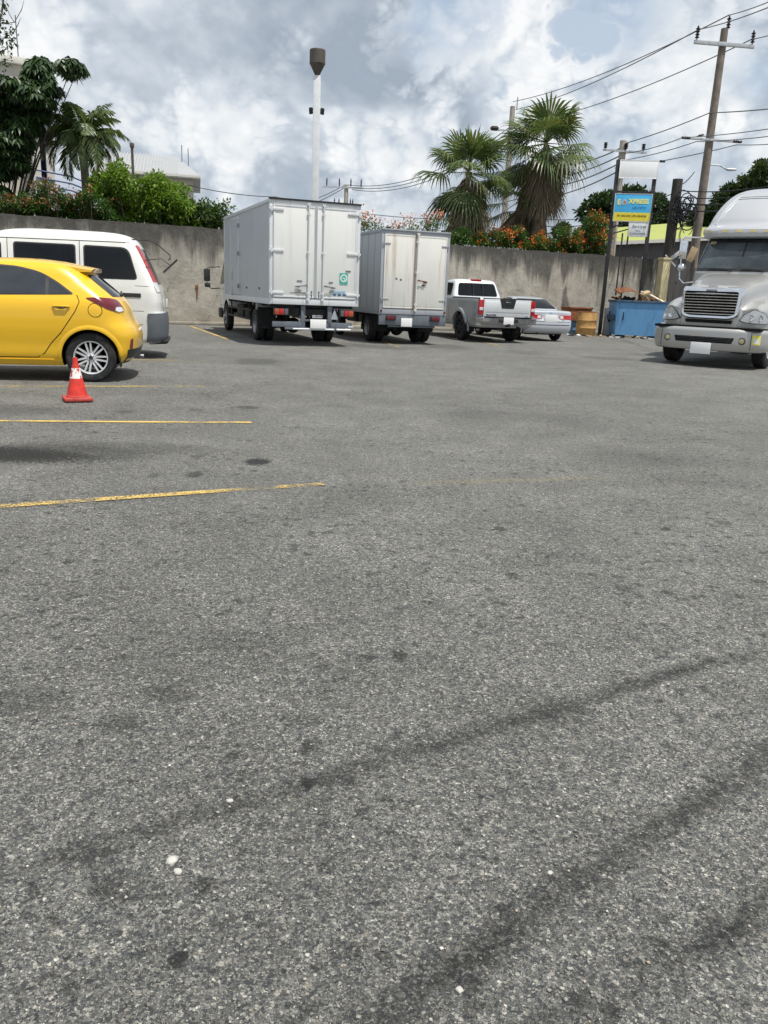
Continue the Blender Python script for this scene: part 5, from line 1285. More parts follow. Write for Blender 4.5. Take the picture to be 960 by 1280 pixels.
    ws = panel('windscreen_surround', cf, rpoly([(-1.0, 2.04), (-.915, 2.80), (.915, 2.80), (1.0, 2.04)], .05), .004, 'black_plastic', cab, .08)
    for s in (-1, 1):
        panel('windscreen', cf, rpoly([(s * .02, 2.10), (s * .02, 2.76), (s * .865, 2.76), (s * .94, 2.10)], .03), .009, 'cab_glass', ws, .08)
    panel('sun_strip', cf, rpoly([(-.872, 2.69), (-.865, 2.76), (.865, 2.76), (.872, 2.69)], .01), .011, 'glass_band', ws, .1)
    pm = MB(); p, n = cf(.78, 2.70); panel('permit_sticker', cf, [(.70, 2.66), (.70, 2.72), (.84, 2.72), (.84, 2.66)], .013, 'cardboard', ws, .05, .002)
    wp = MB()
    for a, bb_ in ((-.55, -.05), (.15, .70)):
        pts = [cf(x, 2.09 + .015 * math.sin((x - a) * 4))[0] + Vector((0, .03, 0)) for x in np.linspace(a, bb_, 8)]; wp.tube(pts, .014, 6); wp.tube([Vector((a, -1.93, 2.045)), pts[2]], .012, 6)
    wp.build('wipers', 'black_plastic', root)
    for s in (-1, 1):
        fn = side_fn(Cb, s)
        panel('door_window', fn, rpoly([(-2.55, 1.98), (-2.75, 2.70), (-3.5, 2.72), (-3.5, 1.98)], .05), .006, 'dark_glass', cab)
        sm = MB(); seam(sm, fn, [(-2.45, 2.0), (-2.45, .95), (-3.6, .95), (-3.6, 2.78)], .012); sm.build('door_gap', 'wheel_well', cab)
        hd = panel('door_handle', fn, rpoly([(-3.5, 1.55), (-3.5, 1.62), (-3.32, 1.62), (-3.32, 1.55)], .01), .03, 'chrome', cab)
        # mirror stack on a tubular bracket
        X = s * 1.03
        ar = MB(); ar.tube([(X - s * .04, -2.62, 2.82), (X + s * .40, -2.36, 2.82), (X + s * .42, -2.33, 2.76)], .018, 8); ar.tube([(X, -2.25, 1.80), (X + s * .24, -2.22, 1.76), (X + s * .38, -2.30, 1.86), (X + s * .40, -2.33, 1.98)], .016, 8); ar.tube([(X + s * .42, -2.33, 2.76), (X + s * .40, -2.33, 1.98)], .015, 8)
        ao = ar.build('mirror_arm', 'chrome', root)
        m1 = MB(); m1.box((X + s * .37, -2.30, 2.53), (.19, .10, .42), rotz(s * .15), .045); m1.build('mirror_head', 'chrome', ao)
        m2 = MB(); m2.lathe([(.001, .07), (.05, .06), (.085, .03), (.10, -.02), (.001, -.03)], (X + s * .37, -2.31, 2.12), 'Y', 24); m2.build('convex_mirror', 'chrome', ao)
        st = MB(); st.box((s * 1.02, -3.0, .62), (.34, 1.6, .42), bev=.08); st.build('fuel_tank', 'chrome_dull', root)
    # raised roof fairing
    Rf = Loft([(2.79, -6.5, -2.20, 1.00, .1, .55), (2.82, -6.5, -2.14, 1.04, .1, .60), (2.93, -6.5, -2.13, 1.085, .1, .60), (3.02, -6.5, -2.20, 1.09, .1, .62), (3.07, -6.5, -2.34, 1.065, .1, .65), (3.25, -6.5, -2.50, 1.05, .1, .75), (3.48, -6.5, -2.74, 1.02, .1, .85), (3.68, -6.5, -3.02, .98, .1, .95), (3.86, -6.5, -3.36, .92, .1, 1.0), (3.99, -6.5, -3.75, .83, .1, 1.0), (4.07, -6.45, -4.2, .69, .1, .9), (4.10, -6.3, -4.7, .40, .1, .5)], n=2.8, dz=.02)
    rfo = Rf.mesh().build('roof_fairing', 'roof_silver_paint', root, 50); ff = front_fn(Rf)
    for x0, x1 in ((-.98, -.78), (-.62, .62), (.78, .98)):
        bz = panel('marker_light_bezel', ff, rpoly([(x0, 2.895), (x0, 2.965), (x1, 2.965), (x1, 2.895)], .03), .006, 'roof_silver_paint', rfo, .06)
        for a in ([(x0 + x1) / 2] if x1 - x0 < .3 else [-.46, -.16, .16, .46]):
            panel('marker_light', ff, rpoly([(a - .08, 2.905), (a - .08, 2.955), (a + .08, 2.955), (a + .08, 2.905)], .015), .012, 'amber_reflector', bz, .05)
    sm = MB(); seam(sm, ff, [(-.58, 3.72), (.58, 3.72)], .012); seam(sm, ff, [(-.55, 3.77), (.55, 3.77)], .010); sm.build('fairing_slot', 'wheel_well', rfo)
    rg = MB()
    for s in (-1, 1): rg.tube([ff(s * x, z)[0] + Vector((0, -.012, 0)) for x, z in ((.80, 3.10), (.74, 3.3), (.67, 3.5), (.58, 3.7), (.52, 3.82))], [.02, .045, .05, .045, .02], 8)
    rg.build('fairing_ridge', 'roof_silver_paint', rfo)
    slp = MB(); slp.box((0, -5.55, 1.85), (2.12, 1.95, 1.95), bev=.08); slp.build('sleeper', 'champagne_paint', root)
    # frame, axles, wheels
    fm = MB()
    for s in (-1, 1): fm.box((s * .42, -4.6, .78), (.09, 8.2, .26))
    fm.box((0, -.9, .62), (1.7, .12, .12)); fm.tube([(-1.0, -1.2, .5), (1.0, -1.2, .5)], .06, 10); fm.box((0, -1.3, .85), (.7, 1.2, .5), bev=.05)
    for y in (-6.9, -8.2): fm.tube([(-.9, y, .5), (.9, y, .5)], .08, 10)
    fm.lathe([(.5, 0), (.5, .06)], (0, -7.5, 1.0), 'Z', 24, cap=True); fm.box((0, -.65, .48), (1.3, .35, .2), bev=.04)
    fm.build('chassis_frame', 'chassis_black', root)
    for s in (-1, 1):
        wheel(root, s * 1.10, -1.2, .50, .28, s, 'truck', .30, 'alloy')
        for y in (-6.9, -8.2): wheel(root, s * 1.18, y, .50, .27, s, 'truck', .30, 'alloy', dual=True)
semi_tractor()

# ------------------------------------------------------------------ yard clutter at the right end of the wall
def dumpster():
    q0, q1 = at(762, 416, 30.2), at(828, 420, 29.6)
    root = thing('dumpster', 'battered blue steel skip heaped with scrap against the wall', 'dumpster', ((q0.x + q1.x) / 2 + .25, 30.7, .0), -.03)
    w, d, h = 1.95, 1.3, 1.30
    b = MB(); t = .03
    pr_ = lambda s, z: (w / 2 * s, 0, z)
    # tapered tub with open top
    tp = [(-w / 2, -d / 2), (w / 2, -d / 2), (w / 2, d / 2), (-w / 2, d / 2)]; bt = [(x * .94, y * .85) for x, y in tp]
    V = [(x, y, .10) for x, y in bt] + [(x, y, h) for x, y in tp] + [(x * .97, y * .96, h) for x, y in tp] + [(x * .91, y * .82, .14) for x, y in tp]
    F = [(0, 3, 2, 1)]
    for i in range(4):
        j = (i + 1) % 4; F += [(i, j, 4 + j, 4 + i), (4 + i, 4 + j, 8 + j, 8 + i), (8 + i, 8 + j, 12 + j, 12 + i)]
    F += [(12, 13, 14, 15)]
    b.add(V, F); b.build('tub', 'dumpster_blue', root)
    r = MB(); 
    for s in (-1, 1): r.box((0, s * d / 2, h), (w + .08, .07, .08), bev=.012); r.box((s * w / 2, 0, h), (.07, d, .08), bev=.012)
    r.build('rim_rail', 'dumpster_rim', root)
    for s in (-1, 1):
        rb = MB(); rb.box((s * (w / 2 + .04), 0, .72), (.10, .9, .20), bev=.02); rb.build('lifting_pocket', 'dumpster_rim', root)
    sk = MB(); 
    for x in (-.6, .6): sk.box((x, 0, .05), (.12, 1.0, .10), bev=.01)
    sk.build('skid', 'chassis_black', root)
    kl = MB(); kl.box((-.70, -.605, .78), (.04, .04, .30), bev=.01); kl.build('latch_bar', 'chassis_black', root)
    return root
simple('dumpster_rim', (0.045, 0.09, 0.16), .6, var=.3, dirt=(.05, .04, .035), dirt_amt=.6)
DUMP = dumpster()
def clutter():
    dx, dy = DUMP.location.x, DUMP.location.y
    # rusted sheet curling out of the skip
    V = []; F = []
    for i in range(13):
        t = i / 12; x = -.55 + .95 * t; z = .04 + .30 * math.sin(.7 + 2.1 * t) 
        for j in range(4): y = -.35 + .25 * j; V.append((x, y, z + .12 + .05 * j)) 
    for i in range(12):
        for j in range(3): F.append((4 * i + j, 4 * i + j + 1, 4 * i + j + 5, 4 * i + j + 4))
    o = MB().add(V, F, 0, True).build('rusty_sheet', 'rust', None); md = o.modifiers.new('thickness', 'SOLIDIFY'); md.thickness = .012
    o.location = (dx - .36, dy, 1.20); tag(o, 'curled rusty brown metal sheet sticking out of the blue skip', 'scrap metal')
    def plank(x, y, z, d, rx, ry, rz, label, m='pale_wood'):
        q = MB().box((0, 0, 0), d, bev=.006).build('board', m, None); q.location = (dx + x, dy + y, z); q.rotation_euler = (rx, ry, rz); return tag(q, label, 'board')
    plank(.46, -.30, 1.46, (.95, .22, .05), .3, .42, .0, 'long pale board sloping down over the right edge of the blue skip')
    plank(.10, -.28, 1.50, (.46, .24, .05), .35, .75, .3, 'short pale board tilted beside the long board in the skip')
    bx_ = MB(); bx_.box((0, 0, 0), (.34, .22, .16), bev=.05); o = bx_.build('torn_package', 'cardboard', None); o.location = (dx + .06, dy - .33, 1.58); o.rotation_euler = (.3, -.4, .2); tag(o, 'crumpled tan package resting on the boards in the skip', 'package')
    gf = MB()
    rng = random.Random(4)
    for i in range(40):
        x, y = rng.uniform(-.85, .85), rng.uniform(-.5, .5); gf.box((x, y, 1.16 + rng.uniform(-.05, .24)), (rng.uniform(.1, .4), rng.uniform(.1, .3), rng.uniform(.04, .14)), Matrix.Rotation(rng.uniform(0, 6), 3, (rng.random(), rng.random(), rng.random() + .1)), mi=rng.randrange(3))
    o = gf.build('rubbish', ['cardboard', 'chassis_black', 'rust'], None); o.location = (dx, dy, 0); o['kind'] = 'stuff'; tag(o, 'heap of mixed rubbish filling the blue skip', 'rubbish')
    # drums
    def drum(px, py, Y, r, hh, m, label, lid=None):
        p = at(px, py, Y); root = thing('drum', label, 'drum', (p.x, p.y, 0), 1.0)
        b = MB(); b.lathe([(.001, .01), (r * .97, .01), (r, .03), (r, hh * .32), (r * 1.025, hh * .335), (r, hh * .35), (r, hh * .64), (r * 1.025, hh * .655), (r, hh * .67), (r, hh - .02), (r * .985, hh), (r * .95, hh - .005), (r * .95, hh * .3), (.001, hh * .29)], n=32).build('shell', m, root, 50)
        k = MB(); k.lathe([(r * .975 + .012 * math.cos(a), hh - .004 + .012 * math.sin(a)) for a in [2 * PI * i / 8 for i in range(9)]], n=32); k.build('rim', lid or m, root)
        return root
    drum(731.5, 418, 30.6, .36, .86, 'ochre_drum', 'ochre-painted steel drum standing to the left of the sign post', 'dark_rust_drum')
    p = at(718, 418, 31.6); 
    r1 = thing('metal_crate', 'dark rust-coloured square crate sitting on a blue drum by the wall', 'crate', (p.x, p.y, .52), .35)
    b = MB(); b.prism([(-.42, .0), (-.46, .46), (.46, .46), (.42, .0)], lambda x, z: (x, -.32, z), lambda x, z: (x, .32, z)); b.build('sides', 'dark_rust_drum', r1)
    b = MB(); 
    for s in (-1, 1): b.box((0, s * .33, .46), (.98, .05, .06), bev=.01); b.box((s * .47, 0, .46), (.05, .62, .06), bev=.01)
    b.build('rim', 'dark_rust_drum', r1)
    drum(717, 418, 31.6, .30, .52, 'blue_drum', 'low blue drum under the rust-coloured crate')
    p = at(755, 412, 31.3); r2 = thing('metal_stand', 'grey metal stand squeezed between sign post and blue skip', 'stand', (p.x + .12, p.y, 0), 0)
    b = MB(); b.box((0, 0, .52), (.30, .30, 1.02), bev=.03); b.build('cabinet', 'grey_frame', r2); b = MB(); b.box((.03, -.16, .72), (.14, .02, .40), bev=.01); b.build('door_panel', 'wheel_well', r2)
    # litter at the foot of the drum and the skip
    rng = random.Random(9); lt = MB()
    for i in range(46):
        x, y = rng.uniform(6.4, 10.2), rng.uniform(29.55, 30.35); lt.box((x, y, .025), (rng.uniform(.06, .22), rng.uniform(.04, .16), rng.uniform(.015, .06)), Matrix.Rotation(rng.uniform(0, 3), 3, (rng.random() * .3, rng.random() * .3, 1)), mi=rng.randrange(3))
    o = lt.build('litter', ['cardboard', 'sign_white', 'chassis_black'], None); o['kind'] = 'stuff'; tag(o, 'scraps of litter along the foot of the skip and drums', 'litter')
clutter()

def sign_frame():
    p = at(773, 200, 31.2); q = at(820, 208, 31.0)
    base = Vector((p.x, p.y, 0)); ex = Vector((q.x - p.x, q.y - p.y, 0)); W = ex.length; a = math.atan2(ex.y, ex.x)
    root = thing('sign_frame', 'tall black steel post frame carrying the signboards above the wall', 'sign frame', base, a)
    H0, H1 = p.z, q.z
    f = MB(); f.box((0, 0, H0 / 2), (.13, .13, H0), bev=.008); f.build('post', 'black_steel', root)
    f = MB(); f.box((W, 0, H1 / 2), (.13, .13, H1 + .1), bev=.008); f.build('post', 'black_steel', root)
    f = MB(); f.box((W / 2 + .12, 0, H0 - .02), (W + .35, .06, .07)); f.box((W / 2 + .05, 0, 5.12), (W + .1, .06, .06)); f.box((W / 2, 0, 4.55), (.04, .04, 1.2)); f.box((W * .48, 0, 2.4), (.05, .05, 3.2)); f.box((W * .33, .02, 2.6), (.05, .05, 2.2)); f.build('rails', 'black_steel', root)
    iv = root.matrix_basis.inverted()
    def lx(px, py):                                              # place on the plane of the frame
        d = ray(px, py); n = Vector((-math.sin(a), math.cos(a), 0)); t = (base - n * .09 - CAM).dot(n) / d.dot(n); w_ = CAM + d * t - base
        return w_.dot(Vector((math.cos(a), math.sin(a), 0))), w_.z
    def board(name, x0, x1, z0, z1, m, label, edge='galvanised'):
        o = thing(name, label, 'sign', root.matrix_basis @ Vector(((x0 + x1) / 2, -.085, (z0 + z1) / 2)) if 0 else (base.x + math.cos(a) * (x0 + x1) / 2 + math.sin(a) * .09, base.y + math.sin(a) * (x0 + x1) / 2 - math.cos(a) * .09, (z0 + z1) / 2), a)
        w_, h_ = x1 - x0, z1 - z0
        b = MB(); b.box((0, 0, 0), (w_, .03, h_), bev=.006); b.build('panel', m, o)
        e = MB(); 
        for s in (-1, 1): e.box((s * w_ / 2, -.004, 0), (.025, .036, h_ + .025), bev=.004); e.box((0, -.004, s * h_ / 2), (w_ - .026, .036, .025), bev=.004)
        e.build('frame_edge', edge, o)
        return o, w_, h_
    x0, z1 = lx(776, 200); x1, z0 = lx(821, 223.5)
    board('blank_sign', x0, x1, z0, z1, 'sign_blank', 'blank white rectangular signboard at the top of the post frame', 'sign_blank')
    x0, z1 = lx(769.5, 242); x1, z0 = lx(811.5, 277.5)
    o, w_, h_ = board('shop_sign', x0, x1, z0, z1, 'sign_blue', 'blue signboard with yellow lettering and a yellow phone number band')
    T_ = lambda x, z, y=-.019: frame_mtx((x, y, z), (1, 0, 0), (0, 0, 1))
    yb = MB(); yb.box((0, -.010, -h_ / 2 + h_ * .17), (w_ - .03, .022, h_ * .31)); yb.build('yellow_band', 'sign_yellow', o)
    lg = MB(); lg.lathe([(.11, 0), (.11, -.006), (.001, -.006)], (-w_ * .24, -.016, h_ * .20), 'Y', 24); lg.build('round_logo', 'sticker_blue', o)
    lg = MB(); lg.lathe([(.045, 0), (.045, -.006), (.001, -.006)], (-w_ * .225, -.0225, h_ * .20), 'Y', 20); lg.build('logo_dot', 'orange_mark', o)
    text_mesh('E', .24, 'letter_e', 'letter_yellow', o, T_(-w_ * .385, h_ * .19, -.019), .004, bold=.010)
    text_mesh('XPRESS', .215, 'shop_name', 'letter_yellow', o, T_(w_ * .15, h_ * .23), .004, bold=.010)
    text_mesh('Laundry', .15, 'script_line', 'letter_dark', o, T_(w_ * .17, h_ * .02), .003, shear=.25, bold=-.002)
    text_mesh('876 582-6232 | 876-628-8628', .085, 'phone_numbers', 'letter_brown', o, T_(0, -h_ / 2 + h_ * .20, -.0225), .003, bold=.003)
    text_mesh('we pick up and deliver', .055, 'small_line', 'letter_brown', o, T_(.05, -h_ / 2 + h_ * .09, -.0225), .003) if 0 else None
    x0, z1 = lx(786.5, 277.5); x1, z0 = lx(808.5, 296)
    o, w_, h_ = board('small_sign', x0, x1, z0, z1, 'sign_white', 'small white sign with grey script hanging under the blue signboard')
    text_mesh('Services', .155, 'script_line', 'letter_grey', o, T_(0.02, h_ * .20), .003, shear=.3, bold=-.001)
    text_mesh('now at', .06, 'small_line', 'letter_grey', o, T_(0, -h_ * .08), .003)
    text_mesh('2 LOCATIONS', .085, 'location_line', 'letter_grey', o, T_(0, -h_ * .30), .003)
sign_frame()

def gate_pillar():
    p = at(828, 350, 32.8); root = thing('gate_pillar', 'cream painted concrete gate pillar at the end of the wall', 'pillar', (p.x, p.y, 0), .3)
    b = MB(); b.box((0, 0, 1.46), (.34, .34, 2.92), bev=.02); b.build('shaft', 'gate_cream', root); b = MB(); b.box((0, 0, 2.95), (.40, .40, .08), bev=.02); b.build('cap', 'gate_cream', root)
gate_pillar()
def scrap_fence():
    p = at(836, 350, 34.0); root = thing('scrap_fence', 'dark patched fence of boards and old zinc right of the gate pillar', 'fence', (p.x - .2, p.y, 0), -.12)
    rng = random.Random(12)
    b = MB(); x = 0
    while x < 7.5:
        w_ = rng.uniform(.14, .34); b.box((x + w_ / 2, rng.uniform(-.03, .03), rng.uniform(1.25, 1.6)), (w_ - .01, .03, rng.uniform(2.5, 3.2)), roty(rng.uniform(-.03, .03)), mi=rng.randrange(3)); x += w_
    b.build('boards', ['zinc_dark', 'dark_pole', 'zinc_dark'], root)
    r = MB(); 
    for z in (.6, 2.1): r.box((3.7, .06, z), (7.6, .07, .09))
    r.build('rails', 'dark_pole', root)
    q = at(865, 318, 32.9); o = MB().box((0, 0, 0), (.28, .03, .55), bev=.01).build('tan_sheet', 'cardboard', None); o.location = (q.x, q.y, q.z); o.rotation_euler = (.1, .32, .1); tag(o, 'torn tan sheet hanging on the dark fence beside the truck mirror', 'sheet')
    for i, (px, py, m, d, label) in enumerate([(846, 318, 'galvanised', (.5, .05, .14), 'bent pale metal strip caught on the dark fence boards'), (838, 326, 'galvanised', (.6, .05, .06), 'thin slanting pale bar leaning on the fence by the gate pillar')]):
        q = at(px, py, 32.9); o = MB().box((0, 0, 0), d, bev=.01).build('metal_strip', m, None); o.location = q; o.rotation_euler = (0, -.7 if i == 0 else .75, 0); tag(o, label, 'scrap metal')
scrap_fence()
# ------------------------------------------------------------------ poles and wires
def insulator(parent, x, y, z, hgt=.42):
    b = MB(); prof = [(.02, 0), (.02, .06)]
    for i in range(4): zz = .07 + i * hgt * .2; prof += [(.05, zz), (.085, zz + .02), (.085, zz + .035), (.045, zz + .05)]
    prof += [(.03, hgt * .95), (.03, hgt), (.001, hgt)]
    b.lathe(prof, (x, y, z), 'Z', 14); return b.build('insulator', 'insulator', parent)
def pole_thing(name, top, r0, r1, m, label, cat='utility pole', group=None, square=False):
    root = thing(name, label, cat, (top.x, top.y, 0), 0, group)
    b = MB()
    if square: b.box((0, 0, top.z / 2), (r0 * 2, r0 * 2, top.z), bev=.02)
    else: b.tube([(0, 0, 0), (.0, 0, top.z * .5), (0, 0, top.z)], [r0, (r0 + r1) / 2, r1], 16)
    b.build('shaft', m, root); return root
UP = at(906, 36, 35)
up = pole_thing('utility_pole', UP, .20, .135, 'wood_pole', 'tall weathered utility pole with two cross arms and a street lamp behind the semi truck')
c1 = at(906, 57, 35).z; c2 = at(888, 176, 35).z
b = MB(); b.box((0, -.16, c1), (2.35, .10, .14), roty(.035), .01); b.build('cross_arm', 'galvanised', up)
b = MB(); b.box((.0, -.18, c2), (2.3, .08, .08), roty(.03), .01); b.build('cross_arm', 'galvanised', up)
TI = Vector((UP.x, UP.y, UP.z + .5)); 
insulator(up, .12, 0, UP.z - .05, .5); insulator(up, -1.08, -.16, c1 + .10, .5); insulator(up, 1.08, -.16, c1 + .02, .5)
for x in (-1.12, -.95, .95, 1.12):
    b = MB(); b.lathe([(.03, -.09), (.055, -.05), (.055, .05), (.03, .09)], (x, -.23, c2 - .03 * x), 'X', 10, cap=True); b.build('spool', 'insulator', up)
b = MB(); b.tube([(.12, 0, c2), (.14, -.05, c2 - 1.5), (.13, 0, c2 - 3)], .02, 6); b.build('cable_riser', 'cable_black', up)
lm = at(890, 207, 34.8); le = at(917, 210, 34.6)
sl0 = thing('street_lamp', 'small grey street lamp on a short arm clamped to the tall utility pole', 'street lamp', (UP.x + .18, UP.y - .1, lm.z), 0)
b = MB(); b.tube([(-.05, 0, .05), (.35, 0, .03), (.62, 0, -.10)], .03, 8); b.build('arm', 'galvanised', sl0)
b = MB(); b.lathe([(.001, -.26), (.04, -.20), (.055, -.05), (.05, .14), (.03, .22), (.001, .24)], (.80, 0, -.10), 'X', 14); b.build('lamp_head', 'galvanised', sl0)
b = MB(); b.lathe([(.001, -.16), (.035, -.11), (.04, .03), (.001, .12)], (.78, 0, -.125), 'X', 12); b.build('lens', 'clear_lens', sl0)
# a bird on the lower cross arm
q = Vector((UP.x - .42, UP.y - .18, c2 + .05)); bd = MB(); 
bd.lathe([(.001, -.20), (.02, -.14), (.045, -.05), (.055, .02), (.035, .07), (.03, .09), (.033, .115), (.001, .14)], (0, 0, .10), 'X', 10); bd.tube([(-.01, .01, .06), (-.01, .01, .0)], .006, 5); bd.tube([(.13, 0, .10), (.17, 0, .095)], [.01, .002], 5)
o = bd.build('bird', 'insulator', None); o.location = q; o.rotation_euler = (0, -.3, 0); tag(o, 'small dark bird perched on the lower cross arm of the utility pole', 'bird')

STUB = at(847.5, 224, 33.4)
st = pole_thing('wooden_post', STUB, .21, .19, 'dark_pole', 'short thick dark post with tangled coils of cable hanging beside it', 'post')
def coil():
    c = at(852, 263, 33.2); rng = random.Random(2); b = MB()
    for i in range(26):
        r = rng.uniform(.16, .42); ox, oz = rng.uniform(-.25, .35), rng.uniform(-.55, .40); ax = rng.uniform(.5, 1); a0 = rng.uniform(0, 6); ln = rng.uniform(3, 6.3); tilt = rng.uniform(-.5, .5)
        b.tube([(ox + r * ax * math.cos(a0 + ln * t / 12), rng.uniform(-.04, .04) + tilt * r * math.sin(a0 + ln * t / 12) * .5, oz + r * math.sin(a0 + ln * t / 12)) for t in range(13)], rng.choice([.016, .02, .026]), 5)
    for i in range(4):
        x = rng.uniform(-.2, .2); b.tube([(x, 0, -.3), (x - .1, .02, -.9), (x + .1, 0, -1.4 - .3 * i)], .014, 5)
    o = b.build('cable_coil', 'cable_black', None); o.location = c; tag(o, 'tangled black coils of cable slung between the dark post and utility pole', 'cable coil')
coil()
P2 = at(779.5, 176, 38); p2 = pole_thing('utility_pole', P2, .19, .15, 'concrete_pole', 'pale concrete utility pole standing directly behind the signboards')
b = MB(); b.box((.05, -.18, P2.z - .45), (1.9, .07, .08), roty(.03)); b.build('cross_arm', 'galvanised', p2)
for x in (-.8, .1, .85): insulator(p2, x, -.18, P2.z - .42, .3)
P3 = at(641, 133, 62); p3 = pole_thing('utility_pole', P3, .24, .18, 'concrete_pole', 'distant pale utility pole standing behind the tallest fan palm')
b = MB(); b.box((0, -.2, P3.z - 1.6), (2.6, .08, .1)); b.tube([(.3, 0, P3.z - .2), (.3, 0, P3.z + .6)], .05, 6); b.build('cross_arm', 'galvanised', p3)
for x in (-1.2, 1.2):
    b = MB(); b.lathe([(.05, -.3), (.16, -.2), (.16, .2), (.05, .3)], (x, -.2, P3.z - 1.5), 'X', 10, cap=True); b.build('spool', 'insulator', p3)
P4 = at(433, 231, 75); p4 = pole_thing('utility_pole', P4, .24, .18, 'concrete_pole', 'far small utility pole with cross arms seen just above the larger box truck')
for dz, w_ in ((-.25, 3.6), (-1.9, 2.2)):
    b = MB(); b.box((-.3, -.2, P4.z + dz), (w_, .1, .12)); b.build('cross_arm', 'galvanised', p4)
    for x in (-w_ / 2 + .1, -.6, .4, w_ / 2 - .5): insulator(p4, x - .3 * 0, -.2, P4.z + dz + .05, .7)
def wire(a, b_, sag, r, label, m='cable_black', n=18, group='overhead wires'):
    a, b_ = Vector(a), Vector(b_); pts = [a.lerp(b_, i / n) - Vector((0, 0, 4 * sag * (i / n) * (1 - i / n))) for i in range(n + 1)]
    o = MB().tube([p - a for p in pts], r, 5).build('overhead_wire', m, None); o.location = a
    tag(o, label, 'wire', group)
def at_(px, py, Y): return tuple(at(px, py, Y))
wire(at_(873, 37, 34.9), at_(645, 137, 62), .35, .022, 'wire from the left insulator of the tall pole to the distant palm pole', 'cable_grey')
wire(at_(911, 19, 35), at_(641, 127, 62), .4, .022, 'topmost wire running from the peak insulator of the tall pole to the distant palm pole', 'cable_grey')
wire(at_(940, 49, 34.9), at_(668, 152, 60), .35, .022, 'third upper wire running from the right insulator of the tall pole behind the palms', 'cable_grey')
wire(at_(873, 37, 34.9), at_(1010, -12, 23), .1, .018, 'wire leaving the left insulator toward the top right corner', 'cable_grey')
wire(at_(911, 19, 35), at_(1040, -35, 21), .1, .018, 'wire leaving the peak insulator toward the top right corner', 'cable_grey')
wire(at_(940, 49, 34.9), at_(1040, 12, 23), .1, .018, 'wire leaving the right upper insulator toward the right edge', 'cable_grey')
wire(at_(887, 141, 35), at_(782, 179, 38), .06, .02, 'single wire between the middle of the tall pole and the pole behind the signs', 'cable_grey')
wire(at_(887, 141, 35), at_(1030, 128, 25), .05, .02, 'single wire from the middle of the tall pole out to the right edge', 'cable_grey')
for i, (x, y, nm) in enumerate([(853, 172, 'left end'), (870, 177, 'left half'), (921, 181, 'right end')]):
    wire(at_(x, y, 34.8), at_(780 - 6 * i, 192 + 9 * i, 38), .08, .017, 'wire from the %s of the lower cross arm toward the signs' % nm, 'cable_grey')
    wire(at_(x, y, 34.8), at_(1040, 148 + 11 * i, 24), .08, .015, 'wire from the %s of the lower cross arm to the right edge' % nm, 'cable_grey')
for i in range(4):
    wire(at_(778, 184 + 9 * i, 38), at_(655 - 8 * i, 190 + 16 * i, 63), .8, .03, ['highest', 'second highest', 'second lowest', 'lowest'][i] + ' of four wires sagging from sign-side pole toward the palms', 'cable_grey')
for i in range(4):                                                # heavy telephone cables low across the right
    wire(at_(1040, 214 + 9 * i, 27), at_(848, 238 + 8 * i, 33.3), .25, [.02, .02, .032, .026][i], ['highest', 'second highest', 'second lowest', 'lowest'][i] + ' thick cable running over the semi truck to the dark post')
    wire(at_(846, 240 + 8 * i, 33.3), at_(650, 268 + 9 * i, 48), .6, [.02, .022, .032, .028][i], ['highest', 'second highest', 'second lowest', 'lowest'][i] + ' thick cable running left from the dark post behind the palms')
wire(at_(848, 232, 33.3), at_(868, 215, 35), .1, .02, 'short cable looping from the dark post up to the tall pole')
for i in range(3):
    wire(at_(636, 160 + 5 * i, 62), at_(434 + 3 * i, 231 + 3 * i, 75), 1.3, .028, ['upper', 'middle', 'lower'][i] + ' wire sagging between the distant palm pole and the far small pole', 'cable_grey')
wire(at_(180, 216, 48), at_(345, 246, 60), .3, .03, 'lone wire passing behind the larger box truck from the grey roof', 'cable_grey')
wire(at_(345, 246, 60), at_(620, 272, 66), .6, .03, 'lone wire passing low behind both box trucks toward the palms', 'cable_grey')
for i in range(2): wire(at_(430, 232 + 3 * i, 75), at_(330, 262 + 8 * i, 90), .5, .03, ['upper', 'lower'][i] + ' wire dropping left from the far small pole behind the larger truck', 'cable_grey')

# square white lamp mast with brown hopper-shaped lantern
LP = at(396.5, 95, 31)
lp = thing('lamp_mast', 'tall square white mast with a brown hopper-shaped lantern rising behind the larger truck', 'lamp post', (LP.x, LP.y, 0), .1)
b = MB(); b.box((0, 0, LP.z / 2), (.25, .25, LP.z), bev=.02); b.build('mast', 'white_steel', lp)
b = MB(); b.lathe([(.05, LP.z - .02), (.08, LP.z + .02), (.25, LP.z + .34), (.275, LP.z + .38), (.275, LP.z + .80), (.26, LP.z + .82), (.001, LP.z + .83)], n=28, axis='Z').build('lantern', 'lamp_brown', lp, 30)
fz = at(396, 137, 31).z
for s in (-1, 1):
    b = MB(); b.box((s * .20, -.02, fz - .05), (.10, .18, .21), rotz(s * .3) @ rotx(.3), .02); b.tube([(s * .1, 0, fz), (s * .2, 0, fz)], .03, 6); b.build('floodlight', 'black_plastic', lp)

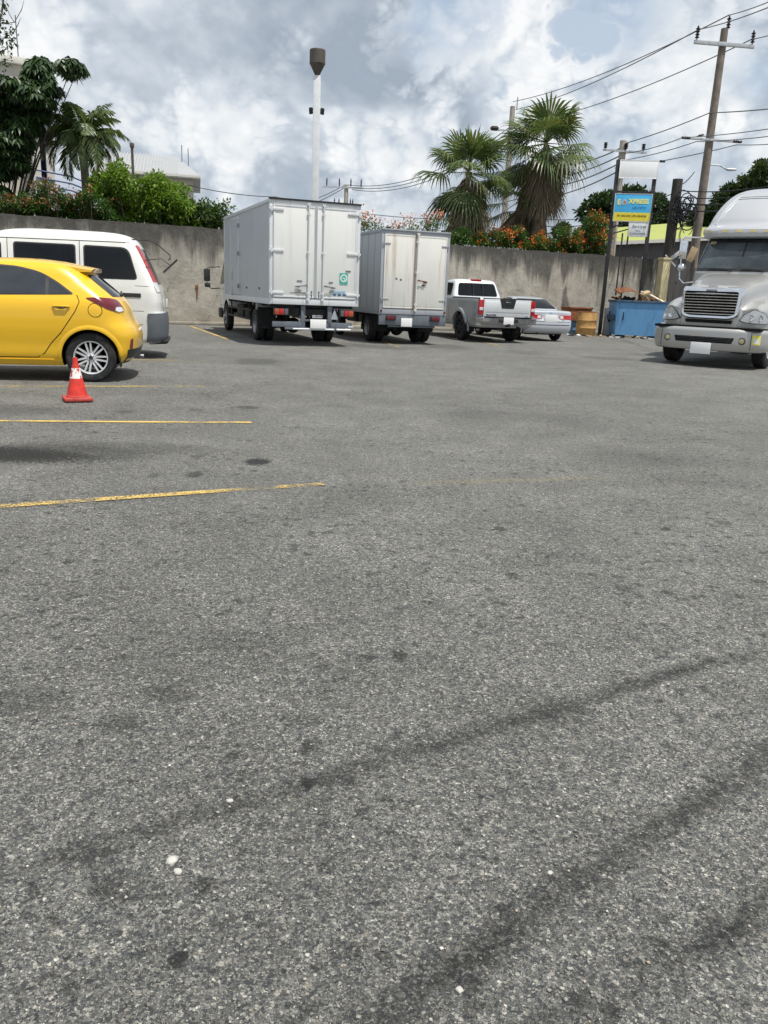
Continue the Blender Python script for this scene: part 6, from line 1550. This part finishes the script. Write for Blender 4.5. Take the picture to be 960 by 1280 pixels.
# ------------------------------------------------------------------ vegetation
def rot_basis(d, roll):
    d = d / np.linalg.norm(d, axis=1, keepdims=True); up = np.tile([0, 0, 1.0], (len(d), 1)); up[np.abs(d[:, 2]) > .95] = [1, 0, 0]
    s = np.cross(d, up); s /= np.linalg.norm(s, axis=1, keepdims=True); u = np.cross(s, d)
    c, sn = np.cos(roll)[:, None], np.sin(roll)[:, None]
    return d, s * c + u * sn, u * c - s * sn
def leaves(pos, dirs, size, rng, aspect=.45, fold=.25, droop=.15):
    """one folded, drooping leaf blade (two quads) per position"""
    n = len(pos); d, s, u = rot_basis(dirs, rng.normal(0, .6, n)); L = size[:, None]
    w = L * aspect * .5
    p0 = pos; p1 = pos + d * L * .45 - u * L * 0.02; p2 = pos + d * L - np.array([0, 0, 1]) * L * droop
    a = p1 + s * w + u * w * fold; b_ = p1 - s * w + u * w * fold
    V = np.stack([p0, a, p2, p1, b_], 1).reshape(-1, 3); k = 5 * np.arange(n)[:, None]
    F = np.concatenate([k + np.array([[0, 1, 2, 3]]), k + np.array([[0, 3, 2, 4]])])
    return V, F
def blob_points(rng, blobs, n, shell=.55):
    """leaf positions clumped on uneven lobes, denser toward their surface"""
    vol = np.array([b[1][0] * b[1][1] * b[1][2] for b in blobs]) ** .67; cnt = rng.multinomial(n, vol / vol.sum()); P = []; N = []
    for (c, r), k in zip(blobs, cnt):
        v = rng.normal(size=(k, 3)); v /= np.linalg.norm(v, axis=1, keepdims=True)
        bump_ = 1 + .18 * np.sin(v[:, 0] * 7 + c[0]) * np.sin(v[:, 1] * 6 + c[1] * 2) + .12 * np.sin(v[:, 2] * 9 + c[2])
        t = shell + (1 - shell) * rng.random(k) ** .6; q = v * (t * bump_)[:, None]
        P.append(np.array(c) + q * np.array(r)); N.append(v / np.array(r))
    P = np.concatenate(P); N = np.concatenate(N); N /= np.linalg.norm(N, axis=1, keepdims=True); return P, N
def lobes(rng, c, R, k, r, squash=.8):
    out = []
    for _ in range(k):
        v = rng.normal(size=3); v /= np.linalg.norm(v); v *= rng.random() ** .45
        rr = r * rng.uniform(.7, 1.25); out.append((np.array(c) + v * np.array(R), np.array([rr, rr, rr * squash])))
    return out
def crown(name, blobs, n, size, m, parent, seed, aspect=.45, up=.3, sprig=1):
    rng = np.random.default_rng(seed); P, N = blob_points(rng, blobs, n // sprig)
    if sprig > 1:
        P = np.repeat(P, sprig, 0) + rng.normal(0, size * .55, (len(P) * sprig, 3)); N = np.repeat(N, sprig, 0)
    D = N * .8 + rng.normal(0, .55, N.shape) + np.array([0, 0, up]); S = size * (.55 + .9 * rng.random(len(P)))
    V, F = leaves(P, D, S, rng, aspect); return fastmesh(name, V, F, m, parent)
def limbs(parent, base, tips, r, m='trunk_bark', seed=1):
    rng = random.Random(seed); b = MB(); base = Vector(base)
    fork = base + Vector((0, 0, max(.3, min(t[2] for t in tips) * .45)))
    b.tube([base, (base + fork) / 2 + Vector((rng.uniform(-.1, .1), rng.uniform(-.1, .1), 0)), fork], [r, r * .85, r * .75], 10)
    for t in tips:
        t = Vector(t); mid = fork.lerp(t, .5) + Vector((rng.uniform(-.2, .2), rng.uniform(-.2, .2), rng.uniform(0, .25)))
        b.tube([fork - Vector((0, 0, .05)), mid, t], [r * .6, r * .42, r * .16], 7)
    return b.build('trunk', m, parent)
def tree(name, px, py, Y, R, label, m, n, size, seed, klob=9, rl=.5, cat='tree', group=None, squash=.85):
    c = at(px, py, Y); root = thing(name, label, cat, (c.x, c.y, 0), 0, group); rng = np.random.default_rng(seed)
    bl = lobes(rng, (0, 0, c.z), R, klob, rl * min(R), squash)
    crown('crown', bl, n, size, m, root, seed)
    limbs(root, (0, 0, 0), [tuple(b[0]) for b in bl[:min(7, klob)]], .16 + .02 * max(R), seed=seed); return root
def wall_Y(px, py, d):
    """distance at which a pixel's ray meets the vertical plane d metres behind the wall"""
    n = Vector((-math.sin(WA), math.cos(WA), 0)); p0 = Vector((0, 29.4, 0)); r = ray(px, py); t = ((p0 - CAM).dot(n) + d) / r.dot(n); return (CAM + r * t).y
def shrub(px, py, Y, R, label, m, n, size, seed, flowers=0, fm='flower_orange', ftop=None, group='flowering shrubs along the top of the wall', name='flowering_shrub', cat='shrub', aspect=.4):
    c = at(px, py, wall_Y(px, py, Y)); root = thing(name, label, cat, (c.x, c.y, 0), WA, group); rng = np.random.default_rng(seed)
    bl = lobes(rng, (0, 0, c.z), R, 22, .40 * R[2], .8) + [(np.array([R[0] * (k / 3.5 - 1), rng.uniform(-.1, .2), WALL_H + .02]), np.array([.34, .3, .24])) for k in range(8)]
    crown('foliage', bl, n, size, m, root, seed, aspect, .25, 3)
    b = MB(); 
    for k, (q, r) in enumerate(bl[:12]): b.tube([(q[0] * .15, q[1] * .15, 0), (q[0] * .5, q[1] * .5, q[2] * .6), (q[0], q[1], q[2] + r[2] * .6)], [.035, .025, .008], 5)
    b.build('stems', 'trunk_bark', root)
    if flowers:
        P = []; 
        for k in range(flowers):
            q, r = bl[rng.integers(len(bl))]; v = rng.normal(size=3); v /= np.linalg.norm(v); v[2] = abs(v[2]) * (1.0 if rng.random() < .75 else -.3); v[1] = -abs(v[1]) if rng.random() < .8 else v[1]
            p = q + v * r * 1.06 + np.array([0, 0, .04]); kk = int(rng.integers(9, 20))
            P.append(p + rng.normal(0, 1, (kk, 3)) * np.array([.06, .06, .085]) * rng.uniform(.7, 1.35))
        P = np.concatenate(P); D = rng.normal(0, 1, P.shape) + np.array([0, -.2, .5]); V, F = leaves(P, D, .04 + .05 * rng.random(len(P)), rng, .85)
        fastmesh('blossoms', V, F, fm, root)
    return root
# shrubs on the right half of the wall (distance given behind the wall)
shrub(575, 299, .75, (.8, .45, .36), 'low green shrub with few flowers on the wall beside the smaller box truck', 'leaf_shrub', 8000, .085, 21, 8)
shrub(615, 300, .80, (1.0, .5, .40), 'orange-flowered shrub on the wall directly under the left fan palm', 'leaf_shrub', 10000, .085, 22, 60)
shrub(663, 302, .80, (1.1, .5, .48), 'orange-flowered shrub on the wall under the tallest fan palm', 'leaf_shrub', 12000, .085, 23, 70)
shrub(708, 302, .75, (.9, .5, .55), 'dense dark green shrub spilling over the wall between palms and signs', 'leaf_shrub', 12000, .085, 24, 45)
shrub(743, 292, .80, (.65, .5, .72), 'tall orange-flowered shrub right beside the left sign post', 'leaf_shrub', 11000, .085, 25, 70)
def sprig(px, py, Y, label, seed):
    c = at(px, py, wall_Y(px, py, Y)); root = thing('flowering_shrub', label, 'shrub', (c.x, c.y, 0), 0, 'flowering shrubs along the top of the wall'); rng = np.random.default_rng(seed)
    b = MB(); P = []; Q = []
    for k in range(7):
        t = np.array([rng.normal(0, .35), rng.normal(0, .2), c.z + rng.uniform(-.25, .2)]); b.tube([(0, 0, 0), (t[0] * .5, t[1] * .5, t[2] * .75), tuple(t)], [.03, .018, .006], 5)
        P.append(t + rng.normal(0, 1, (16, 3)) * np.array([.11, .10, .09])); Q.append(t + np.array([0, 0, -.28]) + rng.normal(0, 1, (90, 3)) * np.array([.22, .18, .10]))
    b.build('stems', 'trunk_bark', root)
    P = np.concatenate(P); V, F = leaves(P, rng.normal(0, 1, P.shape) + np.array([0, 0, .4]), .06 + .06 * rng.random(len(P)), rng, .8); fastmesh('blossoms', V, F, 'flower_pink', root)
    Q = np.concatenate(Q); V, F = leaves(Q, rng.normal(0, 1, Q.shape), .06 + .06 * rng.random(len(Q)), rng, .4); fastmesh('foliage', V, F, 'leaf_shrub', root)
sprig(467, 271, .6, 'sparse pink-orange flower stems showing between the two box trucks', 31)
sprig(505, 277, .6, 'sparse pink-orange flower stems above the left half of the smaller box truck', 32)
sprig(541, 274, .6, 'sparse pink-orange flower stems above the right half of the smaller box truck', 33)
# left half of the wall
shrub(15, 255, .9, (1.1, .6, .40), 'rust-flowered shrub at the left edge of the wall under the dark umbrella tree', 'leaf_mid', 9000, .085, 41, 30, 'leaf_rusty')
shrub(64, 252, .9, (1.0, .6, .46), 'orange and green shrub on the wall in front of the feather palm', 'leaf_shrub', 10000, .085, 42, 60, 'leaf_rusty')
shrub(112, 256, .9, (.9, .6, .42), 'green shrub with scattered rusty flowers just right of the feather palm trunk', 'leaf_shrub', 9000, .085, 43, 24, 'leaf_rusty')
shrub(166, 242, 1.3, (1.15, .8, .80), 'tall bright green leafy bush on the wall under the grey roof', 'leaf_bright', 16000, .12, 44, 0, group='green bushes behind the left wall', name='leafy_bush', cat='bush', aspect=.5)
shrub(217, 252, 1.2, (1.25, .8, .62), 'bright green leafy bush on the wall touching the front of the larger box truck', 'leaf_bright', 14000, .12, 45, 0, group='green bushes behind the left wall', name='leafy_bush', cat='bush', aspect=.5)
shrub(262, 267, 1.2, (.8, .7, .40), 'small low bush partly hidden by the front corner of the larger box truck', 'leaf_mid', 7000, .11, 46, 0, group='green bushes behind the left wall', name='leafy_bush', cat='bush', aspect=.5)
# trees in the background
tree('round_tree', 775, 268, 52, (2.2, 2.0, 1.15), 'rounded dark green tree behind the blue signboard', 'leaf_dark', 26000, .24, 51, 16, .62)
tree('round_tree', 815, 274, 56, (1.3, 1.6, 1.2), 'smaller dark tree just right of the sign frame above the lime roof', 'leaf_dark', 16000, .24, 52, 12, .7)
tree('broad_tree', 925, 268, 44, (2.0, 1.8, 1.0), 'dark leafy tree filling the gap between utility pole and semi roof', 'leaf_dark', 20000, .20, 53, 14, .65)
tree('broad_tree', 966, 228, 42, (1.3, 1.6, .9), 'leafy treetop rising above the semi roof at the right edge', 'leaf_olive', 15000, .19, 54, 12, .65)
tree('round_tree', 884, 292, 50, (1.5, 1.6, 1.0), 'low dark tree behind the coiled cables at right', 'leaf_dark', 11000, .22, 55, 10, .6)
tree('distant_tree', 718, 296, 66, (2.4, 2.4, .7), 'low distant tree between the fan palms and the sign posts', 'leaf_olive', 8000, .28, 56, 9, .7)

def umbrella_tree():
    Y = 26.2; c = at(15, 180, Y); root = thing('umbrella_tree', 'dark umbrella tree with drooping leaf clusters at the left edge', 'tree', (c.x, c.y, 0), 0)
    rng = np.random.default_rng(61); P = []; D = []; S = []; tips = []
    pix = [(70, 112, .40), (62, 128, .36), (50, 105, .5), (20, 190, .5), (32, 175, .45), (40, 155, .5), (5, 175, .6), (30, 205, .4), (52, 80, .42), (46, 88, .36), (88, 82, .42), (94, 90, .34), (66, 100, .26), (58, 145, .3), (48, 160, .32), (15, 125, .6), (40, 140, .55), (10, 145, .6), (22, 165, .6), (10, 205, .5), (-5, 150, .7), (20, 105, .55), (45, 118, .5), (0, 120, .6), (25, 140, .6), (52, 135, .45), (5, 160, .6), (35, 160, .5), (-15, 140, .7), (-10, 190, .7), (12, 190, .55), (28, 185, .4), (0, 215, .6), (-25, 215, .7), (18, 210, .4), (-5, 235, .5), (-40, 170, .8), (-40, 120, .8), (-30, 95, .6), (60, 125, .3), (8, 240, .4)]
    for px, py, r in pix:
        q = at(px - (9 if py > 98 else 0), py, Y + rng.uniform(-.6, .8)) - Vector((c.x, c.y, 0)); q = np.array(q); tips.append(tuple(q - np.array([0, 0, .1])))
        for k in range(int(70 * r / .42)):                                   # whorls of hanging leaflets
            v = rng.normal(size=3); v /= np.linalg.norm(v); v[2] = abs(v[2]) * .9 - .25; w = q + v * r * rng.uniform(.45, 1.0) * np.array([1, 1, .75])
            az0 = rng.random() * 6.28
            for j in range(9):
                az = az0 + j * .7; P.append(w); D.append([math.cos(az), math.sin(az), -.55 + .3 * rng.normal()]); S.append(.24 * rng.uniform(.8, 1.25))
    V, F = leaves(np.array(P), np.array(D), np.array(S), rng, .34, .2, .35); fastmesh('crown', V, F, 'leaf_dark', root)
    limbs(root, (-.5, .1, 0), tips[:12], .06, 'dark_bark', seed=5)
umbrella_tree()
def bare_branch():
    Y = 25.6; c = at(-30, 120, Y); root = thing('tree', 'thin branch with small dark leaves reaching in at the top left corner', 'tree', (c.x, c.y, 0), 0, None); root.name = 'leafy_tree'
    rng = np.random.default_rng(63); b = MB(); P = []
    lines = [[(-30, 130), (-8, 60), (3, 10), (8, -30)], [(-8, 60), (8, 45), (16, 42)], [(-12, 75), (6, 62), (20, 48)], [(-25, 110), (0, 78), (14, 72)], [(3, 10), (0, 25), (4, 30)], [(0, 30), (18, 28), (27, 12), (30, 0)], [(18, 28), (12, 18), (6, 4)], [(14, 45), (22, 32), (26, 22)]]
    for i, ln in enumerate(lines):
        pts = [at(x, y, Y + .2 * math.sin(i + j)) - Vector((c.x, c.y, 0)) for j, (x, y) in enumerate(ln)]; b.tube(pts, [.03 if i == 0 else .012] * (len(pts) - 1) + [.004], 5)
        if i < 5:
            for p, q in zip(pts, pts[1:]):
                for t in rng.random(26): P.append(np.array(p.lerp(q, float(t))) + rng.normal(0, .10, 3))
    b.tube([(0, 0, 0), tuple(at(-30, 130, Y) - Vector((c.x, c.y, 0)))], [.12, .05], 8); b.build('trunk', 'trunk_bark', root)
    P = np.array(P); V, F = leaves(P, rng.normal(0, 1, P.shape), .10 + .08 * rng.random(len(P)), rng, .5); fastmesh('crown', V, F, 'leaf_dark', root)
bare_branch()

def fan_leaf(P, F, org, d, rng, pet, L, droop, seg=26, spread=2.0, flop=0.0):
    """one palmate leaf: petiole, then a pleated fan of blades drooping at the tips"""
    d = d / np.linalg.norm(d); up = np.array([0, 0, 1.0]); s = np.cross(d, up); s /= max(np.linalg.norm(s), 1e-3); u = np.cross(s, d)
    tl = rng.normal(0, .25); s, u = s * math.cos(tl) + u * math.sin(tl), u * math.cos(tl) - s * math.sin(tl)
    e = org + d * pet - up * pet * pet * .10 * (1 + flop)
    for sg in (-1, 1):                                           # petiole as a narrow folded strip
        o = len(P); w = .034
        P += [org, org + s * w * sg - u * w, e + s * w * .6 * sg - u * w * .5, e]; F.append((o, o + 1, o + 2, o + 3))
    for i in range(seg):
        a = spread * (2 * i / (seg - 1) - 1) * (1 + rng.normal(0, .01)); l = L * (.62 + .38 * math.cos(a * .62)) * rng.uniform(.92, 1.06)
        v = d * math.cos(a) + s * math.sin(a); v = v - up * .10 * abs(math.sin(a)); v /= np.linalg.norm(v); wv = np.cross(v, u)
        dr = droop * rng.uniform(.7, 1.4); w = l * spread / seg * .86
        m1 = e + v * l * .58 - up * l * dr * .06; m2 = e + v * l * .82 - up * l * dr * .22; m3 = e + v * l * 1.0 - up * l * dr * .55
        o = len(P); P += [e, m1 + wv * w * .55, m1 + u * w * .30, m1 - wv * w * .55, m2 + wv * w * .28, m2 - wv * w * .28, m3]
        F += [(o, o + 1, o + 2, o + 2), (o, o + 2, o + 3, o + 3), (o + 1, o + 4, o + 5, o + 2), (o + 2, o + 5, o + 3, o + 3), (o + 4, o + 6, o + 6, o + 5)]
def tris(F):
    T_ = []
    for f in F:
        T_.append((f[0], f[1], f[2]))
        if f[3] != f[2]: T_.append((f[0], f[2], f[3]))
    return np.array([t for t in T_ if len(set(t)) == 3])
def fan_palm(px, py, Y, label, seed, n=30, L=1.05, pet=.95, skirt=14, trunk_r=.24, heads=1):
    c = at(px, py, Y); root = thing('fan_palm', label, 'palm tree', (c.x, c.y, 0), 0, 'fan palms behind the wall'); rng = np.random.default_rng(seed)
    b = MB(); k = 18; b.tube([(.04 * math.sin(i), .04 * math.cos(i * 1.3), (c.z - .30) * i / (k - 1)) for i in range(k)], [trunk_r * (1.15 if i % 2 else .98) * (1.25 - .3 * i / k) * (1 if i < k - 3 else [.8, .55, .22][i - k + 3]) for i in range(k)], 12); b.build('trunk', 'palm_bark', root)
    P, F, P2, F2, P3, F3 = [], [], [], [], [], []
    for i in range(n):
        t = (i + .5) / n; el = math.radians(80 - 118 * t ** .95 + rng.normal(0, 12)); az = i * 2.399 + rng.normal(0, .2)
        d = np.array([math.cos(az) * math.cos(el), math.sin(az) * math.cos(el), math.sin(el)]); org = np.array([0, 0, c.z - .10 - .35 * t])
        tgt = (P, F) if t < .78 else (P2, F2)
        fan_leaf(*tgt, org, d, rng, pet * rng.uniform(.8, 1.15) * (1.0 if t > .3 else .55 + 1.2 * t), L * rng.uniform(.85, 1.12), .18 + .75 * t + .2 * rng.random(), flop=2.0 * t)
    for i in range(skirt):
        az = i * 2.399; el = math.radians(-58 - 24 * rng.random()); d = np.array([math.cos(az) * math.cos(el), math.sin(az) * math.cos(el), math.sin(el)])
        fan_leaf(P3, F3, np.array([0, 0, c.z - .15 - 1.45 * rng.random()]), d, rng, .5 * rng.uniform(.7, 1.2), 1.1 * rng.uniform(.8, 1.2), .5, 16, .95, 0)
    fastmesh('green_fronds', np.array(P), tris(F), 'palm_leaf', root); fastmesh('yellowing_fronds', np.array(P2), tris(F2), 'palm_leaf_old', root)
    if skirt: fastmesh('dead_frond_skirt', np.array(P3), tris(F3), 'palm_dead', root)
    return root
fan_palm(587, 203, 32.6, 'left fan palm, shorter, standing beside the smaller box truck', 71, 28, 1.18, .92, 40)
fan_palm(684, 168, 34.2, 'tallest fan palm with a thick skirt of dead brown fronds', 72, 38, 1.22, 1.0, 110, .27)
fan_palm(652, 236, 34.8, 'middle fan palm half hidden against the tallest palm', 73, 14, .95, .8, 55, .22)
def feather_palm():
    c = at(103, 172, 27.4); root = thing('feather_palm', 'feather palm with arching pinnate fronds beside the white building', 'palm tree', (c.x, c.y, 0), 0); rng = np.random.default_rng(81)
    b = MB(); b.tube([(0, 0, 0), (.05, 0, c.z * .5), (0, 0, c.z - .1)], [.17, .14, .12], 12); b.build('trunk', 'palm_bark', root)
    b = MB(); b.tube([(0, 0, c.z - .8), (0, 0, c.z - .4), (0, 0, c.z + .1)], [.13, .15, .07], 12); b.build('crown_shaft', 'leaf_mid', root)
    P = []; F = []
    for i in range(24):
        t = i / 23; az = i * 2.399; el = math.radians(80 - 75 * t + rng.normal(0, 5)); L = 1.75 * rng.uniform(.85, 1.1)
        h = np.array([math.cos(az), math.sin(az), 0]); pts = []; p = np.array([0, 0, c.z + .0]); e = el
        for k in range(15):
            pts.append(p.copy()); p = p + (h * math.cos(e) + np.array([0, 0, math.sin(e)])) * L / 14; e -= (.10 + .07 * t)
        for k in range(14):                                      # rachis
            s = np.cross(h, [0, 0, 1]); o = len(P); w = .02 * (1 - k / 16); P += [pts[k] + s * w, pts[k + 1] + s * w, pts[k + 1] - s * w, pts[k] - s * w]; F.append((o, o + 1, o + 2, o + 3))
        for k in range(2, 15):
            tg = pts[min(k, 14)] - pts[k - 1]; tg /= np.linalg.norm(tg); s = np.cross(h, [0, 0, 1.0])
            for sub in (0, .33, .66):
                q = pts[k - 1] + (pts[min(k, 14)] - pts[k - 1]) * sub
                for sg in (-1, 1):
                    l = .46 * math.sin(PI * min(.95, (k + sub) / 15 * .85 + .12)) * rng.uniform(.85, 1.15); v = tg * .55 + s * sg * .8 + np.array([0, 0, -.30 + .2 * rng.normal()]); v /= np.linalg.norm(v)
                    n_ = np.cross(v, s * sg + .01); n_ /= max(np.linalg.norm(n_), 1e-3); wv = np.cross(v, n_); w = .02
                    m = q + v * l * .5; tip = q + v * l - np.array([0, 0, l * .35]); o = len(P); P += [q, m + wv * w, tip, m - wv * w]; F.append((o, o + 1, o + 2, o + 3))
    fastmesh('fronds', np.array(P), tris(F), 'palm_leaf', root)
feather_palm()

# ------------------------------------------------------------------ buildings beyond the wall
def white_building():
    # plain pale block at far left with twin white columns framing a dark blue bay
    Y = 33; a = at(68, 200, Y); l = at(-120, 200, Y); top = at(50, 85, Y).z
    root = thing('white_building', 'pale plain building with white columns and a dark blue bay behind the umbrella tree', 'building', (a.x, Y, 0), .44)
    b = MB(); b.box((-5.6, 3.4, top / 2), (10.2, 6.6, top), bev=.02); b.build('wall', 'building_cream', root)
    b = MB(); b.box((-5.6, 3.4, top + .12), (10.5, 6.9, .24), bev=.02); b.build('parapet', 'building_white', root)
    for x in (-.20, -.66):
        b = MB(); b.box((x, -.35, (top - .4) / 2), (.26, .9, top - .4), bev=.015); b.build('column', 'building_white', root)
    b = MB(); b.box((-.43, .02, (top - 1.2) / 2), (.22, .10, top - 1.2)); b.build('blue_bay', 'awning_blue', root)
    z = at(65, 160, Y).z; b = MB(); b.prism([(-.9, z + .55), (.25, z - .35), (.25, z - .45), (-.9, z + .42)], lambda x, zz: (x, -1.1, zz), lambda x, zz: (x, -.3, zz)); b.build('awning', 'awning_blue', root)
    rl = MB(); zz = at(65, 218, Y).z
    for k in range(3): rl.tube([(-.7, -.9, zz - .25 * k), (.5, -.9, zz - .12 - .25 * k), (1.3, -.7, zz - .35 - .25 * k)], .03, 6)
    rl.build('blue_railing', 'awning_blue', root)
    an = MB(); an.tube([(-1.0, .4, top + .2), (-1.0, .4, top + 1.7)], .02, 5); an.build('roof_aerial', 'cable_grey', root)
white_building()
def grey_roof_house():
    Y = 50; e0, e1 = at(112, 207, Y), at(247, 216, Y); r0, r1 = at(150, 189, Y + 4), at(238, 194.5, Y + 4)
    root = thing('house', 'pale house with a ribbed grey metal roof behind the bright green bush', 'house', (e0.x, Y, 0), .23)
    W = e1.x - e0.x; ze = e1.z; zr = r1.z; rx0, rx1 = r0.x - e0.x, r1.x - e0.x
    b = MB(); b.box((W / 2, 4.2, (ze - .1) / 2), (W - .9, 7.4, ze - .1)); b.build('wall', 'building_cream', root)
    b = MB(); V = [(0, 0, ze), (W, 0, ze), (W, 8, ze), (0, 8, ze), (rx0, 4, zr), (rx1, 4, zr)]; V2 = [(x, y, z - .16) for x, y, z in V[:4]]
    b.add(V + V2, [(0, 1, 5, 4), (1, 2, 5), (2, 3, 4, 5), (3, 0, 4), (0, 6, 7, 1), (1, 7, 8, 2), (2, 8, 9, 3), (3, 9, 6, 0), (9, 8, 7, 6)])
    for k in range(24):                                          # standing ribs of the sheeting
        t = k / 23; x = rx0 + (rx1 - rx0) * t; xa = x
        b.box(((xa + x) / 2, 2.0, (ze + zr) / 2 + .03), (.06, 4.45, .06), rotx(math.atan2(zr - ze, 4)))
    ro = b.build('roof', 'zinc_roof', root)
    w = MB(); ww = at(116, 231, Y); w.box((ww.x - e0.x, .48, ww.z), (1.0, .1, .9)); fr = w.build('window', 'building_white', root)
    w = MB(); 
    for s in (-1, 1): w.box((ww.x - e0.x + s * .24, .42, ww.z), (.38, .03, .76))
    w.build('pane', 'dark_window', fr)
    w = MB(); w.box((W * .5, -.12, ze - .06), (W, .12, .12)); w.build('gutter', 'building_white', root)
    an = MB()
    for px, py in ((238, 178), (246, 182)): q = at(px, py, Y + 3); an.tube([(q.x - e0.x, 3, ze), (q.x - e0.x, 3, q.z)], .025, 5)
    an.build('roof_aerial', 'cable_grey', root)
    q = at(165, 184, Y - 1); mo = MB(); mo.box((0, 0, q.z / 2), (.12, .12, q.z)); mo.box((0, 0, q.z + .1), (.22, .22, .25), bev=.04); o = thing('flood_post', 'dark post with a small lamp head standing in front of the grey metal roof', 'post', (q.x, q.y, 0), 0); mo.build('post_shaft', 'lamp_brown', o)
grey_roof_house()
def lime_roof_shed():
    Y = 40; p0, p1 = at(768, 303, Y), at(866, 293, Y); t0, t1 = at(770, 293, Y + 4), at(866, 279, Y + 4)
    root = thing('shed', 'long dark shed with a lime green sloping roof right of the signs', 'building', (p0.x - .6, Y, 0), 0)
    W = p1.x - p0.x + 3.0; z0, z1 = p0.z, t0.z + .25
    b = MB(); b.prism([(.1, 0), (.1, z0 - .14), (W - .1, z0 + .40), (W - .1, 0)], lambda x, z: (x, .3, z), lambda x, z: (x, 5.5, z)); b.build('wall', 'zinc_dark', root)
    R_ = MB(); R_.add([(0, 0, z0), (W, 0, z0 + .55), (W, 5.8, z1 + .75), (0, 5.8, z1), (0, 0, z0 - .12), (W, 0, z0 + .42), (W, 5.8, z1 + .6), (0, 5.8, z1 - .12)], [(0, 1, 2, 3), (4, 7, 6, 5), (0, 4, 5, 1), (1, 5, 6, 2), (2, 6, 7, 3), (3, 7, 4, 0)]); R_.build('roof', 'roof_lime', root)
    f = MB(); f.add([(0, -.04, z0 + .0), (W, -.04, z0 + .55), (W, -.04, z0 + .40), (0, -.04, z0 - .15), (0, -.01, z0), (W, -.01, z0 + .55), (W, -.01, z0 + .40), (0, -.01, z0 - .15)], [(0, 3, 2, 1), (4, 5, 6, 7), (0, 1, 5, 4), (2, 3, 7, 6)]); f.build('fascia', 'building_white', root)
lime_roof_shed()
